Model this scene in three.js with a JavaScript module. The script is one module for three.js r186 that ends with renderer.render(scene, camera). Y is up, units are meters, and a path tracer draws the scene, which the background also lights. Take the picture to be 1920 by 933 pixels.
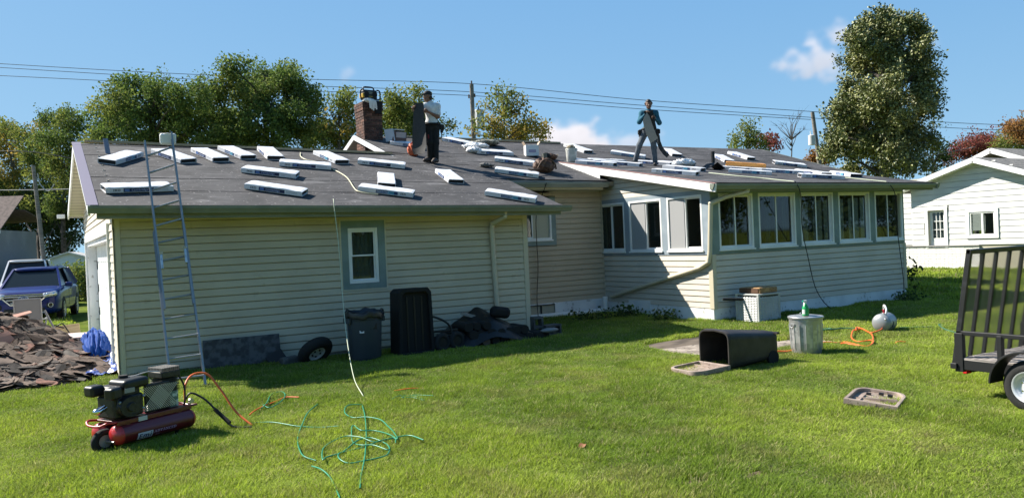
import * as THREE from 'three';
import { mergeGeometries } from 'three/addons/utils/BufferGeometryUtils.js';
import { RoundedBoxGeometry } from 'three/addons/geometries/RoundedBoxGeometry.js';

// ---------------------------------------------------------------- camera, sky, sun, exposure
const scene = new THREE.Scene();
const R = Math.PI / 180;
const CAM = [-0.9686, 1.8446, 14.0526];
const camera = new THREE.PerspectiveCamera(34.43, 1024 / 497, 0.1, 3000);
camera.position.set(...CAM);
camera.rotation.order = 'YXZ';
camera.rotation.set(-0.5735 * R, -30.2457 * R, -2.4618 * R);
const renderer = new THREE.WebGLRenderer({ antialias: true });
renderer.toneMapping = THREE.LinearToneMapping;
renderer.toneMappingExposure = 2.25;
renderer.shadowMap.enabled = true;

function rnd(seed) { let a = seed >>> 0; return () => { a = (a + 0x6D2B79F5) | 0; let t = Math.imul(a ^ (a >>> 15), 1 | a); t = (t + Math.imul(t ^ (t >>> 7), 61 | t)) ^ t; return ((t ^ (t >>> 14)) >>> 0) / 4294967296; }; }
const hash = (x, y, s) => { let h = (x * 374761393 + y * 668265263 + s * 1442695041) | 0; h = Math.imul(h ^ (h >>> 13), 1274126177); return ((h ^ (h >>> 16)) >>> 0) / 4294967296; };
function vnoise(x, y, s = 0, per = 0) {
  let xi = Math.floor(x), yi = Math.floor(y); const fx = x - xi, fy = y - yi;
  const u = fx * fx * (3 - 2 * fx), v = fy * fy * (3 - 2 * fy);
  let x1 = xi + 1, y1 = yi + 1;
  if (per) { xi = ((xi % per) + per) % per; yi = ((yi % per) + per) % per; x1 = ((x1 % per) + per) % per; y1 = ((y1 % per) + per) % per; }
  return (hash(xi, yi, s) * (1 - u) + hash(x1, yi, s) * u) * (1 - v) + (hash(xi, y1, s) * (1 - u) + hash(x1, y1, s) * u) * v;
}
function fbm(x, y, s = 0, oct = 4, per = 0) { let a = 0, w = 0.5, t = 0; for (let i = 0; i < oct; i++) { a += w * vnoise(x, y, s + i * 17, per); t += w; x *= 2; y *= 2; per *= 2; w *= 0.5; } return a / t; }
const sstep = (a, b, x) => { const t = Math.min(1, Math.max(0, (x - a) / (b - a))); return t * t * (3 - 2 * t); };

const SUN = new THREE.Vector3(-0.70, 1.0, -0.83).normalize();
{ // the sky: clear blue air and a few clouds, as one equirectangular picture
  const W = 2048, H = 1024, d = new Float32Array(W * H * 4);
  const bumps = [ // [azimuth, elevation, half width, half height, strength, raggedness] in degrees, azimuth from -z towards +x
    [34.4, 6.7, 2.5, 1.6, 1.5, 0.6], [36.6, 6.2, 1.6, 1.0, 1.0, 0.8], [38.4, 6.2, 2.2, 1.0, 0.55, 1.0], [32.3, 6.1, 1.2, 1.0, 1.0, 0.7], [35.5, 5.2, 5, 1.2, 0.8, 0.7],
    [52.0, 11.2, 1.2, 1.0, 0.70, 1.2], [50.3, 10.8, 1.3, 0.8, 0.60, 1.2], [52.8, 12.2, 0.9, 0.8, 0.6, 1.2], [52.4, 10.1, 0.9, 0.7, 0.45, 1.2], [57.9, 11.4, 0.8, 0.45, 0.22, 1.1],
    [-4.5, 9.2, 1.3, 1.0, 0.9, 0.9], [-6, 8.6, 1.0, 0.8, 0.7, 0.9], [19.2, 11.9, 0.5, 0.4, 0.22, 1.2], [75, 9, 6, 2, 0.7, 1], [-48, 8, 7, 2.2, 0.7, 1], [-100, 9, 7, 2.5, 0.8, 1], [130, 8, 9, 2.5, 0.8, 1], [-160, 10, 8, 3, 0.8, 1], [170, 7, 6, 2, 0.7, 1],
  ];
  for (let j = 0; j < H; j++) {
    const el = ((j + 0.5) / H - 0.5) * 180, y = Math.sin(el * R), c = Math.cos(el * R);
    for (let i = 0; i < W; i++) {
      const a = ((i + 0.5) / W - 0.5) * 2 * Math.PI, x = Math.cos(a) * c, z = Math.sin(a) * c;
      const e = Math.max(0, el), t = 1 - Math.exp(-e / 16);
      let r = 0.42 * (1 - t) + 0.085 * t, g = 0.70 * (1 - t) + 0.315 * t, b = 0.91 * (1 - t) + 0.72 * t; const zn = 1 - 0.55 * sstep(18, 75, e); r *= zn; g *= zn; b *= zn;
      const cs = x * SUN.x + y * SUN.y + z * SUN.z, gl = 0.30 * Math.exp(-(1 - cs) * 3.2);
      r += gl * 0.55; g += gl * 0.6; b += gl * 0.5;
      const az = Math.atan2(x, -z) / R;
      if (el > 0 && el < 30) {
        let cov = 0, top = 0;
        for (const [ba, be, bw, bh, bs, rg] of bumps) {
          let da = az - ba; if (da > 180) da -= 360; if (da < -180) da += 360;
          if (Math.abs(da) > bw * 3 || Math.abs(el - be) > bh * 3.5) continue;
          const q = Math.sqrt((da / bw) ** 2 + ((el - be) / bh) ** 2);
          const n = fbm(az * 0.9 + 200, el * 1.2 + 50, 5, 5) - 0.5, n2 = fbm(az * 3 + 77, el * 3.4 + 9, 11, 3) - 0.5;
          const v = bs * sstep(1.25, 0.35, q + n * 1.7 * rg + n2 * 0.5 * rg);
          if (v > cov) { cov = v; top = (el - be) / bh; }
        }
        cov = Math.min(1, cov);
        const sh = 0.86 + 0.10 * Math.max(-1, Math.min(1, top)) + 0.10 * (fbm(az * 1.6, el * 2, 3, 4) - 0.5);
        r = r * (1 - cov) + 1.02 * sh * cov; g = g * (1 - cov) + 1.0 * sh * cov; b = b * (1 - cov) + 1.06 * sh * cov;
      }
      if (el < 0) { const k = Math.min(1, -el / 4); r = r * (1 - k) + 0.12 * k; g = g * (1 - k) + 0.17 * k; b = b * (1 - k) + 0.09 * k; }
      const o = (j * W + i) * 4; d[o] = r / 2.25; d[o + 1] = g / 2.25; d[o + 2] = b / 2.25; d[o + 3] = 1;
    }
  }
  const t = new THREE.DataTexture(d, W, H, THREE.RGBAFormat, THREE.FloatType);
  t.mapping = THREE.EquirectangularReflectionMapping; t.magFilter = t.minFilter = THREE.LinearFilter; t.wrapS = THREE.RepeatWrapping; t.needsUpdate = true;
  scene.background = t; scene.environment = t;
}
const sun = new THREE.DirectionalLight(new THREE.Color(1, 0.94, 0.84), 5.0);
sun.position.copy(SUN).multiplyScalar(80).add(new THREE.Vector3(8, 0, 0)); sun.target.position.set(8, 0, 0);
sun.castShadow = true; sun.shadow.mapSize.set(4096, 4096);
Object.assign(sun.shadow.camera, { left: -45, right: 45, top: 45, bottom: -45, near: 1, far: 200 });
scene.add(sun, sun.target);

// ---------------------------------------------------------------- helpers
const V = (x, y, z) => new THREE.Vector3(x, y, z);
const GY = -0.08;                                     // level of the lawn
const M4 = (x = 0, y = 0, z = 0, rx = 0, ry = 0, rz = 0, s = 1) => new THREE.Matrix4().compose(V(x, y, z), new THREE.Quaternion().setFromEuler(new THREE.Euler(rx, ry, rz, 'YXZ')), V(s, s, s));
// a direction of the survey (photo-plan coordinates) at a distance, used to set out far trees and poles
const FW = V(0.50370, -0.01001, -0.86382), RT = V(0.86347, -0.04295, 0.50255).normalize(), UP = new THREE.Vector3().crossVectors(RT, FW);
const at = (px, py, D) => V(...CAM).addScaledVector(FW, D).addScaledVector(RT, (px - 960) / 1505.4 * D).addScaledVector(UP, -(py - 466.5) / 1505.4 * D);

const names = {};
function numbered(n) { const k = names[n] = (names[n] || 0) + 1; return k === 1 ? n : n + '_' + String(k - 1).padStart(3, '0'); }
function tag(o, label, category, group, kind) { if (label) o.userData.label = label; if (category) o.userData.category = category; if (group) o.userData.group = group; if (kind) o.userData.kind = kind; return o; }
function thing(name, label, category, pos = [0, 0, 0], turn = 0, group) { const o = new THREE.Group(); o.name = numbered(name); o.position.set(...pos); o.rotation.y = turn; scene.add(o); return tag(o, label, category, group); }
function sub(name, parent, label) { const o = new THREE.Group(); o.name = name; parent.add(o); if (label) o.userData.label = label; return o; }
function copyOf(o, label, pos, turn) { const c = o.clone(); c.name = numbered(o.name.replace(/_\d\d\d$/, '')); c.userData = { ...o.userData, label }; if (pos) c.position.set(...pos); if (turn !== undefined) c.rotation.y = turn; scene.add(c); return c; }

const clean = (g) => { g = g.index ? g.toNonIndexed() : g.clone(); if (!g.attributes.normal) g.computeVertexNormals(); for (const k of Object.keys(g.attributes)) if (!['position', 'normal', 'uv'].includes(k)) g.deleteAttribute(k); if (!g.attributes.uv) g.setAttribute('uv', new THREE.Float32BufferAttribute(new Float32Array(g.attributes.position.count * 2), 2)); g.morphAttributes = {}; return g; };
function uvBox(g) { // uv in metres from the side each face points to
  const p = g.attributes.position, n = g.attributes.normal, u = g.attributes.uv;
  for (let i = 0; i < p.count; i++) { const ax = Math.abs(n.getX(i)), ay = Math.abs(n.getY(i)), az = Math.abs(n.getZ(i)); if (ay >= ax && ay >= az) u.setXY(i, p.getX(i), p.getZ(i)); else if (ax > az) u.setXY(i, p.getZ(i), p.getY(i)); else u.setXY(i, p.getX(i), p.getY(i)); }
  return g;
}
class B {
  constructor() { this.l = []; this.keepUV = false; }
  add(g, m) { g = clean(g); if (m) g.applyMatrix4(m); this.l.push(g); return this; }
  box(w, h, d, x = 0, y = 0, z = 0, rx = 0, ry = 0, rz = 0) { return this.add(new THREE.BoxGeometry(w, h, d), M4(x, y, z, rx, ry, rz)); }
  rbox(w, h, d, r, x = 0, y = 0, z = 0, rx = 0, ry = 0, rz = 0, s = 2) { return this.add(new RoundedBoxGeometry(w, h, d, s, Math.min(r, w / 2.01, h / 2.01, d / 2.01)), M4(x, y, z, rx, ry, rz)); }
  span(x0, x1, y0, y1, z0, z1) { return this.box(Math.abs(x1 - x0), Math.abs(y1 - y0), Math.abs(z1 - z0), (x0 + x1) / 2, (y0 + y1) / 2, (z0 + z1) / 2); }
  dirM(p, q) { const d = V(...q).sub(V(...p)), L = d.length(); return [new THREE.Matrix4().compose(V(...p).addScaledVector(d, 0.5), new THREE.Quaternion().setFromUnitVectors(V(0, 1, 0), d.clone().normalize()), V(1, 1, 1)), L]; }
  cone(p, q, r0, r1 = r0, seg = 10) { const [m, L] = this.dirM(p, q); return this.add(new THREE.CylinderGeometry(r1, r0, L, seg), m); }
  bar(p, q, w, d = w) { // a squared bar from p to q, w across (horizontal), d the other way
    const a = V(...p), b = V(...q), y = b.clone().sub(a), L = y.length(); y.normalize();
    let x = V(0, 1, 0).cross(y); if (x.lengthSq() < 1e-6) x = V(1, 0, 0); x.normalize(); const z = x.clone().cross(y);
    const m = new THREE.Matrix4().makeBasis(x, y, z).setPosition(a.add(b).multiplyScalar(0.5)); return this.add(new THREE.BoxGeometry(w, L, d), m);
  }
  tube(pts, r, n = 40, seg = 6, closed = false) { return this.add(new THREE.TubeGeometry(new THREE.CatmullRomCurve3(pts.map(p => V(...p)), closed, 'centripetal'), n, r, seg, closed)); }
  sph(r, x, y, z, sx = 1, sy = 1, sz = 1, n = 14) { const g = new THREE.SphereGeometry(r, n, Math.ceil(n * 0.7)); g.scale(sx, sy, sz); return this.add(g, M4(x, y, z)); }
  torus(R0, r, x, y, z, rx = 0, ry = 0, rz = 0, n = 28, s = 8) { return this.add(new THREE.TorusGeometry(R0, r, s, n), M4(x, y, z, rx, ry, rz)); }
  lathe(prof, x = 0, y = 0, z = 0, rx = 0, ry = 0, rz = 0, n = 28) { return this.add(new THREE.LatheGeometry(prof.map(p => new THREE.Vector2(...p)), n), M4(x, y, z, rx, ry, rz)); }
  prism(poly, depth, m, bevel = 0) { const s = new THREE.Shape(poly.map(p => new THREE.Vector2(...p))); const g = new THREE.ExtrudeGeometry(s, { depth, bevelEnabled: bevel > 0, bevelSize: bevel, bevelThickness: bevel, bevelSegments: 2, bevelOffset: -bevel, curveSegments: 8 }); return this.add(g, m); }
  quad(a, b, c, d) { const g = new THREE.BufferGeometry(); g.setAttribute('position', new THREE.Float32BufferAttribute([...a, ...b, ...c, ...a, ...c, ...d], 3)); g.computeVertexNormals(); return this.add(g); }
  build(name, mat, parent, opt = {}) { const g = this.l.length > 1 ? mergeGeometries(this.l) : this.l[0]; if (!opt.uv) uvBox(g); const o = new THREE.Mesh(g, mat); o.name = parent ? name : numbered(name); o.castShadow = o.receiveShadow = true; (parent || scene).add(o); if (opt.label) o.userData.label = opt.label; if (opt.kind) o.userData.kind = opt.kind; return o; }
}
// a slab whose top follows a height function over an (x, z) grid
function sheetGeo(fn, x0, x1, z0, z1, nx, nz, th) {
  const pos = [], uv = [], idx = [], N = (nx + 1) * (nz + 1);
  for (const t of [0, -th]) for (let j = 0; j <= nz; j++) for (let i = 0; i <= nx; i++) {
    const u = i / nx, v = j / nz, za = typeof z0 === 'function' ? z0(u) : z0, zb = typeof z1 === 'function' ? z1(u) : z1; const z = za + (zb - za) * v;
    const xa = typeof x0 === 'function' ? x0(z) : x0, xb = typeof x1 === 'function' ? x1(z) : x1, x = xa + (xb - xa) * u;
    pos.push(x, fn(x, z, u, v) + t, z); uv.push(x, z);
  }
  const q = (a, b, c, d) => idx.push(a, b, c, a, c, d), at2 = (i, j, l) => l * N + j * (nx + 1) + i;
  for (let j = 0; j < nz; j++) for (let i = 0; i < nx; i++) { q(at2(i, j, 0), at2(i, j + 1, 0), at2(i + 1, j + 1, 0), at2(i + 1, j, 0)); q(at2(i, j, 1), at2(i + 1, j, 1), at2(i + 1, j + 1, 1), at2(i, j + 1, 1)); }
  for (let i = 0; i < nx; i++) { q(at2(i, nz, 0), at2(i, nz, 1), at2(i + 1, nz, 1), at2(i + 1, nz, 0)); q(at2(i, 0, 0), at2(i + 1, 0, 0), at2(i + 1, 0, 1), at2(i, 0, 1)); }
  for (let j = 0; j < nz; j++) { q(at2(0, j, 0), at2(0, j, 1), at2(0, j + 1, 1), at2(0, j + 1, 0)); q(at2(nx, j, 0), at2(nx, j + 1, 0), at2(nx, j + 1, 1), at2(nx, j, 1)); }
  let g = new THREE.BufferGeometry(); g.setAttribute('position', new THREE.Float32BufferAttribute(pos, 3)); g.setAttribute('uv', new THREE.Float32BufferAttribute(uv, 2)); g.setIndex(idx); g = g.toNonIndexed(); g.computeVertexNormals(); return g;
}
const crumple = (sx, sy, sz, seed, amp = 0.5) => { const g = new THREE.SphereGeometry(1, 36, 24), p = g.attributes.position; for (let i = 0; i < p.count; i++) { const x = p.getX(i), y = p.getY(i), z = p.getZ(i); const k = 1 - amp * Math.abs(fbm(x * 2.6 + seed, y * 2.6 + z * 2.9, seed, 4) - 0.5) * 2; p.setXYZ(i, x * sx * k, Math.max(-0.02, (y * 0.5 + 0.42) * sy * 2 * k), z * sz * k); } g.computeVertexNormals(); return g; };
// ---------------------------------------------------------------- materials
function tex(size, fn, rep = 1, srgb = true) { // fn(u, v) -> [r, g, b] 0..1 (sRGB when srgb)
  const d = new Uint8Array(size * size * 4);
  for (let j = 0; j < size; j++) for (let i = 0; i < size; i++) { const c = fn(i / size, j / size), o = (j * size + i) * 4; d[o] = Math.max(0, Math.min(255, c[0] * 255)); d[o + 1] = Math.max(0, Math.min(255, c[1] * 255)); d[o + 2] = Math.max(0, Math.min(255, c[2] * 255)); d[o + 3] = 255; }
  const t = new THREE.DataTexture(d, size, size); t.wrapS = t.wrapT = THREE.RepeatWrapping; t.magFilter = THREE.LinearFilter; t.minFilter = THREE.LinearMipmapLinearFilter; t.generateMipmaps = true; if (srgb) t.colorSpace = THREE.SRGBColorSpace; t.repeat.set(rep, rep); t.needsUpdate = true; return t;
}
const toS = (l) => l <= 0.0031308 ? l * 12.92 : 1.055 * Math.pow(l, 1 / 2.4) - 0.055;
const mix3 = (a, b, t) => [a[0] + (b[0] - a[0]) * t, a[1] + (b[1] - a[1]) * t, a[2] + (b[2] - a[2]) * t];
// mottled colour between linear colours a and b; sx, sy cells per metre-tile
function mottle(a, b, { n = 256, f = 4, fy = 0, oct = 4, seed = 1, lo = 0.3, hi = 0.7, tile = 2, c, cth = 0.8 } = {}) {
  return tex(n, (u, v) => { let t = sstep(lo, hi, fbm(u * f, v * (fy || f), seed, oct, fy ? 0 : f)); let q = mix3(a, b, t); if (c) { const k = sstep(cth, cth + 0.08, fbm(u * f * 4, v * f * 4, seed + 91, 3, f * 4)); q = mix3(q, c, k); } return q.map(toS); }, 1 / tile);
}
const bumpNoise = (f, oct, seed, tile, n = 256) => tex(n, (u, v) => { const k = fbm(u * f, v * f, seed, oct, f); return [k, k, k]; }, 1 / tile, false);
const lin = (r, g, b) => new THREE.Color().setRGB(r, g, b);
const mat = (c, rough = 0.6, o = {}) => new THREE.MeshStandardMaterial({ color: Array.isArray(c) ? lin(...c) : new THREE.Color(c), roughness: rough, ...o });
const pmat = (c, rough = 0.6, o = {}) => new THREE.MeshPhysicalMaterial({ color: Array.isArray(c) ? lin(...c) : new THREE.Color(c), roughness: rough, ...o });
const mapped = (t, rough, o = {}) => new THREE.MeshStandardMaterial({ map: t, roughness: rough, ...o });
const bFine = bumpNoise(32, 3, 3, 0.5), bMid = bumpNoise(8, 4, 4, 1), bGrit = bumpNoise(64, 2, 8, 0.4);
const grainTex = (a, b, seed, tile = 1) => tex(256, (u, v) => { const k = fbm(u * 3, v * 60, seed, 3); return mix3(a, b, sstep(0.25, 0.75, k)).map(toS); }, 1 / tile);
const MT = {
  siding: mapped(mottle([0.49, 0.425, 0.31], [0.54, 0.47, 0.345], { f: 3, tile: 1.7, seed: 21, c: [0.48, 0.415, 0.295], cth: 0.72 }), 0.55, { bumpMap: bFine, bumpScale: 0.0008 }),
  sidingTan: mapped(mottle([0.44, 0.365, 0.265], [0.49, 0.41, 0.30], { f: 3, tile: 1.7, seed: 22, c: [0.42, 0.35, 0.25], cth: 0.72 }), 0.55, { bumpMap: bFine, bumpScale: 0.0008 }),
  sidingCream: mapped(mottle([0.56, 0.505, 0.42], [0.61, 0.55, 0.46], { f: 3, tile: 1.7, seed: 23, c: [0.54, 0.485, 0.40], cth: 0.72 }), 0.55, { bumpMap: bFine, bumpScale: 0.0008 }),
  core: mat([0.45, 0.42, 0.32], 0.8),
  cornerTrim: mat([0.54, 0.485, 0.36], 0.5),
  white: mapped(mottle([0.76, 0.76, 0.74], [0.82, 0.82, 0.80], { f: 4, tile: 1, seed: 31 }), 0.45),
  whitePaint: mapped(mottle([0.70, 0.70, 0.70], [0.80, 0.80, 0.80], { f: 4, tile: 1.5, seed: 32, c: [0.45, 0.44, 0.42], cth: 0.7 }), 0.75, { bumpMap: bMid, bumpScale: 0.003 }),
  greenTrim: mapped(mottle([0.16, 0.22, 0.215], [0.20, 0.265, 0.26], { f: 4, tile: 1, seed: 33 }), 0.5),
  blueTrim: mapped(mottle([0.24, 0.29, 0.33], [0.29, 0.34, 0.38], { f: 4, tile: 1, seed: 34 }), 0.5),
  gutter: mapped(mottle([0.17, 0.19, 0.155], [0.22, 0.235, 0.195], { f: 3, tile: 1.2, seed: 35 }), 0.4),
  soffit: mat([0.50, 0.46, 0.33], 0.6),
  felt: mapped(tex(512, (u, v) => { let q = mix3([0.034, 0.033, 0.036], [0.054, 0.052, 0.056], sstep(0.3, 0.7, fbm(u * 6, v * 6, 36, 5, 6))); q = mix3(q, [0.18, 0.175, 0.18], 0.7 * sstep(0.66, 0.74, fbm(u * 6, v * 72, 37, 3)) * sstep(0.5, 0.62, fbm(u * 4, v * 4, 38, 2, 4))); q = mix3(q, [0.22, 0.21, 0.21], 0.8 * sstep(0.80, 0.84, fbm(u * 60, v * 60, 39, 2, 60))); return q.map(toS); }, 1 / 2.6), 0.9, { bumpMap: bMid, bumpScale: 0.008 }),
  feltDark: mat([0.035, 0.034, 0.038], 0.85),
  wood: mapped(grainTex([0.42, 0.30, 0.17], [0.55, 0.42, 0.26], 5), 0.8),
  woodGrey: mapped(grainTex([0.20, 0.18, 0.16], [0.36, 0.33, 0.30], 6), 0.9),
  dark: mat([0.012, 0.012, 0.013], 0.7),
  room: mat([0.25, 0.24, 0.22], 0.9),
  glass: new THREE.MeshPhysicalMaterial({ color: lin(0.55, 0.6, 0.6), roughness: 0.02, transmission: 1, thickness: 0, ior: 1.5 }),
  screen: new THREE.MeshPhysicalMaterial({ color: lin(0.45, 0.45, 0.45), roughness: 1, transmission: 0.35, thickness: 0, side: THREE.DoubleSide }),
  pathStone: mapped(mottle([0.20, 0.165, 0.135], [0.34, 0.29, 0.24], { f: 6, tile: 1.2, seed: 46, c: [0.08, 0.065, 0.05], cth: 0.62 }), 0.95, { bumpMap: bGrit, bumpScale: 0.003 }),
  darkConcrete: mapped(mottle([0.06, 0.06, 0.058], [0.11, 0.108, 0.10], { f: 6, tile: 0.5, seed: 47 }), 0.95),
  concrete: mapped(mottle([0.30, 0.28, 0.26], [0.42, 0.40, 0.37], { f: 5, tile: 1.5, seed: 41, c: [0.22, 0.2, 0.18], cth: 0.68 }), 0.9, { bumpMap: bGrit, bumpScale: 0.002 }),
  alu: mat([0.30, 0.31, 0.33], 0.45, { metalness: 0.5 }),
  galv: mapped(mottle([0.40, 0.41, 0.42], [0.58, 0.59, 0.60], { f: 6, tile: 0.5, seed: 42, lo: 0.4, hi: 0.6 }), 0.42, { metalness: 0.75 }),
  black: mat([0.008, 0.008, 0.009], 0.45),
  blackMatt: mat([0.0035, 0.0035, 0.004], 0.8, { }),
  rubber: mat([0.014, 0.014, 0.014], 0.9, { bumpMap: bFine, bumpScale: 0.002 }),
  plasticBrown: mapped(mottle([0.022, 0.019, 0.019], [0.038, 0.033, 0.031], { f: 5, tile: 0.7, seed: 43 }), 0.5),
  chrome: mat([0.75, 0.75, 0.77], 0.15, { metalness: 1 }),
};
// ---------------------------------------------------------------- ground
{
  const lawnTex = tex(512, (u, v) => { const k = fbm(u * 8, v * 8, 51, 5, 8), k2 = fbm(u * 40, v * 40, 52, 3, 40); let q = mix3([0.070, 0.100, 0.014], [0.150, 0.190, 0.030], sstep(0.3, 0.7, k)); q = mix3(q, [0.20, 0.17, 0.08], 0.5 * sstep(0.62, 0.75, k2)); return q.map(toS); }, 1 / 6);
  const g = new THREE.PlaneGeometry(1600, 1600, 1, 1); g.rotateX(-Math.PI / 2); const u = g.attributes.uv, p = g.attributes.position; for (let i = 0; i < p.count; i++) u.setXY(i, p.getX(i), p.getZ(i));
  const o = new THREE.Mesh(g, new THREE.MeshPhysicalMaterial({ map: lawnTex, roughness: 1, specularIntensity: 0.05, bumpMap: bMid, bumpScale: 0.02 })); o.name = 'ground'; o.position.y = GY - 0.01; o.receiveShadow = true; tag(o, 'mown green back lawn running to the street', null, null, 'structure'); scene.add(o);
  // concrete slab in front of the sunroom corner, and the drive beside the garage
  const pad = new B();
  const slab = (x0, x1, z0, z1, y, h) => new THREE.BoxGeometry(x1 - x0 - 0.012, h, z1 - z0 - 0.012).translate((x0 + x1) / 2, y - h / 2, (z0 + z1) / 2);
  const P = new THREE.Group(); P.name = 'concrete_path'; tag(P, 'weathered concrete path slabs in the grass before the sunroom corner', null, null, 'structure'); scene.add(P);
  [[7.75, 8.75, 3.75, 4.55], [8.75, 9.75, 3.77, 4.57], [7.75, 8.75, 4.55, 5.25], [8.75, 9.75, 4.57, 5.3], [9.75, 10.35, 4.5, 5.4]].forEach((s, i) => new B().add(slab(...s, GY + 0.022 + (i % 2) * 0.006, 0.08)).build('slab', MT.pathStone, P));
  { const g2 = new THREE.PlaneGeometry(2.7, 1.3, 40, 20); g2.rotateX(-Math.PI / 2); const p2 = g2.attributes.position; for (let i = 0; i < p2.count; i++) { const x = p2.getX(i), z = p2.getZ(i); p2.setY(i, 0.03 * sstep(1.0, 0.5, Math.hypot(x / 1.35, z / 0.65) + 0.5 * (fbm(x * 3, z * 3, 8, 3) - 0.5)) - 0.02 + 0.012 * fbm(x * 9, z * 9, 5, 2)); } g2.computeVertexNormals(); const o2 = new THREE.Mesh(g2, mapped(mottle([0.055, 0.042, 0.032], [0.12, 0.095, 0.072], { f: 9, tile: 1.1, seed: 45 }), 1, { bumpMap: bMid, bumpScale: 0.01 })); o2.name = 'bare_soil'; o2.position.set(9.1, GY, 3.3); o2.receiveShadow = true; tag(o2, 'bare brown soil between the path slabs and the sunroom', null, null, 'structure'); scene.add(o2); }
  const D = new THREE.Group(); D.name = 'driveway'; tag(D, 'pale concrete driveway outside the garage door', null, null, 'structure'); scene.add(D);
  for (let i = 0; i < 3; i++) for (let j = 0; j < 5; j++) new B().add(slab(-12.4 + i * 4, -8.4 + i * 4, -22 + j * 4, -18 + j * 4, GY + 0.012, 0.06)).build('slab', MT.concrete, D);
}
// ---------------------------------------------------------------- the house
const house = thing('house', 'low cream sided house with attached garage and sunroom, its roof stripped to dark felt', 'house');
const A0 = (x) => 2.64 - 0.0135 * Math.min(x + 0.35, 12);
const FY = (x, z) => A0(x) + 0.32 * (0.5 - z);          // front roof plane
const SY = (x, z) => 2.85 + 0.182 * (1.9 - z);          // sunroom roof plane
const E0 = 0.127;                                        // siding exposure
// a board piece on a wall: o = wall start, d = direction along the wall, out = (-dz, dx)
function wallM(o, d) { return new THREE.Matrix4().makeBasis(V(d[0], 0, d[1]), V(0, 1, 0), V(-d[1], 0, d[0])).setPosition(o[0], o[2] || 0, o[1]); }
function boardGeo(s0, s1, ya, yb, da, db) {
  const gv = yb - ya > 0.05 ? 0.0155 : 0.002, P = [[ya, 0], [ya - 0.001, da], [ya + 0.010, da + 0.001], [yb - gv, db + 0.003], [yb - gv + 0.001, -0.02], [yb, -0.021]], pos = [], uv = [];
  const q = (a, b) => { const [y0, z0] = P[a], [y1, z1] = P[b]; pos.push(s0, y0, z0, s1, y0, z0, s1, y1, z1, s0, y0, z0, s1, y1, z1, s0, y1, z1); uv.push(s0, y0, s1, y0, s1, y1, s0, y0, s1, y1, s0, y1); };
  q(0, 1); q(1, 2); q(2, 3); q(3, 4); q(4, 5);
  for (const [s, f] of [[s0, 0], [s1, 1]]) for (let i = 1; i < 5; i++) { const t = f ? [0, i, i + 1] : [0, i + 1, i]; for (const k of t) { pos.push(s, P[k][0], P[k][1]); uv.push(P[k][1], P[k][0]); } }
  const g = new THREE.BufferGeometry(); g.setAttribute('position', new THREE.Float32BufferAttribute(pos, 3)); g.setAttribute('uv', new THREE.Float32BufferAttribute(uv, 2)); g.computeVertexNormals(); return g;
}
const brnd = rnd(77);
function siding(parent, m, o, d, L, y0, n, holes = [], e = E0, top = null, name = 'siding_board') {
  const W = wallM(o, d);
  for (let k = 0; k < n; k++) {
    const ya = y0 + k * e, yb = ya + e; let iv = [[0, L, ya, yb]];
    for (const [h0, h1, g0, g1] of holes) {
      const nx = [];
      { // stock lengths overlap at staggered seams, two courses to a panel
      const cut = []; for (const q of iv) { let [a, b, p, t] = q; const off = hash(k >> 1, Math.round(L * 10), 5) * 3.6; let s = Math.floor(a / 3.6) * 3.6 + off; while (s < a + 0.4) s += 3.6; while (s < b - 0.4) { cut.push([a, s, p, t]); a = s; s += 3.6; } cut.push([a, b, p, t]); } iv = cut;
    }
    for (const [a, b, p, q] of iv) {
        if (h1 <= a || h0 >= b || g1 <= p + 0.002 || g0 >= q - 0.002) { nx.push([a, b, p, q]); continue; }
        if (h0 > a) nx.push([a, h0, p, q]); if (h1 < b) nx.push([h1, b, p, q]);
        const s0 = Math.max(a, h0), s1 = Math.min(b, h1); if (g0 > p + 0.01) nx.push([s0, s1, p, g0]); if (g1 < q - 0.01) nx.push([s0, s1, g1, q]);
      }
      iv = nx;
    }
    if (top) iv = iv.flatMap(([a, b, p, q]) => { let s0 = null, s1 = null; for (let s = a; s <= b; s += 0.04) if (top(s) > p + 0.03) { if (s0 === null) s0 = s; s1 = s; } return s0 === null || s1 - s0 < 0.05 ? [] : [[s0, Math.min(b, s1 + 0.04), p, q]]; });
    { // stock lengths overlap at staggered seams, two courses to a panel
      const cut = []; for (const q of iv) { let [a, b, p, t] = q; const off = hash(k >> 1, Math.round(L * 10), 5) * 3.6; let s = Math.floor(a / 3.6) * 3.6 + off; while (s < a + 0.4) s += 3.6; while (s < b - 0.4) { cut.push([a, s, p, t]); a = s; s += 3.6; } cut.push([a, b, p, t]); } iv = cut;
    }
    for (const [a, b, p, q] of iv) {
      const dep = (y) => 0.022 - 0.016 * (y - ya) / e;
      const parts = []; // long runs are made of two lengths that overlap, like real siding
      const w = (brnd() - 0.5) * 0.0022;
      const g = boardGeo(a, b, p, q, dep(p) + w, dep(q) + w).applyMatrix4(W); const b2 = new B(); b2.l.push(clean(g)); b2.build(name, m, parent, { uv: true });
    }
  }
}
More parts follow.
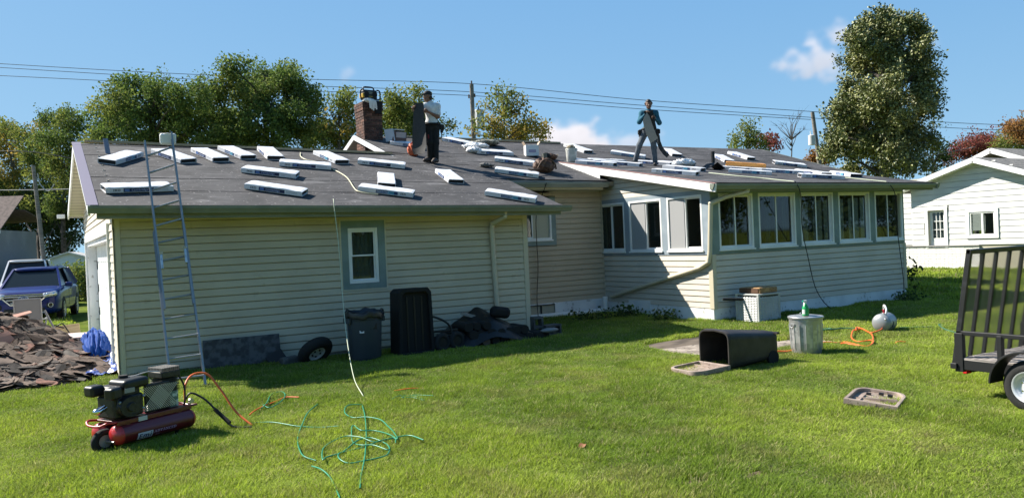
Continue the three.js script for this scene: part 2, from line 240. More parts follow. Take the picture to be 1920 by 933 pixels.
function wallCore(parent, m, o, d, L, y0, y1, holes = [], th = 0.12, top = null) { // solid wall behind the boards, with real openings
  const b = new B(), W = wallM(o, d), hs = holes.slice().sort((p, q) => p[0] - q[0]); let s = 0;
  const blk = (a, c, p, q) => { if (c - a > 0.002 && q - p > 0.002) b.add(new THREE.BoxGeometry(c - a, q - p, th).translate((a + c) / 2, (p + q) / 2, -th / 2 - 0.024), W); };
  for (const [h0, h1, g0, g1] of hs) { blk(s, h0, y0, y1); blk(h0, h1, y0, g0); blk(h0, h1, g1, y1); s = h1; }
  blk(s, L, y0, y1);
  if (top) { const pts = []; for (let k = 0; k <= 24; k++) { const q = L * k / 24; if (top(q) > y1) pts.push([q, top(q)]); } if (pts.length > 1) { const g = new THREE.ExtrudeGeometry(new THREE.Shape([[pts[0][0], y1], [pts[pts.length - 1][0], y1], ...pts.reverse()].map(p => new THREE.Vector2(...p))), { depth: th, bevelEnabled: false }); g.translate(0, 0, -th - 0.024); b.add(g, W); } }
  return b.build('wall', m, parent);
}
const onWall = (o, d) => { const W = wallM(o, d); return { box(b, s0, s1, y0, y1, z0, z1) { return b.add(new THREE.BoxGeometry(s1 - s0, y1 - y0, z1 - z0).translate((s0 + s1) / 2, (y0 + y1) / 2, (z0 + z1) / 2), W); }, W }; };
// horizontal slider: frame, two sashes with a pane each, an insect screen over the left half where wanted
function slider(parent, o, d, s0, s1, y0, y1, { screen = 0, label, mats = MT.white, deep = 0.03 } = {}) {
  const w = sub('window', parent, label), K = onWall(o, d), f = 0.045; let b = new B();
  K.box(b, s0, s1, y0, y0 + f, -0.08, deep); K.box(b, s0, s1, y1 - f, y1, -0.08, deep); K.box(b, s0, s0 + f, y0 + f, y1 - f, -0.08, deep - 0.001); K.box(b, s1 - f, s1, y0 + f, y1 - f, -0.08, deep - 0.001);
  K.box(b, s0 - 0.02, s1 + 0.02, y0 - 0.035, y0 - 0.001, -0.02, deep + 0.03); b.build('frame', mats, w);
  const mid = (s0 + s1) / 2, r = 0.032;
  for (const [a, c, z] of [[s0 + f, mid + r / 2, -0.02], [mid - r / 2, s1 - f, -0.05]]) {
    b = new B(); K.box(b, a, a + r, y0 + f, y1 - f, z - 0.012, z + 0.012); K.box(b, c - r, c, y0 + f, y1 - f, z - 0.012, z + 0.012); K.box(b, a + r, c - r, y0 + f, y0 + f + r, z - 0.011, z + 0.011); K.box(b, a + r, c - r, y1 - f - r, y1 - f, z - 0.011, z + 0.011); b.build('sash', mats, w);
    b = new B(); K.box(b, a + r, c - r, y0 + f + r, y1 - f - r, z - 0.002, z + 0.002); b.build('pane', MT.glass, w);
  }
  if (screen) { b = new B(); K.box(b, s0 + f + 0.002, mid - r / 2, y0 + f + 0.002, y1 - f - 0.002, 0.002, 0.004); b.build('insect_screen', MT.screen, w); }
  return w;
}
function trimRing(parent, m, o, d, S0, S1, Y0, Y1, s0, s1, y0, y1, z = 0.03, name = 'window_trim') { const K = onWall(o, d), b = new B(); K.box(b, S0, S1, y1, Y1, 0.001, z); K.box(b, S0, S1, Y0, y0, 0.001, z); K.box(b, S0, s0, y0, y1, 0.001, z - 0.001); K.box(b, s1, S1, y0, y1, 0.001, z - 0.001); return b.build(name, m, parent); }

// --- garage block: front wall on z = 0 from x 0 to 7.56
const GL = 7.56, GD = 10.3, gF = [0, 0], dX = [1, 0];
const gHole = [3.64, 4.5, 1.07, 2.35];
wallCore(house, MT.core, gF, dX, GL, GY - 0.2, 2.44, [[3.785, 4.36, 1.19, 2.205]]);
siding(house, MT.siding, gF, dX, GL, 0, 20, [gHole]);
{
  const K = onWall(gF, dX);
  let b = new B(); K.box(b, -0.028, 0.075, 0, 2.47, 0.002, 0.03); K.box(b, -0.03, 0.0, 0, 2.47, -0.075, 0.03); b.build('corner_trim', MT.cornerTrim, house);
  b = new B(); K.box(b, GL - 0.075, GL + 0.028, 0, 2.42, 0.002, 0.03); b.build('corner_trim', MT.cornerTrim, house);
  b = new B(); K.box(b, 0, GL, -0.3, 0, -0.1, -0.01); b.build('foundation', MT.concrete, house);
  trimRing(house, MT.greenTrim, gF, dX, 3.66, 4.49, 1.09, 2.335, 3.785, 4.36, 1.19, 2.205, 0.034);
  b = new B(); K.box(b, 3.63, 4.52, 1.06, 1.09, 0.002, 0.03); K.box(b, 3.63, 3.66, 1.09, 2.36, 0.002, 0.03); K.box(b, 4.49, 4.52, 1.09, 2.36, 0.002, 0.03); K.box(b, 3.66, 4.49, 2.335, 2.36, 0.002, 0.03); b.build('siding_channel', MT.cornerTrim, house);
  // single hung window
  const w = sub('window', house, 'single hung garage window with lace curtain behind the glass'); const s0 = 3.79, s1 = 4.355, y0 = 1.195, y1 = 2.2, f = 0.05, ym = 1.70; b = new B();
  K.box(b, s0, s1, y0, y0 + f, -0.08, 0.02); K.box(b, s0, s1, y1 - f, y1, -0.08, 0.02); K.box(b, s0, s0 + f, y0 + f, y1 - f, -0.08, 0.019); K.box(b, s1 - f, s1, y0 + f, y1 - f, -0.08, 0.019); b.build('frame', MT.white, w);
  for (const [a, c, z] of [[y0 + f, ym + 0.016, -0.035], [ym - 0.016, y1 - f, -0.01]]) { b = new B(); const r = 0.028; K.box(b, s0 + f, s1 - f, a, a + r, z - 0.012, z + 0.012); K.box(b, s0 + f, s1 - f, c - r, c, z - 0.012, z + 0.012); K.box(b, s0 + f, s0 + f + r, a + r, c - r, z - 0.011, z + 0.011); K.box(b, s1 - f - r, s1 - f, a + r, c - r, z - 0.011, z + 0.011); b.build('sash', MT.white, w); b = new B(); K.box(b, s0 + f + r, s1 - f - r, a + r, c - r, z - 0.002, z + 0.002); b.build('pane', MT.glass, w); }
  const cg = new THREE.PlaneGeometry(0.5, 0.98, 60, 4); { const p = cg.attributes.position; for (let i = 0; i < p.count; i++) p.setZ(i, 0.018 * Math.sin(p.getX(i) * 70) + 0.008 * Math.sin(p.getX(i) * 171 + 1)); cg.computeVertexNormals(); }
  new B().add(cg, M4(4.07, 1.7, -0.105)).build('curtain', pmat([0.72, 0.72, 0.62], 1, { side: THREE.DoubleSide, transmission: 0.2, thickness: 0 }), w);
  b = new B(); const arc = []; for (let i = 0; i <= 14; i++) { const t = i / 14 * 2.6 - 0.2; arc.push([4.06 - 0.2 * Math.cos(t), 1.72 + 0.13 * Math.sin(t), -0.07]); } b.tube(arc, 0.008, 30, 6); b.build('white_hoop', MT.white, w); b = new B(); b.tube([[4.24, 1.72, -0.07], [4.22, 1.55, -0.07], [4.05, 1.47, -0.07], [3.92, 1.40, -0.07], [3.86, 1.25, -0.07]], 0.009, 30, 6); b.build('white_hoop', MT.white, w);
  new B().sph(0.11, 4.05, 2.13, -0.085, 1, 0.8, 0.15).build('lamp_globe', mat([0.55, 0.42, 0.3], 0.6), w);
  // under eave trim, downspout
  b = new B(); const spout = [[6.86, 2.45, 0.42], [6.86, 2.33, 0.40], [6.74, 2.20, 0.10], [6.735, 2.1, 0.075], [6.76, 1.2, 0.075], [6.80, 0.12, 0.075]];
  for (let i = 0; i < spout.length - 1; i++) b.cone(spout[i], spout[i + 1], 0.048, 0.048, 12); for (const p of spout.slice(1, -1)) b.sph(0.0495, ...p); b.build('downspout', MT.cornerTrim, house);
}
// garage side wall (facing -x), door opening near its front
{
  const o = [0, -GD], d = [0, 1]; const sd = (z) => z + GD; // along-wall coordinate
  const top = (s) => { const z = s - GD; return z > -4.4 ? FY(0, z) - 0.06 : FY(0, -4.4) - 0.06 - 0.175 * (-4.4 - z); };
  const hole = [sd(-9.6), sd(-1.0), GY, 2.40];
  wallCore(house, MT.core, o, d, GD, GY - 0.2, 2.44, [[sd(-9.45), sd(-1.12), GY - 0.2, 2.26]], 0.3, top);
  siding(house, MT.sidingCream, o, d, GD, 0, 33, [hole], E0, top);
  const K = onWall(o, d); let b = new B(); K.box(b, sd(-9.6), sd(-1.0), 2.26, 2.41, 0.001, 0.05); K.box(b, sd(-9.6), sd(-9.45), GY, 2.26, 0.001, 0.049); K.box(b, sd(-1.12), sd(-1.0), GY, 2.26, 0.001, 0.049); b.build('door_trim', MT.white, house);
  b = new B(); K.box(b, sd(-1.0), sd(-0.965), GY, 2.43, 0.001, 0.055); b.build('siding_channel', MT.white, house);
  const door = sub('garage_door', house); for (let i = 0; i < 4; i++) { b = new B(); K.box(b, sd(-9.45), sd(-1.12), GY + i * 0.585, GY + i * 0.585 + 0.578, -0.26, -0.22); for (let k = 0; k < 12; k++) K.box(b, sd(-9.4) + k * 0.69 + 0.06, sd(-9.4) + k * 0.69 + 0.62, GY + i * 0.585 + 0.1, GY + i * 0.585 + 0.48, -0.221, -0.205); b.build('door_panel', MT.white, door); }
  b = new B(); K.box(b, sd(-9.45), sd(-9.33), GY, 2.26, -0.2, -0.003); K.box(b, sd(-9.33), sd(-1.2), 2.16, 2.26, -0.2, -0.003); b.build('door_jamb', MT.whitePaint, house);
  new B().rbox(0.02, 0.2, 0.14, 0.008, -0.02, 1.25, -9.5).build('keypad', MT.white, house);
  // floodlight under the rake
  const fl = sub('floodlight', house); new B().sph(0.055, -0.09, 2.72, 0.05).cone([-0.09, 2.72, 0.05], [-0.19, 2.70, 0.12], 0.04, 0.055, 12).cone([-0.02, 2.76, 0.0], [-0.09, 2.72, 0.05], 0.02, 0.02).build('lamp_housing', MT.white, fl);
  new B().rbox(0.18, 0.1, 0.16, 0.01, -0.55, 2.98, -9.9).build('light_box', MT.white, house);
}
// hidden garage walls close the block
wallCore(house, MT.core, [GL, 0], [0, -1], GD, GY - 0.2, 2.44, [], 0.12);
wallCore(house, MT.core, [GL, -GD], [-1, 0], GL, GY - 0.2, 2.9, [], 0.12);

// --- main block: tan wall on z = -2.3
const TZ = -2.3; {
  const o = [GL, TZ], L = 11.25 - GL; const s = (x) => x - GL; const hole = [s(8.5), s(9.82), 1.69, 2.9];
  wallCore(house, MT.core, o, dX, 14, GY - 0.2, 3.02, [[s(8.62), s(9.70), 1.83, 2.62], [s(8.98), s(9.70), 0.03, 0.28]]);
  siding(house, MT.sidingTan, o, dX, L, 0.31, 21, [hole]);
  const K = onWall(o, dX); let b = new B(); K.box(b, 0, s(8.98), -0.3, 0.31, 0.002, 0.022); K.box(b, s(9.70), L, -0.3, 0.31, 0.002, 0.022); K.box(b, s(8.98), s(9.7), -0.3, 0.03, 0.002, 0.022); K.box(b, s(8.98), s(9.7), 0.28, 0.31, 0.002, 0.022); b.build('foundation', MT.whitePaint, house);
  b = new B(); K.box(b, L - 0.06, L - 0.022, 0.31, 3.0, 0.002, 0.03); b.build('corner_trim', MT.sidingTan, house);
  trimRing(house, MT.greenTrim, o, dX, s(8.5), s(9.815), 1.70, 2.86, s(8.63), s(9.69), 1.84, 2.61, 0.034);
  slider(house, o, dX, s(8.63), s(9.69), 1.84, 2.61, { label: 'window with white curtains half hidden by the garage eave' });
  const cu = new B(); for (const [a, c] of [[8.7, 8.98], [9.12, 9.25], [9.38, 9.52]]) { const g = new THREE.PlaneGeometry(c - a, 0.72, 20, 1), p = g.attributes.position; for (let i = 0; i < p.count; i++) p.setZ(i, 0.012 * Math.sin(p.getX(i) * 90)); g.computeVertexNormals(); cu.add(g, M4((a + c) / 2, 2.22, TZ - 0.14)); } cu.build('curtain', mat([0.75, 0.75, 0.73], 0.9, { side: THREE.DoubleSide }), house);
  // basement window, dark, two lights
  const w = sub('basement_window', house); b = new B(); K.box(b, s(8.98), s(9.7), 0.03, 0.055, -0.05, 0.012); K.box(b, s(8.98), s(9.7), 0.255, 0.28, -0.05, 0.012); K.box(b, s(9.30), s(9.325), 0.055, 0.255, -0.05, 0.011); b.build('frame', MT.black, w); b = new B(); K.box(b, s(8.98), s(9.7), 0.055, 0.255, -0.03, -0.026); b.build('pane', MT.glass, w);
  // back of the rooms
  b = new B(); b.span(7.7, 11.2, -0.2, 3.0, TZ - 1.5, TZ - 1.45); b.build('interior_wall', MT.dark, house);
  // white drain pipe along the foundation
  b = new B(); const pp = [[8.3, 0.03, -2.08], [11.02, 0.03, -2.02], [11.02, 0.36, -2.02]]; b.cone(pp[0], pp[1], 0.055, 0.055, 14).sph(0.062, ...pp[1]).cone(pp[1], pp[2], 0.055, 0.055, 14).cone([11.02, 0.2, -2.02], [11.02, 0.37, -2.02], 0.066, 0.066, 14).cone([10.86, 0.03, -2.023], [11.02, 0.03, -2.02], 0.066, 0.066, 14); b.build('drain_pipe', MT.white, house);
}
// --- sunroom: side wall on x = 11.25 (facing -x), front wall on z = 1.5 up to x = 17.85
const SX = 11.25, SZ = 1.5, SR = 17.85, sH = [1.47, 2.665];
const frontWin = [[11.46, 12.49], [12.66, 13.85], [14.02, 15.155], [15.345, 16.505], [16.7, 17.79]], sideWin = [[-2.49, -1.39], [-1.2, -0.04], [0.16, 1.27]];
{
  let o = [SX, TZ], d = [0, 1], L = SZ - TZ; const s = (z) => z - TZ; const top = (q) => SY(0, q + TZ) - 0.08;
  const hol = sideWin.map(([a, b]) => [s(a), s(b), sH[0], sH[1]]);
  wallCore(house, MT.core, o, d, L, GY - 0.2, 2.82, hol, 0.12, top);
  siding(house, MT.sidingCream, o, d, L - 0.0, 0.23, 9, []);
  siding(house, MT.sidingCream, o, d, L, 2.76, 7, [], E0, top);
  let K = onWall(o, d), b = new B(); // blue grey band round the windows
  const band = (K, a, c, hs, y0, y1, m) => { const b = new B(); K.box(b, a, c, y0, sH[0], 0.001, 0.026); K.box(b, a, c, sH[1], y1, 0.001, 0.026); let q = a; for (const [h0, h1] of hs) { K.box(b, q, h0, sH[0], sH[1], 0.001, 0.025); q = h1; } K.box(b, q, c, sH[0], sH[1], 0.001, 0.025); b.build('window_trim', m, house); };
  band(K, 0, L + 0.024, hol, 1.373, 2.76, MT.blueTrim);
  sideWin.forEach(([a, c], i) => slider(house, o, d, s(a), s(c), sH[0], sH[1], { screen: i > 0 ? 1 : 0 }));
  b = new B(); K.box(b, 0, L, -0.3, 0.23, 0.001, 0.012); b.build('foundation', MT.whitePaint, house);
  b = new B(); K.box(b, 0.95, 1.75, 0.05, 0.3, 0.013, 0.03); b.build('access_panel', MT.white, house);
  b = new B(); K.box(b, L - 0.09, L + 0.028, 0.22, 1.373, 0.002, 0.028); b.build('corner_trim', MT.cornerTrim, house);
  // front
  o = [SX, SZ]; d = dX; L = SR - SX; K = onWall(o, d); const sx = (x) => x - SX; const hf = frontWin.map(([a, b]) => [sx(a), sx(b), sH[0], sH[1]]);
  wallCore(house, MT.core, o, d, L, GY - 0.2, 2.82, hf);
  siding(house, MT.sidingCream, o, d, L, 0.23, 9, []);
  band(K, 0, L, hf, 1.373, 2.80, MT.greenTrim);
  hf.forEach(([a, c]) => slider(house, o, d, a, c, sH[0], sH[1]));
  b = new B(); K.box(b, 0, L, -0.3, 0.23, 0.001, 0.012); b.build('foundation', MT.whitePaint, house);
  b = new B(); K.box(b, -0.026, 0.075, 0.22, 1.373, 0.03, 0.034); b.build('corner_trim', MT.cornerTrim, house);
  b = new B(); K.box(b, L - 0.07, L + 0.03, 0.22, 1.373, 0.002, 0.03); b.build('corner_trim', MT.cornerTrim, house);
  wallCore(house, MT.core, [SR, SZ], [0, -1], SZ - TZ, GY - 0.2, 2.85, [[0.7, 3.0, 1.4, 2.6]], 0.12);
  // inside: floor, back wall, curtains, lamp on a table
  b = new B(); b.span(SX + 0.13, SR - 0.13, 0.2, 0.25, TZ + 0.02, SZ - 0.13); b.build('sunroom_floor', MT.woodGrey, house);
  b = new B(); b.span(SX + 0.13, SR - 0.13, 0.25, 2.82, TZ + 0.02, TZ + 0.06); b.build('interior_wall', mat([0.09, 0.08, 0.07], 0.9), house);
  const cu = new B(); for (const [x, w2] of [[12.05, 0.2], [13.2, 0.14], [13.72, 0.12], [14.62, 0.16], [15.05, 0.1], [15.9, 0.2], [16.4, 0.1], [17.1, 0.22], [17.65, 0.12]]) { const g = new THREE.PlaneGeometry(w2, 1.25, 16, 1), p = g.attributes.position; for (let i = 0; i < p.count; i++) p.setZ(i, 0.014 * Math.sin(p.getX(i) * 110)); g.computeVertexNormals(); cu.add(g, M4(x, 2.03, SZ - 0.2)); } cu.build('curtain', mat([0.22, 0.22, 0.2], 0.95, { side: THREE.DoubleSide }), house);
  const lp = sub('table_lamp', house, 'table lamp with pleated shade inside the sunroom'); const prof = []; new B().lathe([[0.15, 0.0], [0.2, -0.3], [0.195, -0.3], [0.145, 0.0]], 11.75, 2.27, -0.25).build('lamp_shade', pmat([0.75, 0.70, 0.60], 0.9, { transmission: 0.3, thickness: 0, side: THREE.DoubleSide }), lp); new B().lathe([[0, 0], [0.1, 0], [0.09, 0.03], [0.03, 0.06], [0.07, 0.2], [0.05, 0.36], [0.012, 0.42], [0.012, 0.6], [0, 0.6]], 11.75, 1.6, -0.25).build('lamp_base', mat([0.3, 0.22, 0.15], 0.4), lp);
  new B().rbox(0.6, 0.04, 0.6, 0.01, 11.78, 1.58, -0.25).cone([11.78, 0.25, -0.25], [11.78, 1.56, -0.25], 0.05).build('side_table', mat([0.1, 0.06, 0.04], 0.5), lp);
}
// --- roofs
const shell = (fn, x0, x1, z0, z1, nx = 2, nz = 2, th = 0.12) => new B().add(sheetGeo(fn, x0, x1, z0, z1, nx, nz, th)).build('roof_deck', MT.woodGrey, house);
const GR = 8.15, ME = -1.75, MR = 21.9, RL = -0.36; // garage right rake, main eave, main right rake, garage left rake
shell((x, z) => FY(x, z) - 0.012, RL, GR, (u) => -4.4 + 0.2 * u, 0.5, 4, 4, 0.1);
shell((x, z) => FY(x, z) - 0.014, 6.36, MR, -6.7, -4.2, 2, 2, 0.1);
shell((x, z) => FY(x, z) - 0.013, GR - 0.3, MR, -4.2, ME, 4, 2, 0.1);
shell((x, z) => FY(x, -4.4) - 0.012 + 0.175 * (z + 4.4), RL, 6.4, -10.65, -4.4, 2, 2, 0.1);
shell((x, z) => FY(x, -6.7) - 0.012 + 0.33 * (z + 6.7), 6.36, MR, -12.4, -6.7, 2, 2, 0.1);
shell((x, z) => SY(x, z) - 0.012, 10.98, 18.6, -4.1, 1.9, 2, 2, 0.09);
{ // felt underlayment, strip over strip, each a sheet of its own with ripples
  const strip = (fn, xa, xb, za, zb, seed, nx, lift) => { const lo = (u) => zb + 0.012 * Math.sin(u * 9 + seed); new B().add(sheetGeo((x, z, u, v) => fn(x, z) + lift + 0.004 + 0.010 * Math.max(0, fbm(x * 1.3 + seed * 3, z * 2.2, seed, 3) - 0.5) + 0.006 * Math.max(0, fbm(x * 6, z * 1.5 + seed, seed + 5, 2) - 0.5) + (v > 0.93 ? 0.004 : 0), xa, xb, za, lo, nx, 6, 0.004)).build('felt_sheet', MT.felt, house); };
  const SW = 0.93;
  let z = 0.515, k = 0; while (z > -4.2) { const za = Math.max(z - SW - 0.06, -4.30); strip(FY, RL + 0.012, GR + 0.01, za, z, 60 + k, 70, 0.0015 * (k % 3) + k * 0.0012); z -= SW; k++; }
  z = ME + 0.01; k = 0; while (z > -6.6) { const za = Math.max(z - SW - 0.06, -6.69); strip(FY, (zz) => zz > -4.35 ? GR - 0.15 : 6.40, MR + 0.01, za, z, 80 + k, 90, 0.009 + k * 0.0012); z -= SW; k++; }
  z = 1.915; k = 0; while (z > -3.95) { const za = Math.max(z - SW - 0.06, -4.0); strip(SY, 10.99, 18.61, za, z, 100 + k, 60, 0.010 + k * 0.0012); z -= SW; k++; }
  for (const [fn, x0, x1, z0, z1] of [[(x, z) => FY(x, -4.4) + 0.175 * (z + 4.4), RL + 0.01, 6.4, -10.64, -4.5], [(x, z) => FY(x, -6.7) + 0.33 * (z + 6.7), 6.4, MR, -12.38, -6.75]]) new B().add(sheetGeo((x, z) => fn(x, z) + 0.004, x0, x1, z0, z1, 2, 2, 0.004)).build('felt_sheet', MT.felt, house);
  // bare wooden ridge strips
  new B().bar([RL + 0.2, FY(RL, -4.4) + 0.035, -4.38], [6.4, FY(6.4, -4.2) + 0.035, -4.18], 0.10, 0.05).build('ridge_board', MT.wood, house);
  new B().bar([7.3, FY(7.3, -6.7) + 0.035, -6.68], [13, FY(13, -6.7) + 0.035, -6.68], 0.10, 0.05).build('ridge_board', MT.wood, house);
}
{ // eaves: gutters, fascia, soffits, rakes
  const gut = (x0, x1, yA, yB, z, m = MT.gutter) => { const prof = [[0, 0], [0.085, 0], [0.10, 0.035], [0.122, 0.075], [0.125, 0.115], [0.117, 0.115], [0.113, 0.078], [0.09, 0.04], [0.08, 0.008], [0.008, 0.008], [0.008, 0.118], [0, 0.118]]; const L = x1 - x0, b = new B(); const g = new THREE.ExtrudeGeometry(new THREE.Shape(prof.map(p => new THREE.Vector2(...p))), { depth: L, bevelEnabled: false, steps: 1 }); g.rotateY(Math.PI / 2); g.scale(1, 1, -1); { const ix = g.index; } const gg = clean(g); const a = gg.attributes.position; for (let i = 0; i < a.count; i += 3) { for (const k of [0, 1, 2]) { } const t = [a.getX(i + 1), a.getY(i + 1), a.getZ(i + 1)]; a.setXYZ(i + 1, a.getX(i + 2), a.getY(i + 2), a.getZ(i + 2)); a.setXYZ(i + 2, ...t); } gg.computeVertexNormals(); b.add(gg, new THREE.Matrix4().makeTranslation(x0, yA, z).multiply(new THREE.Matrix4().makeRotationZ(Math.atan2(yB - yA, L)))); for (const x of [x0 + 0.004, x1 - 0.004]) { const y = yA + (yB - yA) * (x - x0) / L; b.add(new THREE.ExtrudeGeometry(new THREE.Shape([[0.004, 0.004], [0.085, 0.003], [0.10, 0.035], [0.12, 0.075], [0.122, 0.112], [0.004, 0.114]].map(p => new THREE.Vector2(...p))), { depth: 0.003, bevelEnabled: false }), new THREE.Matrix4().makeRotationY(-Math.PI / 2).setPosition(x, y, z)); } return b.build('gutter', m, house); };
  gut(RL - 0.02, GR + 0.2, 2.525, 2.40, 0.455); gut(GR - 0.5, 11.05, 3.065, 3.055, -1.82); gut(10.92, 18.72, 2.725, 2.725, 1.845);
  let b = new B(); b.bar([RL + 0.1, 2.53, 0.435], [GR, 2.415, 0.435], 0.03, 0.16); b.build('fascia', MT.gutter, house);
  b = new B(); b.bar([GR - 0.4, 3.09, -1.835], [10.95, 3.08, -1.835], 0.025, 0.14); b.build('fascia', MT.cornerTrim, house);
  b = new B(); b.bar([10.98, 2.755, 1.83], [18.6, 2.755, 1.83], 0.025, 0.15); b.build('fascia', MT.gutter, house);
  b = new B(); b.quad([RL + 0.1, 2.455, 0.43], [RL + 0.1, 2.455, -0.02], [GR, 2.35, -0.02], [GR, 2.35, 0.43]); b.build('soffit', MT.soffit, house);
  b = new B(); b.quad([GL, 3.02, -1.83], [GL, 3.02, TZ], [11.2, 3.01, TZ], [11.2, 3.01, -1.83]); b.build('soffit', MT.soffit, house);
  b = new B(); b.quad([SX, 2.79, 1.83], [SX, 2.79, SZ], [18.55, 2.79, SZ], [18.55, 2.79, 1.83]); b.build('soffit', MT.soffit, house);
  // left rakes of the garage: fascia with folded metal edge, soffit boards under
  const rake = (p, q, h, name, m, w = 0.03) => { const bb = new B(); bb.bar(p, q, w, h); return bb.build(name, m, house); };
  const yb = (z) => FY(RL, -4.4) + 0.175 * (z + 4.4);
  rake([RL, FY(RL, 0.5) - 0.075, 0.5], [RL, FY(RL, -4.4) - 0.075, -4.4], 0.16, 'rake_board', MT.white, 0.03);
  rake([RL, yb(-10.7) - 0.085, -10.7], [RL, yb(-4.4) - 0.085, -4.4], 0.18, 'rake_board', MT.white, 0.03);
  rake([RL + 0.045, FY(RL, 0.5) + 0.011, 0.5], [RL + 0.045, FY(RL, -4.4) + 0.011, -4.4], 0.008, 'drip_edge', mat([0.22, 0.19, 0.24], 0.45), 0.16);
  for (let i = 0; i < 36; i++) { const z0 = 0.42 - i * 0.306, z1 = z0 - 0.296; const y = (z) => (z > -4.4 ? FY(RL, z) : yb(z)) - 0.125; if (z1 < -10.6) break; new B().quad([RL + 0.016, y(z0), z0], [RL + 0.016, y(z1) + 0.006, z1], [0.0, y(z1) + 0.006, z1], [0.0, y(z0), z0]).build('soffit_board', mat([0.62, 0.58, 0.45], 0.6), house); }
  new B().quad([RL, yb(-10.7) - 0.13, -10.7], [0, yb(-10.7) - 0.13, -10.7], [0, yb(-10.7) + 0.02, -10.7], [RL, yb(-10.7) + 0.02, -10.7]).build('soffit_end', MT.white, house);
  rake([GR, FY(GR, 0.5) - 0.055, 0.5], [GR, FY(GR, ME) - 0.055, ME], 0.1, 'rake_board', MT.gutter, 0.03);
  // sunroom rake: broad white fascia, boxed return where it meets the main eave
  rake([10.965, SY(0, 1.98) - 0.085, 1.98], [10.965, SY(0, -3.9) - 0.085, -3.9], 0.17, 'rake_board', MT.white, 0.03);
  rake([10.97, SY(0, 1.98) + 0.009, 1.98], [10.97, SY(0, -3.9) + 0.009, -3.9], 0.012, 'drip_edge', mat([0.38, 0.2, 0.18], 0.5), 0.06);
  { const s = new THREE.Shape(); const z0 = -1.95; s.moveTo(1.95, SY(0, -1.95) - 0.17); s.lineTo(3.85, SY(0, -3.85) - 0.1); s.lineTo(1.95, FY(11, -1.95) - 0.02); s.closePath(); const g = new THREE.ExtrudeGeometry(s, { depth: 0.02, bevelEnabled: false }); new B().add(g, new THREE.Matrix4().makeRotationY(Math.PI / 2).setPosition(10.956, 0, 0)).build('rake_infill', MT.white, house); }
  b = new B(); b.quad([10.98, SY(0, 1.9) - 0.11, 1.88], [10.98, SY(0, TZ) - 0.11, TZ], [SX, SY(0, TZ) - 0.11, TZ], [SX, SY(0, 1.9) - 0.11, 1.88]); b.build('soffit', MT.white, house);
  rake([18.6, SY(0, 1.98) - 0.06, 1.98], [18.6, SY(0, -3.9) - 0.06, -3.9], 0.14, 'rake_board', MT.gutter, 0.03);
  rake([MR, FY(MR, ME) - 0.05, ME], [MR, FY(MR, -6.7) - 0.05, -6.7], 0.14, 'rake_board', MT.gutter, 0.03);
  wallCore(house, MT.core, [MR - 0.4, TZ], [0, -1], 9.6, GY - 0.2, 3.0, [], 0.12, (s) => Math.min(FY(MR, TZ - s), FY(MR, -6.7) + 0.33 * (TZ - s + 6.7)) - 0.1);
  // main gable above the garage ridge: white rakes, tan siding under
  const gy = (z) => Math.min(FY(6.4, z), FY(6.4, -6.7) + 0.33 * (z + 6.7));
  rake([6.36, gy(-3.95) - 0.05, -3.95], [6.36, gy(-6.7) - 0.05, -6.7], 0.12, 'rake_board', MT.white, 0.03);
  rake([6.36, gy(-9.6) - 0.05, -9.6], [6.36, gy(-6.7) - 0.05, -6.7], 0.12, 'rake_board', MT.white, 0.03);
  { const o = [6.85, -12], d = [0, 1], L = 8; const top = (s) => gy(s - 12) - 0.11; wallCore(house, MT.core, o, d, L, 3.0, 3.4, [], 0.1, top); siding(house, MT.sidingTan, o, d, L, 3.4, 12, [], E0, top); }
  b = new B(); for (const [za, zb] of [[-4.0, -6.7], [-6.7, -9.6]]) b.quad([6.37, gy(za) - 0.1, za], [6.37, gy(zb) - 0.1, zb], [6.85, gy(zb) - 0.1, zb], [6.85, gy(za) - 0.1, za]); b.build('soffit', MT.soffit, house);
  // sunroom downspout: from the gutter round the corner, then slanting to the drain pipe
  b = new B(); const sp = [[12.02, 2.77, 1.86], [12.0, 2.68, 1.84], [11.55, 2.58, 1.65], [11.19, 2.45, 1.58], [11.19, 1.42, 1.5], [11.18, 1.22, 1.46], [11.18, 1.10, 1.2], [11.165, 0.36, -1.95]]; for (let i = 0; i < sp.length - 1; i++) b.cone(sp[i], sp[i + 1], 0.05, 0.05, 12); for (const p of sp.slice(1, -1)) b.sph(0.0515, ...p); b.build('downspout', MT.cornerTrim, house);
  // plumbing vents
  new B().cone([16.96, FY(16.96, -4.16) - 0.03, -4.16], [16.96, FY(16.96, -4.16) + 0.36, -4.16], 0.06, 0.06, 14).build('vent_pipe', MT.black, house);
  new B().cone([9.92, FY(9.92, -2.75) - 0.03, -2.75], [9.88, FY(9.92, -2.75) + 0.44, -2.75], 0.055, 0.055, 14).build('vent_pipe', mat([0.10, 0.11, 0.09], 0.6), house);
}
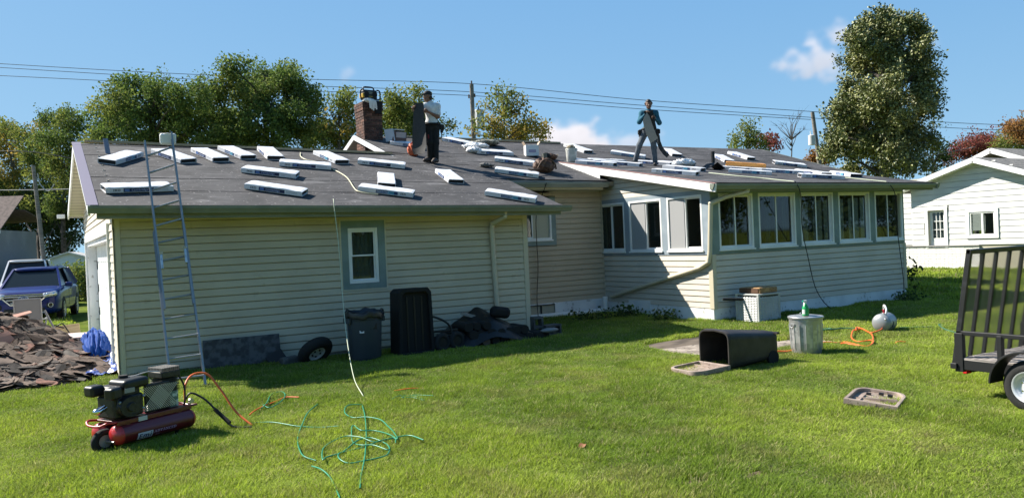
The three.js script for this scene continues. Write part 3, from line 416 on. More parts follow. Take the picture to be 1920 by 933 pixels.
{ // brick chimney against the gable, partly through the rake
  const ch = sub('chimney', house, 'dark red brick chimney beside the small gable'); const x0 = 6.42, z1 = -6.05, w = 0.52, dz = 0.62, y0 = 3.7, y1 = 5.62, r = rnd(5); const bm = [[0.075, 0.034, 0.024], [0.11, 0.05, 0.035], [0.06, 0.03, 0.024], [0.14, 0.066, 0.045]].map((c, i) => mapped(mottle(c.map(v => v * 0.7), c.map(v => v * 1.25), { f: 8, tile: 0.3, seed: 60 + i }), 0.9, { bumpMap: bGrit, bumpScale: 0.003 }));
  new B().span(x0 + 0.012, x0 + w - 0.012, y0, y1 - 0.01, z1 - dz + 0.012, z1 - 0.012).build('mortar', mat([0.16, 0.14, 0.125], 0.95), ch);
  const bh = 0.066, st = 0.076; let k = 0; for (let y = y0; y < y1; y += st, k++) { const out = y > y1 - 3 * st ? 0.024 : y > y1 - 5 * st ? 0.012 : 0; const n = 3, bl = w / n, off = k % 2 ? bl / 2 : 0; for (let i = -1; i <= n; i++) { let a = x0 - out + i * bl + off, c = a + bl - 0.011; a = Math.max(a, x0 - out); c = Math.min(c, x0 + w + out); if (c - a < 0.04) continue; new B().span(a, c, y, y + bh, z1 - 0.1, z1 + out + (r() - 0.5) * 0.006).build('brick', bm[(r() * 4) | 0], ch); } for (let i = -1; i < 3; i++) { const bl2 = dz / 3; let a = z1 - dz + i * bl2 + (k % 2 ? 0 : bl2 / 2), c = a + bl2 - 0.011; a = Math.max(a, z1 - dz); c = Math.min(c, z1 - 0.102); if (c - a < 0.04) continue; new B().span(x0 - out - (r() - 0.5) * 0.006, x0 + 0.1, y, y + bh, a, c).build('brick', bm[(r() * 4) | 0], ch); } }
  new B().span(x0 + 0.0, x0 + w, y1, y1 + 0.03, z1 - dz, z1).build('chimney_cap', mat([0.12, 0.11, 0.10], 0.9), ch);
  new B().add(new RoundedBoxGeometry(0.2, 0.3, 0.03, 2, 0.012), M4(x0 + 0.4, y1 - 0.12, z1 + 0.05, 0.05)).add(new RoundedBoxGeometry(0.22, 0.06, 0.3, 2, 0.02), M4(x0 + 0.42, y1 + 0.04, z1 - 0.1)).build('rubber_flashing', MT.blackMatt, ch);
}
// ---------------------------------------------------------------- trees and plants
const leafMats = {};
function leafGeo(n, rad, size, seed) { // one spray of n separate leaves
  const r = rnd(seed), pos = [], nor = [];
  for (let i = 0; i < n; i++) {
    const c = V(r() - 0.5, r() - 0.5, r() - 0.5).multiplyScalar(2 * rad); const a = V(r() - 0.5, r() - 0.8, r() - 0.5).normalize(), w = V(r() - 0.5, r() - 0.5, r() - 0.5).cross(a).normalize(), s = size * (0.7 + 0.6 * r()), nn = a.clone().cross(w).normalize();
    const p0 = c, p1 = c.clone().addScaledVector(a, s * 0.5).addScaledVector(w, s * 0.36).addScaledVector(nn, s * 0.08), p2 = c.clone().addScaledVector(a, s), p3 = c.clone().addScaledVector(a, s * 0.5).addScaledVector(w, -s * 0.36).addScaledVector(nn, s * 0.08);
    for (const t of [[p0, p1, p2], [p0, p2, p3]]) { const m = t[1].clone().sub(t[0]).cross(t[2].clone().sub(t[0])).normalize(); for (const p of t) { pos.push(p.x, p.y, p.z); nor.push(m.x, m.y, m.z); } }
  }
  const g = new THREE.BufferGeometry(); g.setAttribute('position', new THREE.Float32BufferAttribute(pos, 3)); g.setAttribute('normal', new THREE.Float32BufferAttribute(nor, 3)); return g;
}
const barkM = mapped(mottle([0.06, 0.05, 0.04], [0.13, 0.11, 0.09], { f: 8, tile: 0.8, seed: 70 }), 0.95, { bumpMap: bMid, bumpScale: 0.02 });
const leafM = new THREE.MeshPhysicalMaterial({ color: 0xffffff, roughness: 0.96, specularIntensity: 0.3, transmission: 0.45, thickness: 0, side: THREE.DoubleSide });
const leafGloss = new THREE.MeshStandardMaterial({ color: 0xffffff, roughness: 0.5, side: THREE.DoubleSide });
const hsl = { // linear leaf colours
  green: [[0.097, 0.152, 0.034], [0.128, 0.189, 0.041], [0.070, 0.116, 0.027], [0.172, 0.213, 0.049]],
  olive: [[0.140, 0.177, 0.037], [0.187, 0.220, 0.044], [0.097, 0.134, 0.029], [0.236, 0.244, 0.055]],
  gold: [[0.268, 0.232, 0.049], [0.329, 0.262, 0.055], [0.195, 0.195, 0.041], [0.366, 0.256, 0.061]],
  dark: [[0.049, 0.079, 0.020], [0.067, 0.104, 0.024], [0.037, 0.061, 0.017]],
  red: [[0.207, 0.049, 0.046], [0.268, 0.073, 0.061], [0.146, 0.044, 0.044], [0.207, 0.104, 0.055]],
  rust: [[0.317, 0.159, 0.055], [0.366, 0.195, 0.061], [0.220, 0.134, 0.043]],
  poplar: [[0.115, 0.135, 0.036], [0.160, 0.178, 0.045], [0.080, 0.100, 0.028], [0.225, 0.225, 0.070]],
};
// crown = blobs [x, y, z, radius, squash]; leaves spread through each blob's outer part, thinned by noise so that sky shows
function tree(name, label, base, blobs, pal, { n = 2600, leaf = 0.13, spray = 0.34, per = 9, seed = 1, trunkR = 0.18, thin = 0.42, group, gloss, cat = 'tree', limb = 1, shell = 0.45, mixp, lift = 0 } = {}) {
  const t = thing(name, label, cat, base, 0, group), r = rnd(seed * 7919 + 3), [bx, by, bz] = base; const bl = blobs.map(([x, y, z, R0, q = 0.85]) => [x - bx, y - by, z - bz, R0, q]);
  // trunk and limbs
  const b = new B(), topY = Math.max(...bl.map(q => q[1])), cx = bl.reduce((s, q) => s + q[0], 0) / bl.length, cz = bl.reduce((s, q) => s + q[2], 0) / bl.length; const fork = topY * (0.35 + lift);
  const lean = (y) => [cx * Math.min(1, y / topY) * 0.9, y, cz * Math.min(1, y / topY) * 0.9];
  const pts = [0, 0.2, 0.4, 0.6, 0.8, 0.97].map(k => { const q = lean(topY * k); return [q[0] + (r() - 0.5) * 0.3 * k, q[1] + (k ? 0 : -0.2), q[2] + (r() - 0.5) * 0.3 * k]; });
  for (let i = 0; i < pts.length - 1; i++) b.cone(pts[i], pts[i + 1], trunkR * (1.1 - i * 0.2), trunkR * (0.9 - i * 0.19), 8);
  for (const [x, y, z, R0] of bl) for (let k = 0; k < limb; k++) { const s = lean(Math.min(topY * 0.85, Math.max(fork * 0.5, y - R0 * (0.8 + r())))); const e = [x + (r() - 0.5) * R0, y + (r() - 0.2) * R0 * 0.8, z + (r() - 0.5) * R0], m = [(s[0] + e[0]) / 2 + (r() - 0.5) * 0.3, (s[1] + e[1]) / 2 + 0.15 * R0, (s[2] + e[2]) / 2 + (r() - 0.5) * 0.3]; const w = trunkR * 0.32; b.cone(s, m, w, w * 0.6, 6).cone(m, e, w * 0.6, w * 0.15, 5); for (let j = 0; j < 3; j++) { const f = [e[0] + (r() - 0.5) * R0 * 1.3, e[1] + (r() - 0.3) * R0, e[2] + (r() - 0.5) * R0 * 1.3]; b.cone(m.map((v, i2) => v * 0.4 + e[i2] * 0.6), f, w * 0.35, w * 0.08, 4); } }
  b.build('trunk', barkM, t);
  if (!n) return t;
  const mats = [], cols = [], bl2 = []; // each blob is a cluster of smaller leaf clumps
  for (const [x, y, z, R0, q] of bl) { const m = R0 > 0.55 ? 12 : 5; for (let i = 0; i < m; i++) { const u = r() * 1.9 - 0.85, a = r() * 6.2832, s = Math.sqrt(Math.max(0, 1 - u * u)), rr = R0 * (0.30 + 0.78 * Math.sqrt(r())); bl2.push([x + s * Math.cos(a) * rr, y + u * rr * q, z + s * Math.sin(a) * rr, R0 * (0.19 + 0.19 * r()), 0.72]); }
    for (let i = 0; i < (R0 > 0.4 ? 4 : 2); i++) { const a = r() * 6.2832, u = 0.1 + r() * 0.9, s = Math.sqrt(1 - u * u), l = 1.1 + 0.55 * r(); for (let j = 0; j < 3; j++) { const k = l * (0.72 + 0.14 * j); bl2.push([x + s * Math.cos(a) * R0 * k, y + u * R0 * k * q + j * 0.04, z + s * Math.sin(a) * R0 * k, R0 * (0.16 - 0.035 * j), 0.9]); } } }
  const area = bl2.reduce((s, q) => s + q[3] * q[3], 0);
  for (const [x, y, z, R0, q] of bl2) {
    const k = Math.round(n * 0.72 * R0 * R0 / area); const ph = r() * 50;
    for (let i = 0; i < k; i++) {
      const u = r() * 2 - 1, a = r() * 6.2832, s = Math.sqrt(1 - u * u), rr = R0 * (shell + (1.06 - shell) * Math.sqrt(r()));
      const dx = s * Math.cos(a), dy = u, dz = s * Math.sin(a); const P = [x + dx * rr, y + dy * rr * q, z + dz * rr];
      const nz = fbm(P[0] * 0.9 + ph, P[1] * 0.9 + P[2] * 0.7, seed, 3); if (nz < thin + 0.06) continue; if (P[1] < 0.2) continue;
      const sc = 0.7 + 0.6 * r(); const m = new THREE.Matrix4().compose(V(...P), new THREE.Quaternion().setFromEuler(new THREE.Euler(r() * 6.28, r() * 6.28, r() * 6.28)), V(sc, sc, sc)); mats.push(m);
      let pl = pal; if (mixp && fbm(P[0] * 0.5 + 9, P[1] * 0.6 + P[2] * 0.3, seed + 40, 2) > mixp[1]) pl = mixp[0];
      const c = pl[(r() * pl.length) | 0], v = 0.8 + 0.45 * r(); cols.push([c[0] * v, c[1] * v, c[2] * v]);
    }
  }
  const im = new THREE.InstancedMesh(leafGeo(per, spray, leaf, seed), gloss ? leafGloss : leafM, mats.length); mats.forEach((m, i) => { im.setMatrixAt(i, m); im.setColorAt(i, lin(...cols[i])); });
  im.name = 'crown'; im.castShadow = im.receiveShadow = true; im.userData.kind = 'stuff'; t.add(im); return t;
}
// set out blobs from survey sightings: [px, py, radius px] at distance D, with some depth
const bl = (D, list, seed = 1, jit = 1.2) => { const r = rnd(seed); return list.map(([x, y, q, s]) => { const d = D + (r() - 0.5) * 2 * jit, p = at(x, y, d); return [p.x, p.y, p.z, q / 1505.4 * d, s || 0.85]; }); };
const foot = (px, D) => { const p = at(px, 500, D); return [p.x, GY, p.z]; };
// left wood
const LW = 'trees along the far side of the street';
tree('maple_tree', 'yellowing leafy tree at the left edge above the brown roofed cottage', foot(30, 52), bl(52, [[20, 270, 48], [60, 265, 40], [10, 330, 55], [65, 325, 50], [25, 390, 55], [-30, 290, 50], [70, 390, 45], [-25, 380, 55]], 3, 2), hsl.olive, { n: 6500, seed: 3, mixp: [hsl.gold, 0.52], group: LW, thin: 0.36 });
tree('ash_tree', 'green tree with thin spiky top between the yellowing tree and the garage rake', foot(118, 48), bl(48, [[108, 232, 24], [128, 225, 20], [148, 235, 22], [112, 275, 36], [150, 280, 34], [105, 330, 44], [150, 335, 42], [90, 390, 45], [140, 395, 45], [80, 300, 30]], 4, 2), hsl.green, { n: 7000, seed: 4, mixp: [hsl.olive, 0.5], group: LW, thin: 0.38 });
tree('understory_tree', 'dark shaded tree low behind the leaning wooden pole', foot(70, 44), bl(50, [[40, 400, 45], [90, 420, 45], [130, 430, 42], [60, 450, 40], [110, 465, 35], [10, 440, 40]], 5, 1), hsl.dark, { n: 4200, seed: 5, group: LW, thin: 0.33 });
tree('broad_tree', 'broad green tree rising left of centre behind the garage ridge', foot(290, 44), bl(44, [[245, 160, 24], [215, 195, 32], [262, 190, 38], [300, 165, 24], [310, 200, 38], [350, 185, 36], [375, 165, 20], [385, 205, 36], [200, 235, 36], [250, 240, 42], [310, 245, 44], [370, 250, 44], [190, 280, 34], [240, 290, 40], [300, 290, 44], [360, 295, 44], [180, 200, 16]], 6, 2), hsl.green, { n: 11000, seed: 6, mixp: [hsl.olive, 0.50], group: LW, trunkR: 0.3, thin: 0.4 });
tree('broad_tree', 'tallest green tree of the left wood, just left of the brick chimney', foot(510, 46), bl(46, [[440, 130, 22], [430, 160, 28], [470, 150, 32], [510, 140, 24], [545, 145, 28], [530, 175, 40], [480, 190, 44], [430, 200, 40], [570, 185, 32], [590, 205, 22], [550, 225, 46], [500, 235, 46], [440, 240, 44], [580, 250, 34], [530, 275, 44], [470, 280, 44], [420, 285, 40]], 7, 2), hsl.green, { n: 11500, seed: 7, mixp: [hsl.olive, 0.54], group: LW, trunkR: 0.32, thin: 0.41 });
tree('locust_tree', 'thin yellow green tree directly left of the brick chimney', foot(640, 44), bl(44, [[640, 190, 16], [655, 185, 14], [622, 205, 18], [650, 215, 24], [620, 240, 26], [655, 250, 24], [630, 275, 28], [600, 265, 18]], 8, 1), hsl.olive, { n: 2300, seed: 8, group: LW, thin: 0.44, trunkR: 0.14, mixp: [hsl.gold, 0.6], shell: 0.2 });
tree('locust_tree', 'loose yellow green tree between the chimney and the worker in white', foot(760, 44), bl(44, [[745, 185, 18], [775, 182, 16], [735, 205, 22], [770, 205, 24], [800, 200, 16], [750, 230, 26], [785, 235, 24], [725, 235, 18], [755, 255, 24], [815, 228, 14], [840, 240, 12]], 9, 1), hsl.olive, { n: 2700, seed: 9, group: LW, thin: 0.43, trunkR: 0.15, mixp: [hsl.gold, 0.58], shell: 0.2 });
tree('sapling_tree', 'open branched light green tree right of the utility pole with the grey box', foot(948, 42), bl(42, [[945, 178, 11], [930, 172, 9], [965, 180, 10], [920, 200, 13], [950, 205, 16], [980, 205, 13], [990, 235, 17], [950, 232, 19], [915, 235, 15], [965, 255, 20], [1005, 245, 16], [920, 257, 16], [1018, 257, 10], [890, 240, 10], [875, 252, 9]], 10, 0.8), hsl.olive, { n: 1500, seed: 10, group: LW, thin: 0.45, trunkR: 0.11, mixp: [hsl.gold, 0.58], shell: 0.1, limb: 2 });
// right hand trees
tree('small_tree', 'small olive tree above the roof right of the worker in teal', foot(1405, 50), bl(50, [[1400, 240, 12], [1410, 232, 9], [1395, 260, 16], [1412, 265, 17], [1392, 280, 14], [1420, 280, 14]], 11, 0.6), hsl.olive, { n: 800, seed: 11, thin: 0.42, trunkR: 0.1, shell: 0.1 });
tree('red_shrub_tree', 'low red leaved bush tree beside the small olive tree', foot(1440, 54), bl(54, [[1435, 265, 12], [1445, 275, 14], [1452, 262, 9], [1458, 280, 10], [1380, 278, 8]], 12, 0.5), hsl.red, { n: 520, seed: 12, thin: 0.38, trunkR: 0.08, shell: 0.1, mixp: [hsl.green, 0.62] });
tree('bare_tree', 'leafless grey tree left of the leaning utility pole', foot(1485, 47), bl(47, [[1460, 235, 14], [1480, 225, 18], [1500, 220, 20], [1512, 240, 14], [1470, 260, 12], [1495, 255, 14]], 13, 0.6), hsl.green, { n: 0, seed: 13, trunkR: 0.09, limb: 3 });
tree('cottonwood_tree', 'tall cottonwood tree towering over the right end of the roof', foot(1660, 42), bl(42, [[1655, 38, 20], [1635, 55, 26], [1690, 55, 26], [1718, 50, 16], [1610, 80, 26], [1650, 90, 38], [1700, 90, 36], [1735, 100, 20], [1600, 115, 26], [1640, 130, 40], [1700, 130, 40], [1748, 108, 14], [1615, 165, 36], [1665, 175, 44], [1720, 160, 34], [1748, 180, 18], [1590, 210, 26], [1640, 215, 44], [1700, 215, 44], [1570, 225, 24], [1740, 215, 20], [1600, 260, 40], [1660, 265, 46], [1715, 262, 36], [1580, 290, 30], [1640, 300, 44], [1700, 305, 40], [1560, 255, 18]], 14, 1.8), hsl.poplar, { n: 21000, seed: 14, trunkR: 0.34, thin: 0.40, leaf: 0.11, spray: 0.34, per: 11, gloss: 1 });
tree('thin_tree', 'sparse dark tree leaning out right of the cottonwood', foot(1745, 47), bl(47, [[1755, 235, 14], [1745, 262, 16], [1770, 285, 18], [1750, 300, 22], [1785, 300, 14], [1730, 290, 18], [1765, 320, 18]], 15, 0.6), hsl.dark, { n: 700, seed: 15, thin: 0.45, trunkR: 0.12, shell: 0.1, limb: 2 });
tree('maple_tree', 'dark red maple tree left of the white neighbour roof peak', foot(1835, 62), bl(62, [[1800, 285, 14], [1815, 275, 16], [1840, 265, 18], [1855, 272, 16], [1830, 288, 18], [1860, 285, 16], [1790, 300, 12]], 16, 1), hsl.red, { n: 2200, seed: 16, thin: 0.36 });
tree('maple_tree', 'olive brown tree rising behind the white neighbour roof at the right edge', foot(1910, 58), bl(58, [[1890, 255, 20], [1910, 245, 22], [1935, 240, 26], [1890, 275, 20], [1920, 275, 26], [1950, 265, 26]], 17, 1), hsl.olive, { n: 2600, seed: 17, thin: 0.36, mixp: [hsl.rust, 0.5] });
tree('small_tree', 'small rust orange tree at the foot of the leaning utility pole', foot(1540, 56), bl(56, [[1535, 298, 10], [1550, 300, 9], [1528, 305, 8]], 18, 0.4), hsl.rust, { n: 420, seed: 18, thin: 0.34, trunkR: 0.08, shell: 0.1 });
// trees at the photographer's back, seen only in the window panes
{ const NT = ['third', 'fourth', 'fifth', 'sixth', 'second', 'seventh', 'first', 'eighth', 'ninth', 'tenth', 'eleventh', 'twelfth', 'thirteenth']; const bt = (x, z, h, s) => tree('yard_tree', 'broad dark tree ' + NT[s - 31] + ' of the rows behind the photographer', [x, GY, z], [[x, h * 0.75, z, h * 0.3], [x - h * 0.2, h * 0.55, z, h * 0.28], [x + h * 0.22, h * 0.55, z + 1, h * 0.28], [x, h * 0.4, z - 1, h * 0.3], [x + h * 0.1, h * 0.25, z, h * 0.25], [x - h * 0.15, h * 0.25, z, h * 0.25]], hsl.dark, { n: 3200, seed: s, leaf: 0.3, spray: 0.7, thin: 0.3, group: 'trees behind the photographer' });
  bt(8, 42, 14, 31); bt(19, 40, 13, 32); bt(30, 41, 15, 33); bt(42, 36, 14, 34); bt(-4, 44, 13, 35); bt(54, 28, 14, 36); bt(-17, 42, 14, 37); bt(2, 52, 16, 38); bt(14, 51, 16, 39); bt(25, 52, 16, 40); bt(36, 49, 16, 41); bt(49, 44, 16, 42); bt(62, 34, 16, 43); }
// hedge and shrubs
function bush(name, label, cat, c, r3, pal, n, leaf, seed, group) { const t = thing(name, label, cat, c, 0, group), r = rnd(seed), ms = [], cs = []; const st = new B(); for (let i = 0; i < 7; i++) { const a = r() * 6.28; st.cone([0.05 * Math.cos(a), -0.02, 0.05 * Math.sin(a)], [r3[0] * 0.6 * Math.cos(a), r3[1] * (0.8 + r() * 0.8), r3[2] * 0.6 * Math.sin(a)], 0.012, 0.004, 5); } st.build('stem', barkM, t); for (let i = 0; i < n; i++) { const u = r() * 2 - 1, a = r() * 6.28, s = Math.sqrt(1 - u * u), q = 0.4 + 0.65 * Math.sqrt(r()); const x = s * Math.cos(a) * q * r3[0], y = r3[1] + u * q * r3[1], z = s * Math.sin(a) * q * r3[2]; if (fbm(x * 3 + seed, y * 3 + z * 2, seed, 2) < 0.36) continue; const k = 0.7 + 0.6 * r(); ms.push(new THREE.Matrix4().compose(V(x, y, z), new THREE.Quaternion().setFromEuler(new THREE.Euler(r() * 6, r() * 6, r() * 6)), V(k, k, k))); const c2 = pal[(r() * pal.length) | 0], v = 0.8 + r() * 0.5; cs.push(c2.map(q2 => q2 * v)); } const im = new THREE.InstancedMesh(leafGeo(6, leaf * 2, leaf, seed), leafM, ms.length); ms.forEach((m, i) => { im.setMatrixAt(i, m); im.setColorAt(i, lin(...cs[i])); }); im.name = 'foliage'; im.userData.kind = 'stuff'; im.castShadow = im.receiveShadow = true; t.add(im); return t; }
{ const h0 = foot(75, 39), h1 = foot(165, 37.5); for (let i = 0; i < 4; i++) { const k = i / 3; bush('hedge_shrub', ['leftmost clipped green shrub of the hedge behind the parked vehicles', 'second green hedge shrub, behind the white vehicle roof', 'third green hedge shrub, above the blue vehicle roof', 'hedge shrub nearest the garage wall behind the blue vehicle'][i], 'shrub', [h0[0] + (h1[0] - h0[0]) * k, GY, h0[2] + (h1[2] - h0[2]) * k], [0.75, 0.85, 0.7], hsl.green.concat(hsl.olive), 520, 0.11, 40 + i, 'hedge shrubs behind the parked vehicles'); } }
bush('rose_bush', 'dark leafy bush at the right end of the sunroom', 'bush', [18.5, GY + 0.3, 0.9], [0.34, 0.42, 0.34], hsl.dark, 120, 0.11, 50);
{ // low weeds along the shaded foundation
  const wl = [['dark weeds at the foot of the sunroom side wall', 10.8, -0.9, 0.3, 0.10], ['weeds under the lower part of the slanting downspout', 10.9, 0.3, 0.25, 0.07], ['low plants on the ground before the white drain pipe', 9.9, -1.1, 0.6, 0.06], ['weeds at the far end of the sunroom foundation', 17.3, 1.85, 0.35, 0.09]];
  wl.forEach(([l, x, z, r, h], i) => bush('weed_clump', l, 'weeds', [x, GY, z], [r, h, 0.25], hsl.dark.concat(hsl.green), 70, 0.07, 55 + i)); }
// ---------------------------------------------------------------- utility poles and wires
const poleM = mapped(grainTex([0.13, 0.115, 0.10], [0.25, 0.225, 0.20], 71), 0.9);
{
  const pole = (label, top, bot, D, r, extras) => { const a = at(...top, D), c = at(...bot, D), d = a.clone().sub(c); const k = (c.y - GY) / d.y; const base = c.clone().addScaledVector(d, -k); const t = thing('utility_pole', label, 'utility pole', [base.x, GY, base.z]); const L = (p) => [p.x - base.x, p.y - GY, p.z - base.z]; new B().cone(L(base), L(a), r * 1.2, r * 0.85, 12).build('pole_shaft', poleM, t); if (extras) extras(t, L, a); return t; };
  pole('grey utility pole with a flat grey box behind the roof ridge', [884, 158], [888, 262], 50, 0.15, (t, L, a) => {
    const p = L(at(899, 222, 49.7)); new B().rbox(0.5, 1.1, 0.3, 0.03, ...p).build('transformer', mat([0.45, 0.46, 0.46], 0.5), t); new B().cone([p[0] - 0.05, p[1] + 0.55, p[2]], [p[0] - 0.05, p[1] + 0.78, p[2]], 0.05, 0.03, 8).build('bushing', MT.black, t);
    const b = new B(); for (const [x, y] of [[884, 152], [879, 178], [890, 176]]) { const q = L(at(x, y + 3, 50)); b.cone([q[0], q[1] - 0.1, q[2]], [q[0], q[1] + 0.12, q[2]], 0.05, 0.05, 8); } b.build('insulator', mat([0.12, 0.08, 0.07], 0.4), t, { kind: 'stuff' });
  });
  pole('leaning wooden utility pole with a round transformer left of the cottonwood', [1524, 210], [1537, 305], 52, 0.14, (t, L) => {
    const p = L(at(1523, 263, 51.7)); new B().cone([p[0], p[1] - 0.3, p[2]], [p[0], p[1] + 0.3, p[2]], 0.22, 0.22, 16).sph(0.22, p[0], p[1] + 0.3, p[2], 1, 0.3, 1).build('transformer', mat([0.55, 0.56, 0.57], 0.45), t); new B().cone([p[0] - 0.08, p[1] + 0.33, p[2]], [p[0] - 0.1, p[1] + 0.6, p[2]], 0.04, 0.025, 8).build('bushing', MT.white, t);
    const b = new B(); b.tube([L(at(1521, 275, 51.7)), L(at(1518, 285, 51.6)), L(at(1525, 290, 51.8)), L(at(1533, 280, 52))].map(q => q), 0.02, 20, 5); b.build('drop_wire', MT.black, t);
  });
  pole('bare wooden pole leaning in front of the dark trees at the left', [62, 310], [82, 488], 34, 0.085, (t, L) => { new B().tube([L(at(70, 325, 34)), L(at(75, 345, 34)), L(at(90, 358, 34)), L(at(102, 345, 34))], 0.02, 24, 5).build('drop_wire', mat([0.4, 0.4, 0.4], 0.6), t); });
  const wire = (label, pts, D, r = 0.018, m = MT.black) => { const o = new B().tube(pts.map(([x, y], i) => { const p = at(x, y, Array.isArray(D) ? D[i] : D); return [p.x, p.y, p.z]; }), r, 60, 5).build('power_line', m); return tag(o, label, 'power line'); };
  wire('topmost overhead wire running from the left edge to the leaning pole', [[-60, 116], [250, 134], [560, 148], [884, 157], [1200, 187], [1524, 209]], 50);
  wire('middle overhead wire left of the grey pole, passing behind the chimney radio', [[-60, 123], [250, 142], [560, 160], [879, 172], [1200, 197], [1522, 220]], 50.2);
  wire('lowest of the three wires crossing the sky at the left', [[-60, 139], [250, 154], [560, 170], [879, 179], [1200, 204], [1521, 224]], 50.4);
  wire('upper overhead wire at the right between the cottonwood and the edge', [[1524, 209], [1760, 228], [1960, 237]], 51.9);
  wire('lower overhead wire at the right between the cottonwood and the edge', [[1522, 221], [1760, 238], [1960, 247]], 51.7);
  wire('low wire crossing the dark trees at the left, lower one', [[-40, 357], [60, 356], [160, 354]], [36, 36, 36], 0.022, mat([0.25, 0.25, 0.25], 0.5));
  wire('low wire crossing the dark trees at the left, upper one', [[-40, 284], [60, 285], [160, 302]], [36, 36, 36], 0.02);
  wire('thin service wire slanting over the right roof end toward the white neighbour', [[1540, 320], [1650, 303], [1720, 296], [1830, 275]], [46, 42, 40, 38], 0.014, mat([0.2, 0.2, 0.2], 0.5));
}
// ---------------------------------------------------------------- neighbouring buildings
{ // white house at the right: gable wall on x = 31.2 facing -x
  const H = thing('white_house', 'white lap sided house with low gable at the right edge', 'house'); const X = 31.2, m = mapped(mottle([0.56, 0.56, 0.54], [0.63, 0.63, 0.61], { f: 3, tile: 2, seed: 81 }), 0.6), wl = MT.white;
  const o = [X, -7.0], d = [0, 1], L = 5.6; const pk = 2.93; const top = (s) => s < pk ? 3.44 + s * 0.30 : 4.32 - (s - pk) * 0.354; const dr = [[0.62, 1.58, 0.3, 2.46], [2.35, 3.62, 1.15, 2.32]];
  wallCore(H, MT.core, o, d, L, GY - 0.1, 3.3, [[0.74, 1.46, 0.8, 2.36], [2.5, 3.47, 1.27, 2.19]], 0.15, (s) => top(s) - 0.1);
  siding(H, m, o, d, L, 0.9, 17, dr, 0.235, (s) => top(s) - 0.12);
  const K = onWall(o, d); let b;
  trimRing(H, wl, o, d, 0.62, 1.58, 0.8, 2.46, 0.74, 1.46, 0.8001, 2.36, 0.06, 'door_trim'); trimRing(H, wl, o, d, 2.35, 3.62, 1.15, 2.32, 2.48, 3.49, 1.26, 2.2, 0.06);
  const dd = sub('door', H); b = new B(); K.box(b, 0.74, 0.86, 0.8, 2.36, -0.14, -0.09); K.box(b, 1.34, 1.46, 0.8, 2.36, -0.14, -0.09); K.box(b, 0.86, 1.34, 0.8, 1.2, -0.14, -0.09); K.box(b, 0.86, 1.34, 2.26, 2.36, -0.14, -0.09); for (const s of [1.02, 1.18]) K.box(b, s - 0.012, s + 0.012, 1.2, 2.26, -0.13, -0.1); for (const y of [1.55, 1.9]) K.box(b, 0.86, 1.34, y - 0.012, y + 0.012, -0.129, -0.101); b.build('door_leaf', wl, dd); b = new B(); K.box(b, 0.86, 1.34, 1.2, 2.26, -0.118, -0.114); b.build('pane', MT.glass, dd); b = new B(); K.box(b, 0.8, 1.4, 0.85, 2.3, -0.2, -0.17); b.build('curtain', mat([0.55, 0.55, 0.55], 0.9), dd);
  const w = sub('window', H); b = new B(); K.box(b, 2.48, 2.54, 1.26, 2.2, -0.1, 0.03); K.box(b, 3.43, 3.49, 1.26, 2.2, -0.1, 0.03); K.box(b, 2.54, 3.43, 1.26, 1.32, -0.1, 0.03); K.box(b, 2.54, 3.43, 2.14, 2.2, -0.1, 0.03); K.box(b, 2.95, 3.02, 1.32, 2.14, -0.1, 0.02); b.build('frame', wl, w); b = new B(); K.box(b, 2.54, 3.43, 1.32, 2.14, -0.06, -0.055); b.build('pane', MT.glass, w); b = new B(); K.box(b, 2.4, 3.5, 1.2, 2.3, -1.3, -1.25); b.build('interior_wall', mat([0.12, 0.12, 0.12], 0.9), w);
  const rf = sub('roof', H); const rm = mapped(mottle([0.13, 0.125, 0.12], [0.21, 0.20, 0.19], { f: 12, tile: 1, seed: 82 }), 0.95, { bumpMap: bGrit, bumpScale: 0.006 });
  const ry = (s) => top(s) + 0.03, slab = (s0, s1, x0, x1, dy) => { const b2 = new B(); b2.add(sheetGeo((x, z) => ry(z + 7.0) + dy, x0, x1, s0 - 7.0, s1 - 7.0, 1, 1, 0.08)); return b2; };
  for (const [sa, sb] of [[-0.75, pk], [pk, L + 0.6]]) for (let i = 0; i < 18; i++) { const a = sa + (sb - sa) * i / 18, c = sa + (sb - sa) * (i + 1) / 18; slab(a, c, X - 0.42, X + 8, 0.0 + (i % 2) * 0.004).build('shingle_course', rm, rf); }
  for (const [a, c] of [[-0.78, pk], [L + 0.6, pk]]) { b = new B(); b.bar([X - 0.44, ry(a) - 0.1, a - 7], [X - 0.44, ry(c) - 0.1, c - 7], 0.04, 0.2); b.build('rake_board', wl, H); }
  b = new B(); b.quad([X - 0.42, ry(-0.75) - 0.19, -7.75], [X, ry(-0.75) - 0.19, -7.75], [X, ry(pk) - 0.19, pk - 7], [X - 0.42, ry(pk) - 0.19, pk - 7]).quad([X - 0.42, ry(pk) - 0.19, pk - 7], [X, ry(pk) - 0.19, pk - 7], [X, ry(L + 0.6) - 0.19, L - 6.4], [X - 0.42, ry(L + 0.6) - 0.19, L - 6.4]); b.build('soffit', wl, H, { kind: 'stuff' });
  // second roof peak behind
  const r2 = sub('roof', H); b = new B(); const t2 = (s) => 5.12 - Math.abs(s - 0.65) * 0.40; for (const [sa, sb] of [[-2.6, 0.65], [0.65, 5.2]]) b.add(sheetGeo((x, z) => t2(z + 7), X + 5.0, X + 12, sa - 7, sb - 7, 1, 1, 0.08)); b.build('shingle_roof', rm, r2, { kind: 'stuff' }); for (const sa of [-2.6, 5.2]) { b = new B(); b.bar([X + 4.98, t2(sa) - 0.12, sa - 7], [X + 4.98, t2(0.65) - 0.12, -6.35], 0.04, 0.22); b.build('rake_board', wl, r2); } new B().add(new THREE.BoxGeometry(0.1, 2.4, 5), M4(X + 5.3, 2.6, -5.6)).build('wall', m, H);
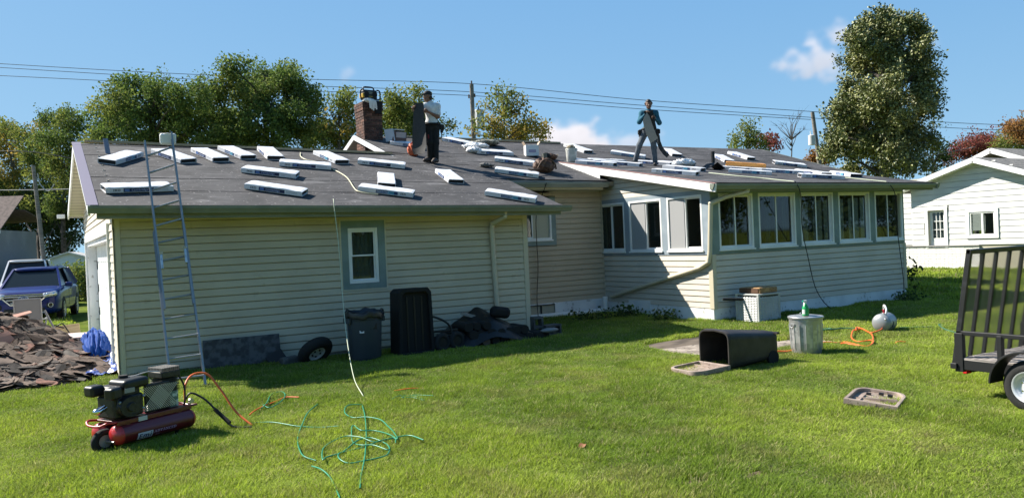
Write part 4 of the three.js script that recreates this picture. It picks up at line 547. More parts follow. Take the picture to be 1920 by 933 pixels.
  // corner return wall left of the gable, with its brick plinth
  const wo = [X + 1.2, -8.6]; siding(H, m, wo, d, 1.6, 0.9, 12, [], 0.235); new B().span(X + 1.2, X + 1.35, GY, 3.8, -8.6, -7.0).build('wall', MT.core, H);
  // painted brick wall below the siding
  const bk = mapped(mottle([0.66, 0.65, 0.62], [0.78, 0.77, 0.74], { f: 6, tile: 0.6, seed: 83 }), 0.8), r = rnd(8); new B().span(X - 0.018, X + 0.02, GY, 0.86, -8.55, -4.15).build('mortar', mat([0.42, 0.41, 0.39], 0.9), H);
  for (let k = 0; k < 9; k++) { const y = GY + 0.01 + k * 0.103; for (let i = 0; i < 13; i++) { const z0 = -8.5 + i * 0.34 + (k % 2) * 0.17, z1 = Math.min(z0 + 0.328, -4.16); if (z1 - z0 > 0.06) new B().span(X - 0.036 - r() * 0.008, X - 0.01, y, y + 0.092, z0, z1).build('brick', bk, H); } }
  b = new B(); K.box(b, -1.6, 2.86, 0.86, 0.9, -0.05, 0.09); b.build('sill_ledge', mat([0.3, 0.29, 0.28], 0.8), H);
  // flat stacked white boards near its corner
  const bs = thing('board_stack', 'stack of pale boards leaning by the white house corner', 'boards', [29.3, GY + 0.75, -7.6]); for (let i = 0; i < 4; i++) new B().rbox(0.5, 0.07, 1.2, 0.01, 0, i * 0.1 + 0.3, 0, 0, 0.05 * i).build('board', MT.white, bs); new B().span(-0.2, -0.15, -0.75, 0.25, -0.5, -0.45).span(0.15, 0.2, -0.75, 0.25, -0.5, -0.45).span(-0.2, -0.15, -0.75, 0.25, 0.45, 0.5).span(0.15, 0.2, -0.75, 0.25, 0.45, 0.5).build('trestle', MT.woodGrey, bs, { kind: 'stuff' });
}
{ // grey cottage with brown roof at the far left
  const p = at(-14, 500, 41), H = thing('grey_cottage', 'grey cottage with brown shingle roof at the left edge', 'house', [p.x, GY, p.z], -20 * R); const m = mapped(mottle([0.22, 0.23, 0.25], [0.28, 0.29, 0.31], { f: 3, tile: 2, seed: 84 }), 0.7), rm = mapped(mottle([0.085, 0.066, 0.060], [0.14, 0.105, 0.095], { f: 10, tile: 1, seed: 85 }), 0.95);
  new B().span(-5, 0.25, 0, 3.62, -5, 0).build('wall', m, H); for (let i = 0; i < 17; i++) new B().add(boardGeo(-5, 0.25, 0.02 + i * 0.21, 0.02 + i * 0.21 + 0.21, 0.024, 0.006)).build('siding_board', m, H);
  const rf = sub('roof', H); for (let i = 0; i < 10; i++) new B().add(sheetGeo((x, z) => 3.6 + (0.45 - z) * 0.62, -5.3, 0.6, 0.45 - (i + 1) * 0.31, 0.45 - i * 0.31, 1, 1, 0.06 + (i % 2) * 0.01)).build('shingle_course', rm, rf); new B().add(sheetGeo((x, z) => 3.6 + (0.45 + 3.1) * 0.2 + (z + 5) * 0.2, -5.3, 0.6, -5.4, -2.7, 1, 1, 0.06)).build('shingle_slope', rm, rf); new B().span(-5.3, 0.62, 3.42, 3.58, 0.42, 0.5).build('fascia', MT.white, H);
  const w = sub('window', H); new B().span(-1.75, -0.75, 1.1, 2.3, 0.02, 0.06).build('frame', mat([0.08, 0.1, 0.14], 0.5), w);
  const gp = at(128, 478, 42), G = thing('white_garage', 'small white gabled garage beyond the hedge', 'garage', [gp.x, GY, gp.z], -10 * R); G.scale.setScalar(0.74); const gb = new B(); gb.prism([[-2.4, 0], [2.4, 0], [2.4, 2.35], [0, 3.1], [-2.4, 2.35]], 5, M4(0, 0, -5)).build('wall', MT.white, G); for (const s of [-1, 1]) new B().bar([s * 2.6, 2.3, 0.1], [0, 3.14, 0.1], 0.3, 0.1).build('rake_board', MT.white, G); for (const s of [-1, 1]) new B().quad([s * 2.7, 2.28, 0.3], [0, 3.18, 0.3], [0, 3.18, -5], [s * 2.7, 2.28, -5]).build('roof', mat([0.4, 0.4, 0.41], 0.8), G);
}
// ---------------------------------------------------------------- grass
{
  const r = rnd(99), mkTuft = (n, rad, hgt, wid, seed) => { const q = rnd(seed), pos = [], nor = []; for (let i = 0; i < n; i++) { const a = q() * 6.283, d = rad * Math.sqrt(q()), x = d * Math.cos(a), z = d * Math.sin(a), h = hgt * (0.55 + 0.7 * q()), la = q() * 6.283, le = h * (0.15 + 0.75 * q()), w = wid * (0.7 + 0.6 * q()), px = -Math.sin(la) * w, pz = Math.cos(la) * w; const m = [x + Math.cos(la) * le * 0.35, h * 0.62, z + Math.sin(la) * le * 0.35], t = [x + Math.cos(la) * le, h * (1 - 0.3 * q()), z + Math.sin(la) * le]; const A = [x - px, -0.01, z - pz], Bq = [x + px, -0.01, z + pz], C = [m[0] - px * 0.8, m[1], m[2] - pz * 0.8], D = [m[0] + px * 0.8, m[1], m[2] + pz * 0.8]; pos.push(...A, ...Bq, ...D, ...A, ...D, ...C, ...C, ...D, ...t); } const g = new THREE.BufferGeometry(); g.setAttribute('position', new THREE.Float32BufferAttribute(pos, 3)); g.computeVertexNormals(); return g; };
  const gm = new THREE.MeshPhysicalMaterial({ color: 0xffffff, roughness: 0.95, specularIntensity: 0.4, transmission: 0.45, thickness: 0, side: THREE.DoubleSide });
  const pads = [[7.7, 9.75, 2.95, 5.2], [9.7, 10.4, 4.45, 5.35]];
  const blocked = (x, z) => (x > -0.05 && x < 7.6 && z < 0.02) || (x > 7.5 && x < 11.3 && z < -2.28) || (x > 11.2 && x < 17.9 && z < 1.53) || pads.some(p => x > p[0] && x < p[1] && z > p[2] && z < p[3]) || (x < -0.3 && x > -9 && z < 0.3 && z > -3.4 && x < 0.25 - 0) || (x < -0.35 && z < -1 && z > -22 && x > -12.4 && !(x > -2.6 && z < -9));
  const lay = (name, label, geo, list, hScale) => { const im = new THREE.InstancedMesh(geo, gm, list.length); list.forEach((q, i) => { im.setMatrixAt(i, q[0]); im.setColorAt(i, q[1]); }); im.name = name; im.castShadow = im.receiveShadow = true; tag(im, label, 'grass', null, 'stuff'); scene.add(im); return im; };
  const one = (x, z, s) => {
    const k = fbm(x * 0.55 + 30, z * 0.55 + 30, 5, 4), k2 = fbm(x * 2.6, z * 2.6 + 7, 6, 3); const dry = sstep(0.60, 0.78, k2) * 0.8;
    const hs = s * (0.65 + 0.75 * sstep(0.25, 0.75, fbm(x * 1.5 + 3, z * 1.5, 12, 3))) * (0.8 + 0.4 * r());
    let c = mix3([0.165, 0.25, 0.017], [0.315, 0.40, 0.038], sstep(0.3, 0.7, k)); c = mix3(c, [0.28, 0.26, 0.085], dry * r()); const v = 0.5 + 1.0 * r(); if (r() < 0.07) c = [0.42, 0.38, 0.17];
    return [new THREE.Matrix4().compose(V(x, GY - 0.008, z), new THREE.Quaternion().setFromEuler(new THREE.Euler((r() - 0.5) * 0.35, r() * 6.283, (r() - 0.5) * 0.35)), V(s * (0.9 + 0.3 * r()), hs, s * (0.9 + 0.3 * r()))), lin(c[0] * v, c[1] * v, c[2] * v)];
  };
  const bare = (x, z) => fbm(x * 1.1 + 11, z * 1.1 + 4, 44, 3) > 0.70, spot = (x, z) => Math.hypot(x - 3.24, (z - 9.43) * 1.5) < 0.13 + 0.05 * vnoise(x * 20, z * 20, 3) || Math.hypot(x - 3.77, (z - 9.55) * 1.4) < 0.10 + 0.05 * vnoise(x * 20, z * 20, 4);
  // near field: thick turf; farther away larger and sparser clumps
  const near = [], mid = [], far = [];
  for (let i = 0; i < 330000 && near.length < 210000; i++) { const d = 4.6 + 9.4 * Math.pow(r(), 0.72), a = (30.2 + (r() - 0.5) * 88) * R, x = CAM[0] + d * Math.sin(a), z = CAM[2] - d * Math.cos(a); if (blocked(x, z) || (spot(x, z) && r() < 0.95) || (bare(x, z) && r() < 0.45)) continue; near.push(one(x, z, 1)); }
  for (let i = 0; i < 260000 && mid.length < 95000; i++) { const d = 13 + 10 * Math.pow(r(), 0.8), a = (30.2 + (r() - 0.5) * 84) * R, x = CAM[0] + d * Math.sin(a), z = CAM[2] - d * Math.cos(a); if (blocked(x, z)) continue; mid.push(one(x, z, 1.3)); }
  for (let i = 0; i < 120000 && far.length < 45000; i++) { const d = 22 + 34 * r(), a = (30.2 + (r() - 0.5) * 84) * R, x = CAM[0] + d * Math.sin(a), z = CAM[2] - d * Math.cos(a); if (blocked(x, z) || (x > -0.5 && x < 22 && z < -2) || x > 31 || (x < 0 && z < -24 && z > -26)) continue; far.push(one(x, z, 1.9)); }
  lay('lawn_grass', 'bright green mown grass of the near lawn', mkTuft(11, 0.06, 0.062, 0.0030, 1), near); lay('lawn_grass', 'green grass of the lawn along the house', mkTuft(13, 0.085, 0.058, 0.0034, 2), mid); lay('lawn_grass', 'far grass before the white house and the street', mkTuft(14, 0.13, 0.05, 0.006, 3), far);
  // taller unmown fringe along the foundations
  const fr = []; for (let i = 0; i < 2600; i++) { let x, z; const q = r(); if (q < 0.45) { x = 11.3 + r() * 6.6; z = 1.56 + r() * 0.2; } else if (q < 0.65) { x = 11.18 - r() * 0.2; z = -2.2 + r() * 3.8; } else if (q < 0.8) { x = 7.6 + r() * 3.5; z = -2.2 + r() * 0.3; } else { x = r() * 7.5; z = 0.05 + r() * 0.25; } const o = one(x, z, 0.95); fr.push(o); }
  lay('lawn_grass', 'longer dark grass fringe at the foot of the walls', mkTuft(9, 0.05, 0.10, 0.0035, 4), fr);
}
{ // two bare scraped spots near the bottom of the lawn, and a brown leaf
  const sm = mapped(mottle([0.10, 0.065, 0.04], [0.24, 0.17, 0.11], { f: 9, tile: 0.4, seed: 145 }), 1, { bumpMap: bMid, bumpScale: 0.01 });
  [[3.24, 9.43, 0.19, 'bare brown spot in the lawn at the bottom edge, left one'], [3.77, 9.55, 0.15, 'smaller bare brown spot in the lawn at the bottom edge']].forEach(([x, z, q, l], i) => { const g = new THREE.CircleGeometry(q, 28); g.rotateX(-Math.PI / 2); const p = g.attributes.position; for (let k = 1; k < p.count; k++) { const f = 0.7 + 0.5 * vnoise(k * 0.8, i * 7, 5); p.setXYZ(k, p.getX(k) * f, 0, p.getZ(k) * f * 0.7); } p.setY(0, 0.02); g.computeVertexNormals(); const o = new THREE.Mesh(uvBox(clean(g)), sm); o.name = numbered('soil_spot'); o.position.set(x, GY + 0.004, z); o.receiveShadow = true; tag(o, l, null, null, 'structure'); scene.add(o); });
  const lf = new THREE.PlaneGeometry(0.11, 0.07, 8, 6), p = lf.attributes.position; for (let k = 0; k < p.count; k++) { const x = p.getX(k) / 0.055; p.setY(k, p.getY(k) * (1 - x * x * 0.85)); p.setZ(k, 0.012 * Math.sin(x * 3) + 0.3 * p.getY(k) * p.getY(k) / 0.03); } lf.rotateX(-Math.PI / 2); lf.computeVertexNormals(); const t = thing('dead_leaf', 'single curled brown leaf lying on the open lawn', 'leaf', [3.14, GY + 0.055, 8.11], 0.4); new B().add(lf).build('leaf_blade', mat([0.22, 0.09, 0.035], 0.7, { side: THREE.DoubleSide }), t);
}
// ---------------------------------------------------------------- ladder and what is on it
const dirV = (a) => [Math.cos(a), Math.sin(a)];
{
  const t = thing('extension_ladder', 'aluminium extension ladder leaning on the garage gutter', 'ladder'); const bl0 = V(0.52, GY, 1.68), br0 = V(0.985, GY, 1.66); const topL = pzAt(269, 269), topR = pzAt(321, 253);
  function pzAt(px, py) { const d = V(0, 0, 0).addScaledVector(FW, 1).addScaledVector(RT, (px - 960) / 1505.4).addScaledVector(UP, -(py - 466.5) / 1505.4); const c = V(...CAM); const n = V(0, 0.42, 1), k = V(0.52, GY, 1.68); const s = (n.dot(k) - n.dot(c)) / n.dot(d); return c.addScaledVector(d, s); }
  const L = (a, b, k) => a.clone().lerp(b, k), out = V(0, 0.36, 0.93).normalize();
  const rail = (a, b, k0, k1, off, name) => { const p = L(a, b, k0).addScaledVector(out, off), q = L(a, b, k1).addScaledVector(out, off); const bb = new B(); const dv = q.clone().sub(p).normalize(), xx = V(1, 0, 0), zz = xx.clone().cross(dv).normalize(); const m = new THREE.Matrix4().makeBasis(xx, dv, zz).setPosition(p.clone().add(q).multiplyScalar(0.5)); const len = p.distanceTo(q); bb.add(new THREE.BoxGeometry(0.006, len, 0.075), m).add(new THREE.BoxGeometry(0.026, len, 0.006).translate(0, 0, 0.036), m).add(new THREE.BoxGeometry(0.026, len, 0.006).translate(0, 0, -0.036), m); return bb.build('rail', MT.alu, t); };
  rail(bl0, topL, 0, 0.62, 0.0); rail(br0, topR, 0, 0.62, 0.0);
  const il = V(0.03, 0, 0); rail(bl0.clone().add(il), topL.clone().add(il.clone().multiplyScalar(0.3)), 0.30, 1, 0.07); rail(br0.clone().sub(il), topR.clone().sub(il.clone().multiplyScalar(0.3)), 0.30, 1, 0.07);
  const H = bl0.distanceTo(topL); const rung = (k, off, ins) => { const a = L(bl0, topL, k).addScaledVector(out, off), b = L(br0, topR, k).addScaledVector(out, off); a.x += ins; b.x -= ins; new B().cone([a.x, a.y, a.z], [b.x, b.y, b.z], 0.017, 0.017, 10).build('rung', MT.alu, t); };
  for (let i = 0; 0.16 + i * 0.305 < H * 0.62; i++) rung((0.16 + i * 0.305) / H, 0, 0.004); for (let i = 0; 0.30 + (1.35 + i * 0.305) / H < 0.985; i++) rung(0.02 + (1.35 + i * 0.305) / H + 0.28, 0.07, 0.034);
  for (const [a, b2, s] of [[bl0, topL, 1], [br0, topR, -1]]) { const p = L(a, b2, 0.485).addScaledVector(out, 0.12); new B().rbox(0.035, 0.26, 0.05, 0.008, p.x + s * 0.05, p.y, p.z, -0.35).rbox(0.05, 0.03, 0.07, 0.005, p.x + s * 0.05, p.y + 0.12, p.z - 0.04).build('rung_lock', MT.galv, t); new B().rbox(0.09, 0.02, 0.12, 0.006, a.x, a.y + 0.02, a.z).build('foot_pad', MT.rubber, t); }
  const q = topR.clone(); const rag = thing('white_bag', 'white plastic bag hooked over the top of the ladder', 'bag', [q.x - 0.06, q.y - 0.16, q.z + 0.03]); const g = new RoundedBoxGeometry(0.25, 0.17, 0.09, 5, 0.04), p = g.attributes.position; for (let i = 0; i < p.count; i++) { const n = fbm(p.getX(i) * 14 + 3, p.getY(i) * 14 + p.getZ(i) * 9, 7, 2) - 0.5; p.setXYZ(i, p.getX(i) * (1 + n * 0.2), p.getY(i) + n * 0.05, p.getZ(i) * (1 + n)); } g.computeVertexNormals(); new B().add(g, M4(0, 0.09, 0)).build('bag_body', mat([0.72, 0.71, 0.70], 0.6), rag); new B().tube([[-0.09, 0.15, 0.03], [-0.02, 0.17, 0.045], [0.07, 0.16, 0.04]], 0.01, 16, 5).build('knot', MT.white, rag);
}
// ---------------------------------------------------------------- things along the shaded garage wall
{
  // grey panel leaning on the wall
  const g = new THREE.BoxGeometry(1.24, 0.5, 0.035, 30, 12, 1), p = g.attributes.position; for (let i = 0; i < p.count; i++) p.setZ(i, p.getZ(i) + 0.008 * (fbm(p.getX(i) * 3 + 4, p.getY(i) * 4, 9, 3) - 0.5) * 2); g.computeVertexNormals();
  const t = thing('leaning_panel', 'long dark grey slab standing against the siding behind the ladder', 'panel', [1.83, GY, 0.17], 0); new B().add(g, M4(0, 0.265, 0, -0.14)).build('panel', mapped(mottle([0.05, 0.05, 0.053], [0.105, 0.105, 0.11], { f: 14, tile: 0.9, seed: 90 }), 0.95, { bumpMap: bMid, bumpScale: 0.01 }), t); new B().rbox(0.3, 0.22, 0.03, 0.01, 0.52, 0.12, 0.12, -0.3, 0, 0.5).build('broken_corner', mat([0.03, 0.03, 0.033], 0.9), t);
  const bl2 = thing('stone_block', 'low rough stone block on the ground left of the leaning tyre', 'stone', [2.52, GY, 0.5]); { const g2 = new RoundedBoxGeometry(0.34, 0.16, 0.22, 4, 0.05), p2 = g2.attributes.position; for (let i = 0; i < p2.count; i++) { const n = 1 + (fbm(p2.getX(i) * 9, p2.getY(i) * 9 + p2.getZ(i) * 7, 3, 2) - 0.5) * 0.25; p2.setXYZ(i, p2.getX(i) * n, p2.getY(i) * n, p2.getZ(i) * n); } g2.computeVertexNormals(); new B().add(g2, M4(0, 0.07, 0, 0, 0.2)).build('stone', MT.darkConcrete, bl2); }
  // spare wheel lying against the bin
  const w = thing('spare_wheel', 'black tyre with white rim lying tilted beside the grey garbage can', 'wheel', [2.93, GY + 0.2, 0.6]); const tilt = new THREE.Group(); const M = M4(0, 0, 0, 0.75, 0.35, -0.1); new B().add(new THREE.TorusGeometry(0.22, 0.095, 14, 36), M).build('tyre', MT.rubber, w); const prof = [[0, 0.02], [0.05, 0.035], [0.1, 0.01], [0.135, 0.05], [0.15, 0.05], [0.155, -0.02], [0, -0.03]]; new B().add(new THREE.LatheGeometry(prof.map(q => new THREE.Vector2(...q)), 28), M.clone().multiply(M4(0, 0, 0.02, Math.PI / 2))).build('rim', mat([0.70, 0.72, 0.75], 0.5), w); for (let i = 0; i < 5; i++) { const a = i / 5 * 6.283; new B().add(new THREE.CylinderGeometry(0.016, 0.016, 0.02, 8), M.clone().multiply(M4(0.075 * Math.cos(a), 0.075 * Math.sin(a), 0.05, Math.PI / 2))).build('wheel_hole', MT.black, w); }
  // round grey garbage can
  const c = thing('garbage_can', 'round blue grey plastic garbage can with white label by the siding', 'garbage can', [3.68, GY, 1.0], 0.1); const gm = mat([0.040, 0.052, 0.066], 0.6); new B().lathe([[0, 0.01], [0.22, 0.01], [0.235, 0.03], [0.275, 0.70], [0.298, 0.71], [0.298, 0.735], [0.28, 0.74], [0.29, 0.80], [0.315, 0.81], [0.318, 0.845], [0.30, 0.845], [0.26, 0.06], [0, 0.05]], 0, 0, 0, 0, 0, 0, 40).build('can_body', gm, c); for (const s of [-1, 1]) new B().rbox(0.06, 0.09, 0.2, 0.015, s * 0.315, 0.70, 0).build('handle', gm, c); new B().rbox(0.13, 0.1, 0.02, 0.008, 0.03, 0.60, 0.272, -0.06).build('grip_recess', MT.black, c); new B().box(0.075, 0.12, 0.004, -0.16, 0.56, 0.228, -0.06, -0.6).build('label', mat([0.7, 0.7, 0.72], 0.6), c);
  const bag = new THREE.LatheGeometry([[0.27, 0.6], [0.3, 0.8], [0.322, 0.86], [0.335, 0.83], [0.34, 0.76], [0.33, 0.74]].map(q => new THREE.Vector2(...q)), 48); { const q = bag.attributes.position; for (let i = 0; i < q.count; i++) { const a = Math.atan2(q.getZ(i), q.getX(i)); q.setY(i, q.getY(i) + 0.018 * Math.sin(a * 5) + 0.012 * Math.sin(a * 11 + 1)); } bag.computeVertexNormals(); } new B().add(bag).build('bin_liner', pmat([0.02, 0.022, 0.026], 0.35, { side: THREE.DoubleSide }), c);
  // tub of a garden cart stood on end
  const tub = thing('cart_tub', 'black plastic cart tub standing on end next to the garbage can', 'tub', [4.55, GY, 0.98], 0.05); const tb = new B(); { const prof = (h) => { const k = h / 1.17, w2 = 0.335 - 0.045 * k, d = 0.33 - 0.05 * k; return [w2, d]; }; const N = 10; for (let i = 0; i < N; i++) { const y0 = 1.17 * i / N, y1 = 1.17 * (i + 1) / N, [w0, d0] = prof(y0); tb.rbox(w0 * 2, y1 - y0 + 0.012, d0 * 1.6, 0.05, 0, (y0 + y1) / 2, 0, 0, 0, 0, 3); } } const shell2 = new B(); { const s = new THREE.Shape([[-0.33, 0], [0.33, 0], [0.30, 1.1], [0.24, 1.17], [-0.24, 1.17], [-0.30, 1.1]].map(q => new THREE.Vector2(...q))); const hole = new THREE.Path([[-0.29, 0.06], [-0.26, 1.06], [-0.2, 1.12], [0.2, 1.12], [0.26, 1.06], [0.29, 0.06]].map(q => new THREE.Vector2(...q))); s.holes.push(hole); shell2.add(new THREE.ExtrudeGeometry(s, { depth: 0.05, bevelEnabled: true, bevelSize: 0.012, bevelThickness: 0.012, bevelSegments: 2 }), M4(0, 0, 0.14)); const s2 = new THREE.Shape([[-0.31, 0.01], [0.31, 0.01], [0.275, 1.1], [0.22, 1.15], [-0.22, 1.15], [-0.275, 1.1]].map(q => new THREE.Vector2(...q))); shell2.add(new THREE.ExtrudeGeometry(s2, { depth: 0.3, bevelEnabled: true, bevelSize: 0.02, bevelThickness: 0.03, bevelSegments: 3 }), M4(0, 0, -0.2)); } shell2.build('tub_shell', MT.blackMatt, tub); for (const x of [-0.14, 0, 0.14]) new B().rbox(0.03, 0.95, 0.02, 0.008, x, 0.56, 0.135).build('rib', MT.black, tub);
  // two wheeled hand truck behind it
  const ct = thing('hand_cart', 'black hand cart with two tyres and bent handle between tub and woodpile', 'cart', [5.12, GY, 0.92]); for (const [x, z] of [[-0.06, 0.18], [0.26, 0.12]]) { const wh = sub('wheel', ct); new B().torus(0.125, 0.05, x, 0.175, z, 0, 0.25, 0, 28, 10).build('tyre', MT.rubber, wh); new B().add(new THREE.CylinderGeometry(0.085, 0.085, 0.05, 18), M4(x, 0.175, z, Math.PI / 2, 0, 0.25)).build('rim', MT.black, wh); } new B().tube([[-0.22, 0.66, 0], [-0.12, 0.63, 0], [0.1, 0.53, 0], [0.2, 0.42, 0.02], [0.22, 0.28, 0.04]], 0.02, 30, 8).build('handle', MT.black, ct); new B().rbox(0.9, 0.04, 0.06, 0.01, -0.1, 0.36, 0).rbox(0.9, 0.04, 0.06, 0.01, -0.1, 0.26, 0.0).build('frame', MT.black, ct, { kind: 'stuff' }); new B().rbox(0.06, 0.06, 0.08, 0.015, -0.23, 0.66, 0).build('grip', MT.rubber, ct);
  // woodpile under a dark tarp
  const wp = thing('woodpile', 'pile of split logs under a black tarp by the garage corner', 'woodpile', [6.28, GY, 0.75]); wp.scale.set(1.2, 1.1, 1); const r = rnd(31); for (let i = 0; i < 26; i++) { const row = i < 11 ? 0 : i < 19 ? 1 : 2, k = row === 0 ? i : row === 1 ? i - 11 : i - 19; const x = -0.72 + row * 0.1 + k * 0.16 + (r() - 0.5) * 0.04, y = 0.08 + row * 0.135; if (row === 2 && k > 2) continue; const rr = 0.06 + r() * 0.02; const lg = new THREE.CylinderGeometry(rr, rr * 1.05, 0.5, 9); new B().add(lg, M4(x, y, 0.02 + (r() - 0.5) * 0.1, Math.PI / 2)).build('log', r() < 0.15 ? mat([0.16, 0.12, 0.09], 0.9) : mat([0.018, 0.015, 0.013], 0.95), wp); }
  const tg = new THREE.PlaneGeometry(1.9, 0.95, 60, 30); { const q = tg.attributes.position; for (let i = 0; i < q.count; i++) { const x = q.getX(i), v = q.getY(i) / 0.95 + 0.5; const ridge = Math.max(0, 0.60 * (1 - Math.abs(x + 0.08) / 0.98)); let y = Math.min(0.6, ridge + 0.02) * (0.5 + 0.5 * v) + 0.03 * (fbm(x * 5, v * 4, 4, 3) - 0.5) * 2 + 0.02; const z = -0.42 + (1 - v) * 0.80; if (v < 0.3) y -= (0.3 - v) * 0.5; q.setXYZ(i, x + 0.03 * (fbm(v * 8, x * 3, 2, 2) - 0.5), Math.max(0.02, y), z); } tg.computeVertexNormals(); } new B().add(tg).build('tarp', pmat([0.007, 0.007, 0.008], 0.5, { side: THREE.DoubleSide }), wp); new B().rbox(0.34, 0.2, 0.2, 0.08, 0.2, 0.52, -0.1, 0, 0, -0.2, 4).build('bundle', MT.blackMatt, wp); new B().sph(0.1, 0.92, 0.16, 0.28, 1.7, 0.45, 0.9).build('tarp_edge', mat([0.2, 0.2, 0.2], 0.5), wp);
  new B().bar([-0.42, 0.55, -0.3], [-0.05, 0.42, -0.15], 0.05, 0.05).build('timber', MT.woodGrey, wp);
  // concrete block by the corner
  const cb = thing('cinder_block', 'hollow concrete block on the ground near the basement window', 'concrete block', [7.72, GY, 0.55], 0.15); const s = new THREE.Shape([[-0.2, 0], [0.2, 0], [0.2, 0.2], [-0.2, 0.2]].map(q => new THREE.Vector2(...q))); for (const x of [-0.095, 0.095]) s.holes.push(new THREE.Path([[x - 0.07, 0.03], [x - 0.07, 0.17], [x + 0.07, 0.17], [x + 0.07, 0.03]].map(q => new THREE.Vector2(...q)))); new B().add(new THREE.ExtrudeGeometry(s, { depth: 0.2, bevelEnabled: true, bevelSize: 0.004, bevelThickness: 0.004, bevelSegments: 1 }), M4(0, 0.02, -0.1)).build('block_body', MT.darkConcrete, cb); { const c2 = new B(); c2.rbox(0.4, 0.19, 0.2, 0.01, 0, 0, 0); }
  const cb2 = thing('cinder_block', 'second concrete block stood on end beside the hollow one', 'concrete block', [7.42, GY, 0.52], -0.2); new B().add(new THREE.ExtrudeGeometry(s, { depth: 0.2, bevelEnabled: true, bevelSize: 0.004, bevelThickness: 0.004, bevelSegments: 1 }), M4(0.1, 0.2, -0.1, 0, 0, Math.PI / 2)).build('block_body', MT.darkConcrete, cb2);
}
// ---------------------------------------------------------------- cooling unit, cushion, trash cans, tank
{
  const wallGrey = mapped(mottle([0.40, 0.41, 0.395], [0.47, 0.48, 0.46], { f: 4, tile: 0.6, seed: 95 }), 0.5);
  const t = thing('cooling_unit', 'grey louvred outdoor cooling unit beside the sunroom', 'air conditioner', [11.93, GY, 2.08], 0); const W = 0.64, H = 0.60; new B().rbox(W - 0.03, H - 0.02, W - 0.03, 0.01, 0, H / 2, 0).build('inner_coil', mat([0.05, 0.05, 0.05], 0.8), t);
  for (const [x, z] of [[-1, -1], [-1, 1], [1, -1], [1, 1]]) new B().rbox(0.055, H, 0.055, 0.008, x * (W / 2 - 0.027), H / 2, z * (W / 2 - 0.027)).build('corner_post', wallGrey, t); new B().rbox(W + 0.01, 0.035, W + 0.01, 0.008, 0, H, 0).build('top_panel', wallGrey, t); new B().rbox(W, 0.04, W, 0.005, 0, 0.02, 0).build('base_pan', wallGrey, t);
  for (const face of [0, 1]) for (let i = 0; i < 7; i++) { const u = -W / 2 + 0.085 + i * 0.078; const b = new B(); for (let k = 0; k < 15; k++) { const y = 0.055 + k * 0.034; if (face) b.box(0.066, 0.031, 0.012, u, y, W / 2 - 0.006, -0.5); else b.box(0.012, 0.031, 0.066, -W / 2 + 0.006, y, u, 0, 0, -0.5); } b.build('louvre_panel', wallGrey, t, { kind: 'stuff' }); const c = new B(); if (face) c.rbox(0.014, H - 0.08, 0.016, 0.004, u + 0.039, H / 2, W / 2 - 0.002); else c.rbox(0.016, H - 0.08, 0.014, 0.004, -W / 2 + 0.002, H / 2, u + 0.039); c.build('panel_rib', wallGrey, t); }
  new B().rbox(0.3, 0.022, 0.006, 0.003, 0.05, H - 0.035, W / 2 + 0.003).build('name_plate', MT.black, t); new B().cone([-0.33, 0.5, -0.1], [-0.7, 0.52, -0.3], 0.028, 0.028, 10).build('coolant_line', MT.blackMatt, t);
  const cu = thing('foam_cushion', 'worn tan foam cushion lying on top of the cooling unit', 'cushion', [11.97, GY + H + 0.018, 2.08], 0.05); const g = new RoundedBoxGeometry(0.56, 0.12, 0.52, 5, 0.02), p = g.attributes.position; for (let i = 0; i < p.count; i++) { const n = fbm(p.getX(i) * 12 + 5, p.getZ(i) * 12 + p.getY(i) * 5, 6, 3) - 0.5; p.setY(i, p.getY(i) + (p.getY(i) > 0.02 ? n * 0.03 : 0)); p.setX(i, p.getX(i) + n * 0.012); } g.computeVertexNormals(); new B().add(g, M4(0, 0.062, 0)).build('foam', mapped(mottle([0.30, 0.17, 0.07], [0.45, 0.28, 0.13], { f: 7, tile: 0.4, seed: 96, c: [0.12, 0.06, 0.03], cth: 0.66 }), 0.95, { bumpMap: bMid, bumpScale: 0.01 }), cu); new B().rbox(0.02, 0.1, 0.5, 0.008, -0.285, 0.06, -0.02).build('torn_cover', mat([0.10, 0.05, 0.025], 0.9), cu);
  // galvanised can
  const c = thing('metal_trash_can', 'ribbed galvanised trash can with lid on the lawn', 'trash can', [9.02, GY, 5.72], 0.3); const N = 96, pr = [[0, 0.012], [0.2, 0.012], [0.208, 0.0], [0.212, 0.02], [0.218, 0.08], [0.222, 0.13], [0.237, 0.46], [0.242, 0.52], [0.245, 0.565], [0.238, 0.565]]; const lg = new THREE.LatheGeometry(pr.map(q => new THREE.Vector2(...q)), N); { const q = lg.attributes.position; for (let i = 0; i < q.count; i++) { const a = Math.atan2(q.getZ(i), q.getX(i)), y = q.getY(i); if (y > 0.1 && y < 0.5) { const k = 1 + 0.014 * Math.max(-0.4, Math.cos(a * 16)); q.setX(i, q.getX(i) * k); q.setZ(i, q.getZ(i) * k); } } lg.computeVertexNormals(); } new B().add(lg).build('can_body', MT.galv, c);
  for (let i = 0; i < 16; i++) { const a = i / 16 * 6.283; new B().cone([0.2225 * Math.cos(a), 0.1, 0.2225 * Math.sin(a)], [0.240 * Math.cos(a), 0.47, 0.240 * Math.sin(a)], 0.009, 0.009, 6).build('rib', MT.galv, c); }
  const lid = sub('lid', c); new B().lathe([[0.252, 0.555], [0.258, 0.56], [0.262, 0.585], [0.25, 0.592], [0.235, 0.588], [0.15, 0.607], [0, 0.612], [0, 0.604], [0.15, 0.6], [0.235, 0.58], [0.25, 0.578]], 0, 0, 0, 0, 0, 0, 48).build('lid_plate', MT.galv, lid); new B().tube([[-0.05, 0.606, -0.06], [-0.045, 0.635, -0.06], [0.045, 0.635, -0.06], [0.05, 0.606, -0.06]], 0.006, 20, 6).build('lid_handle', MT.galv, lid);
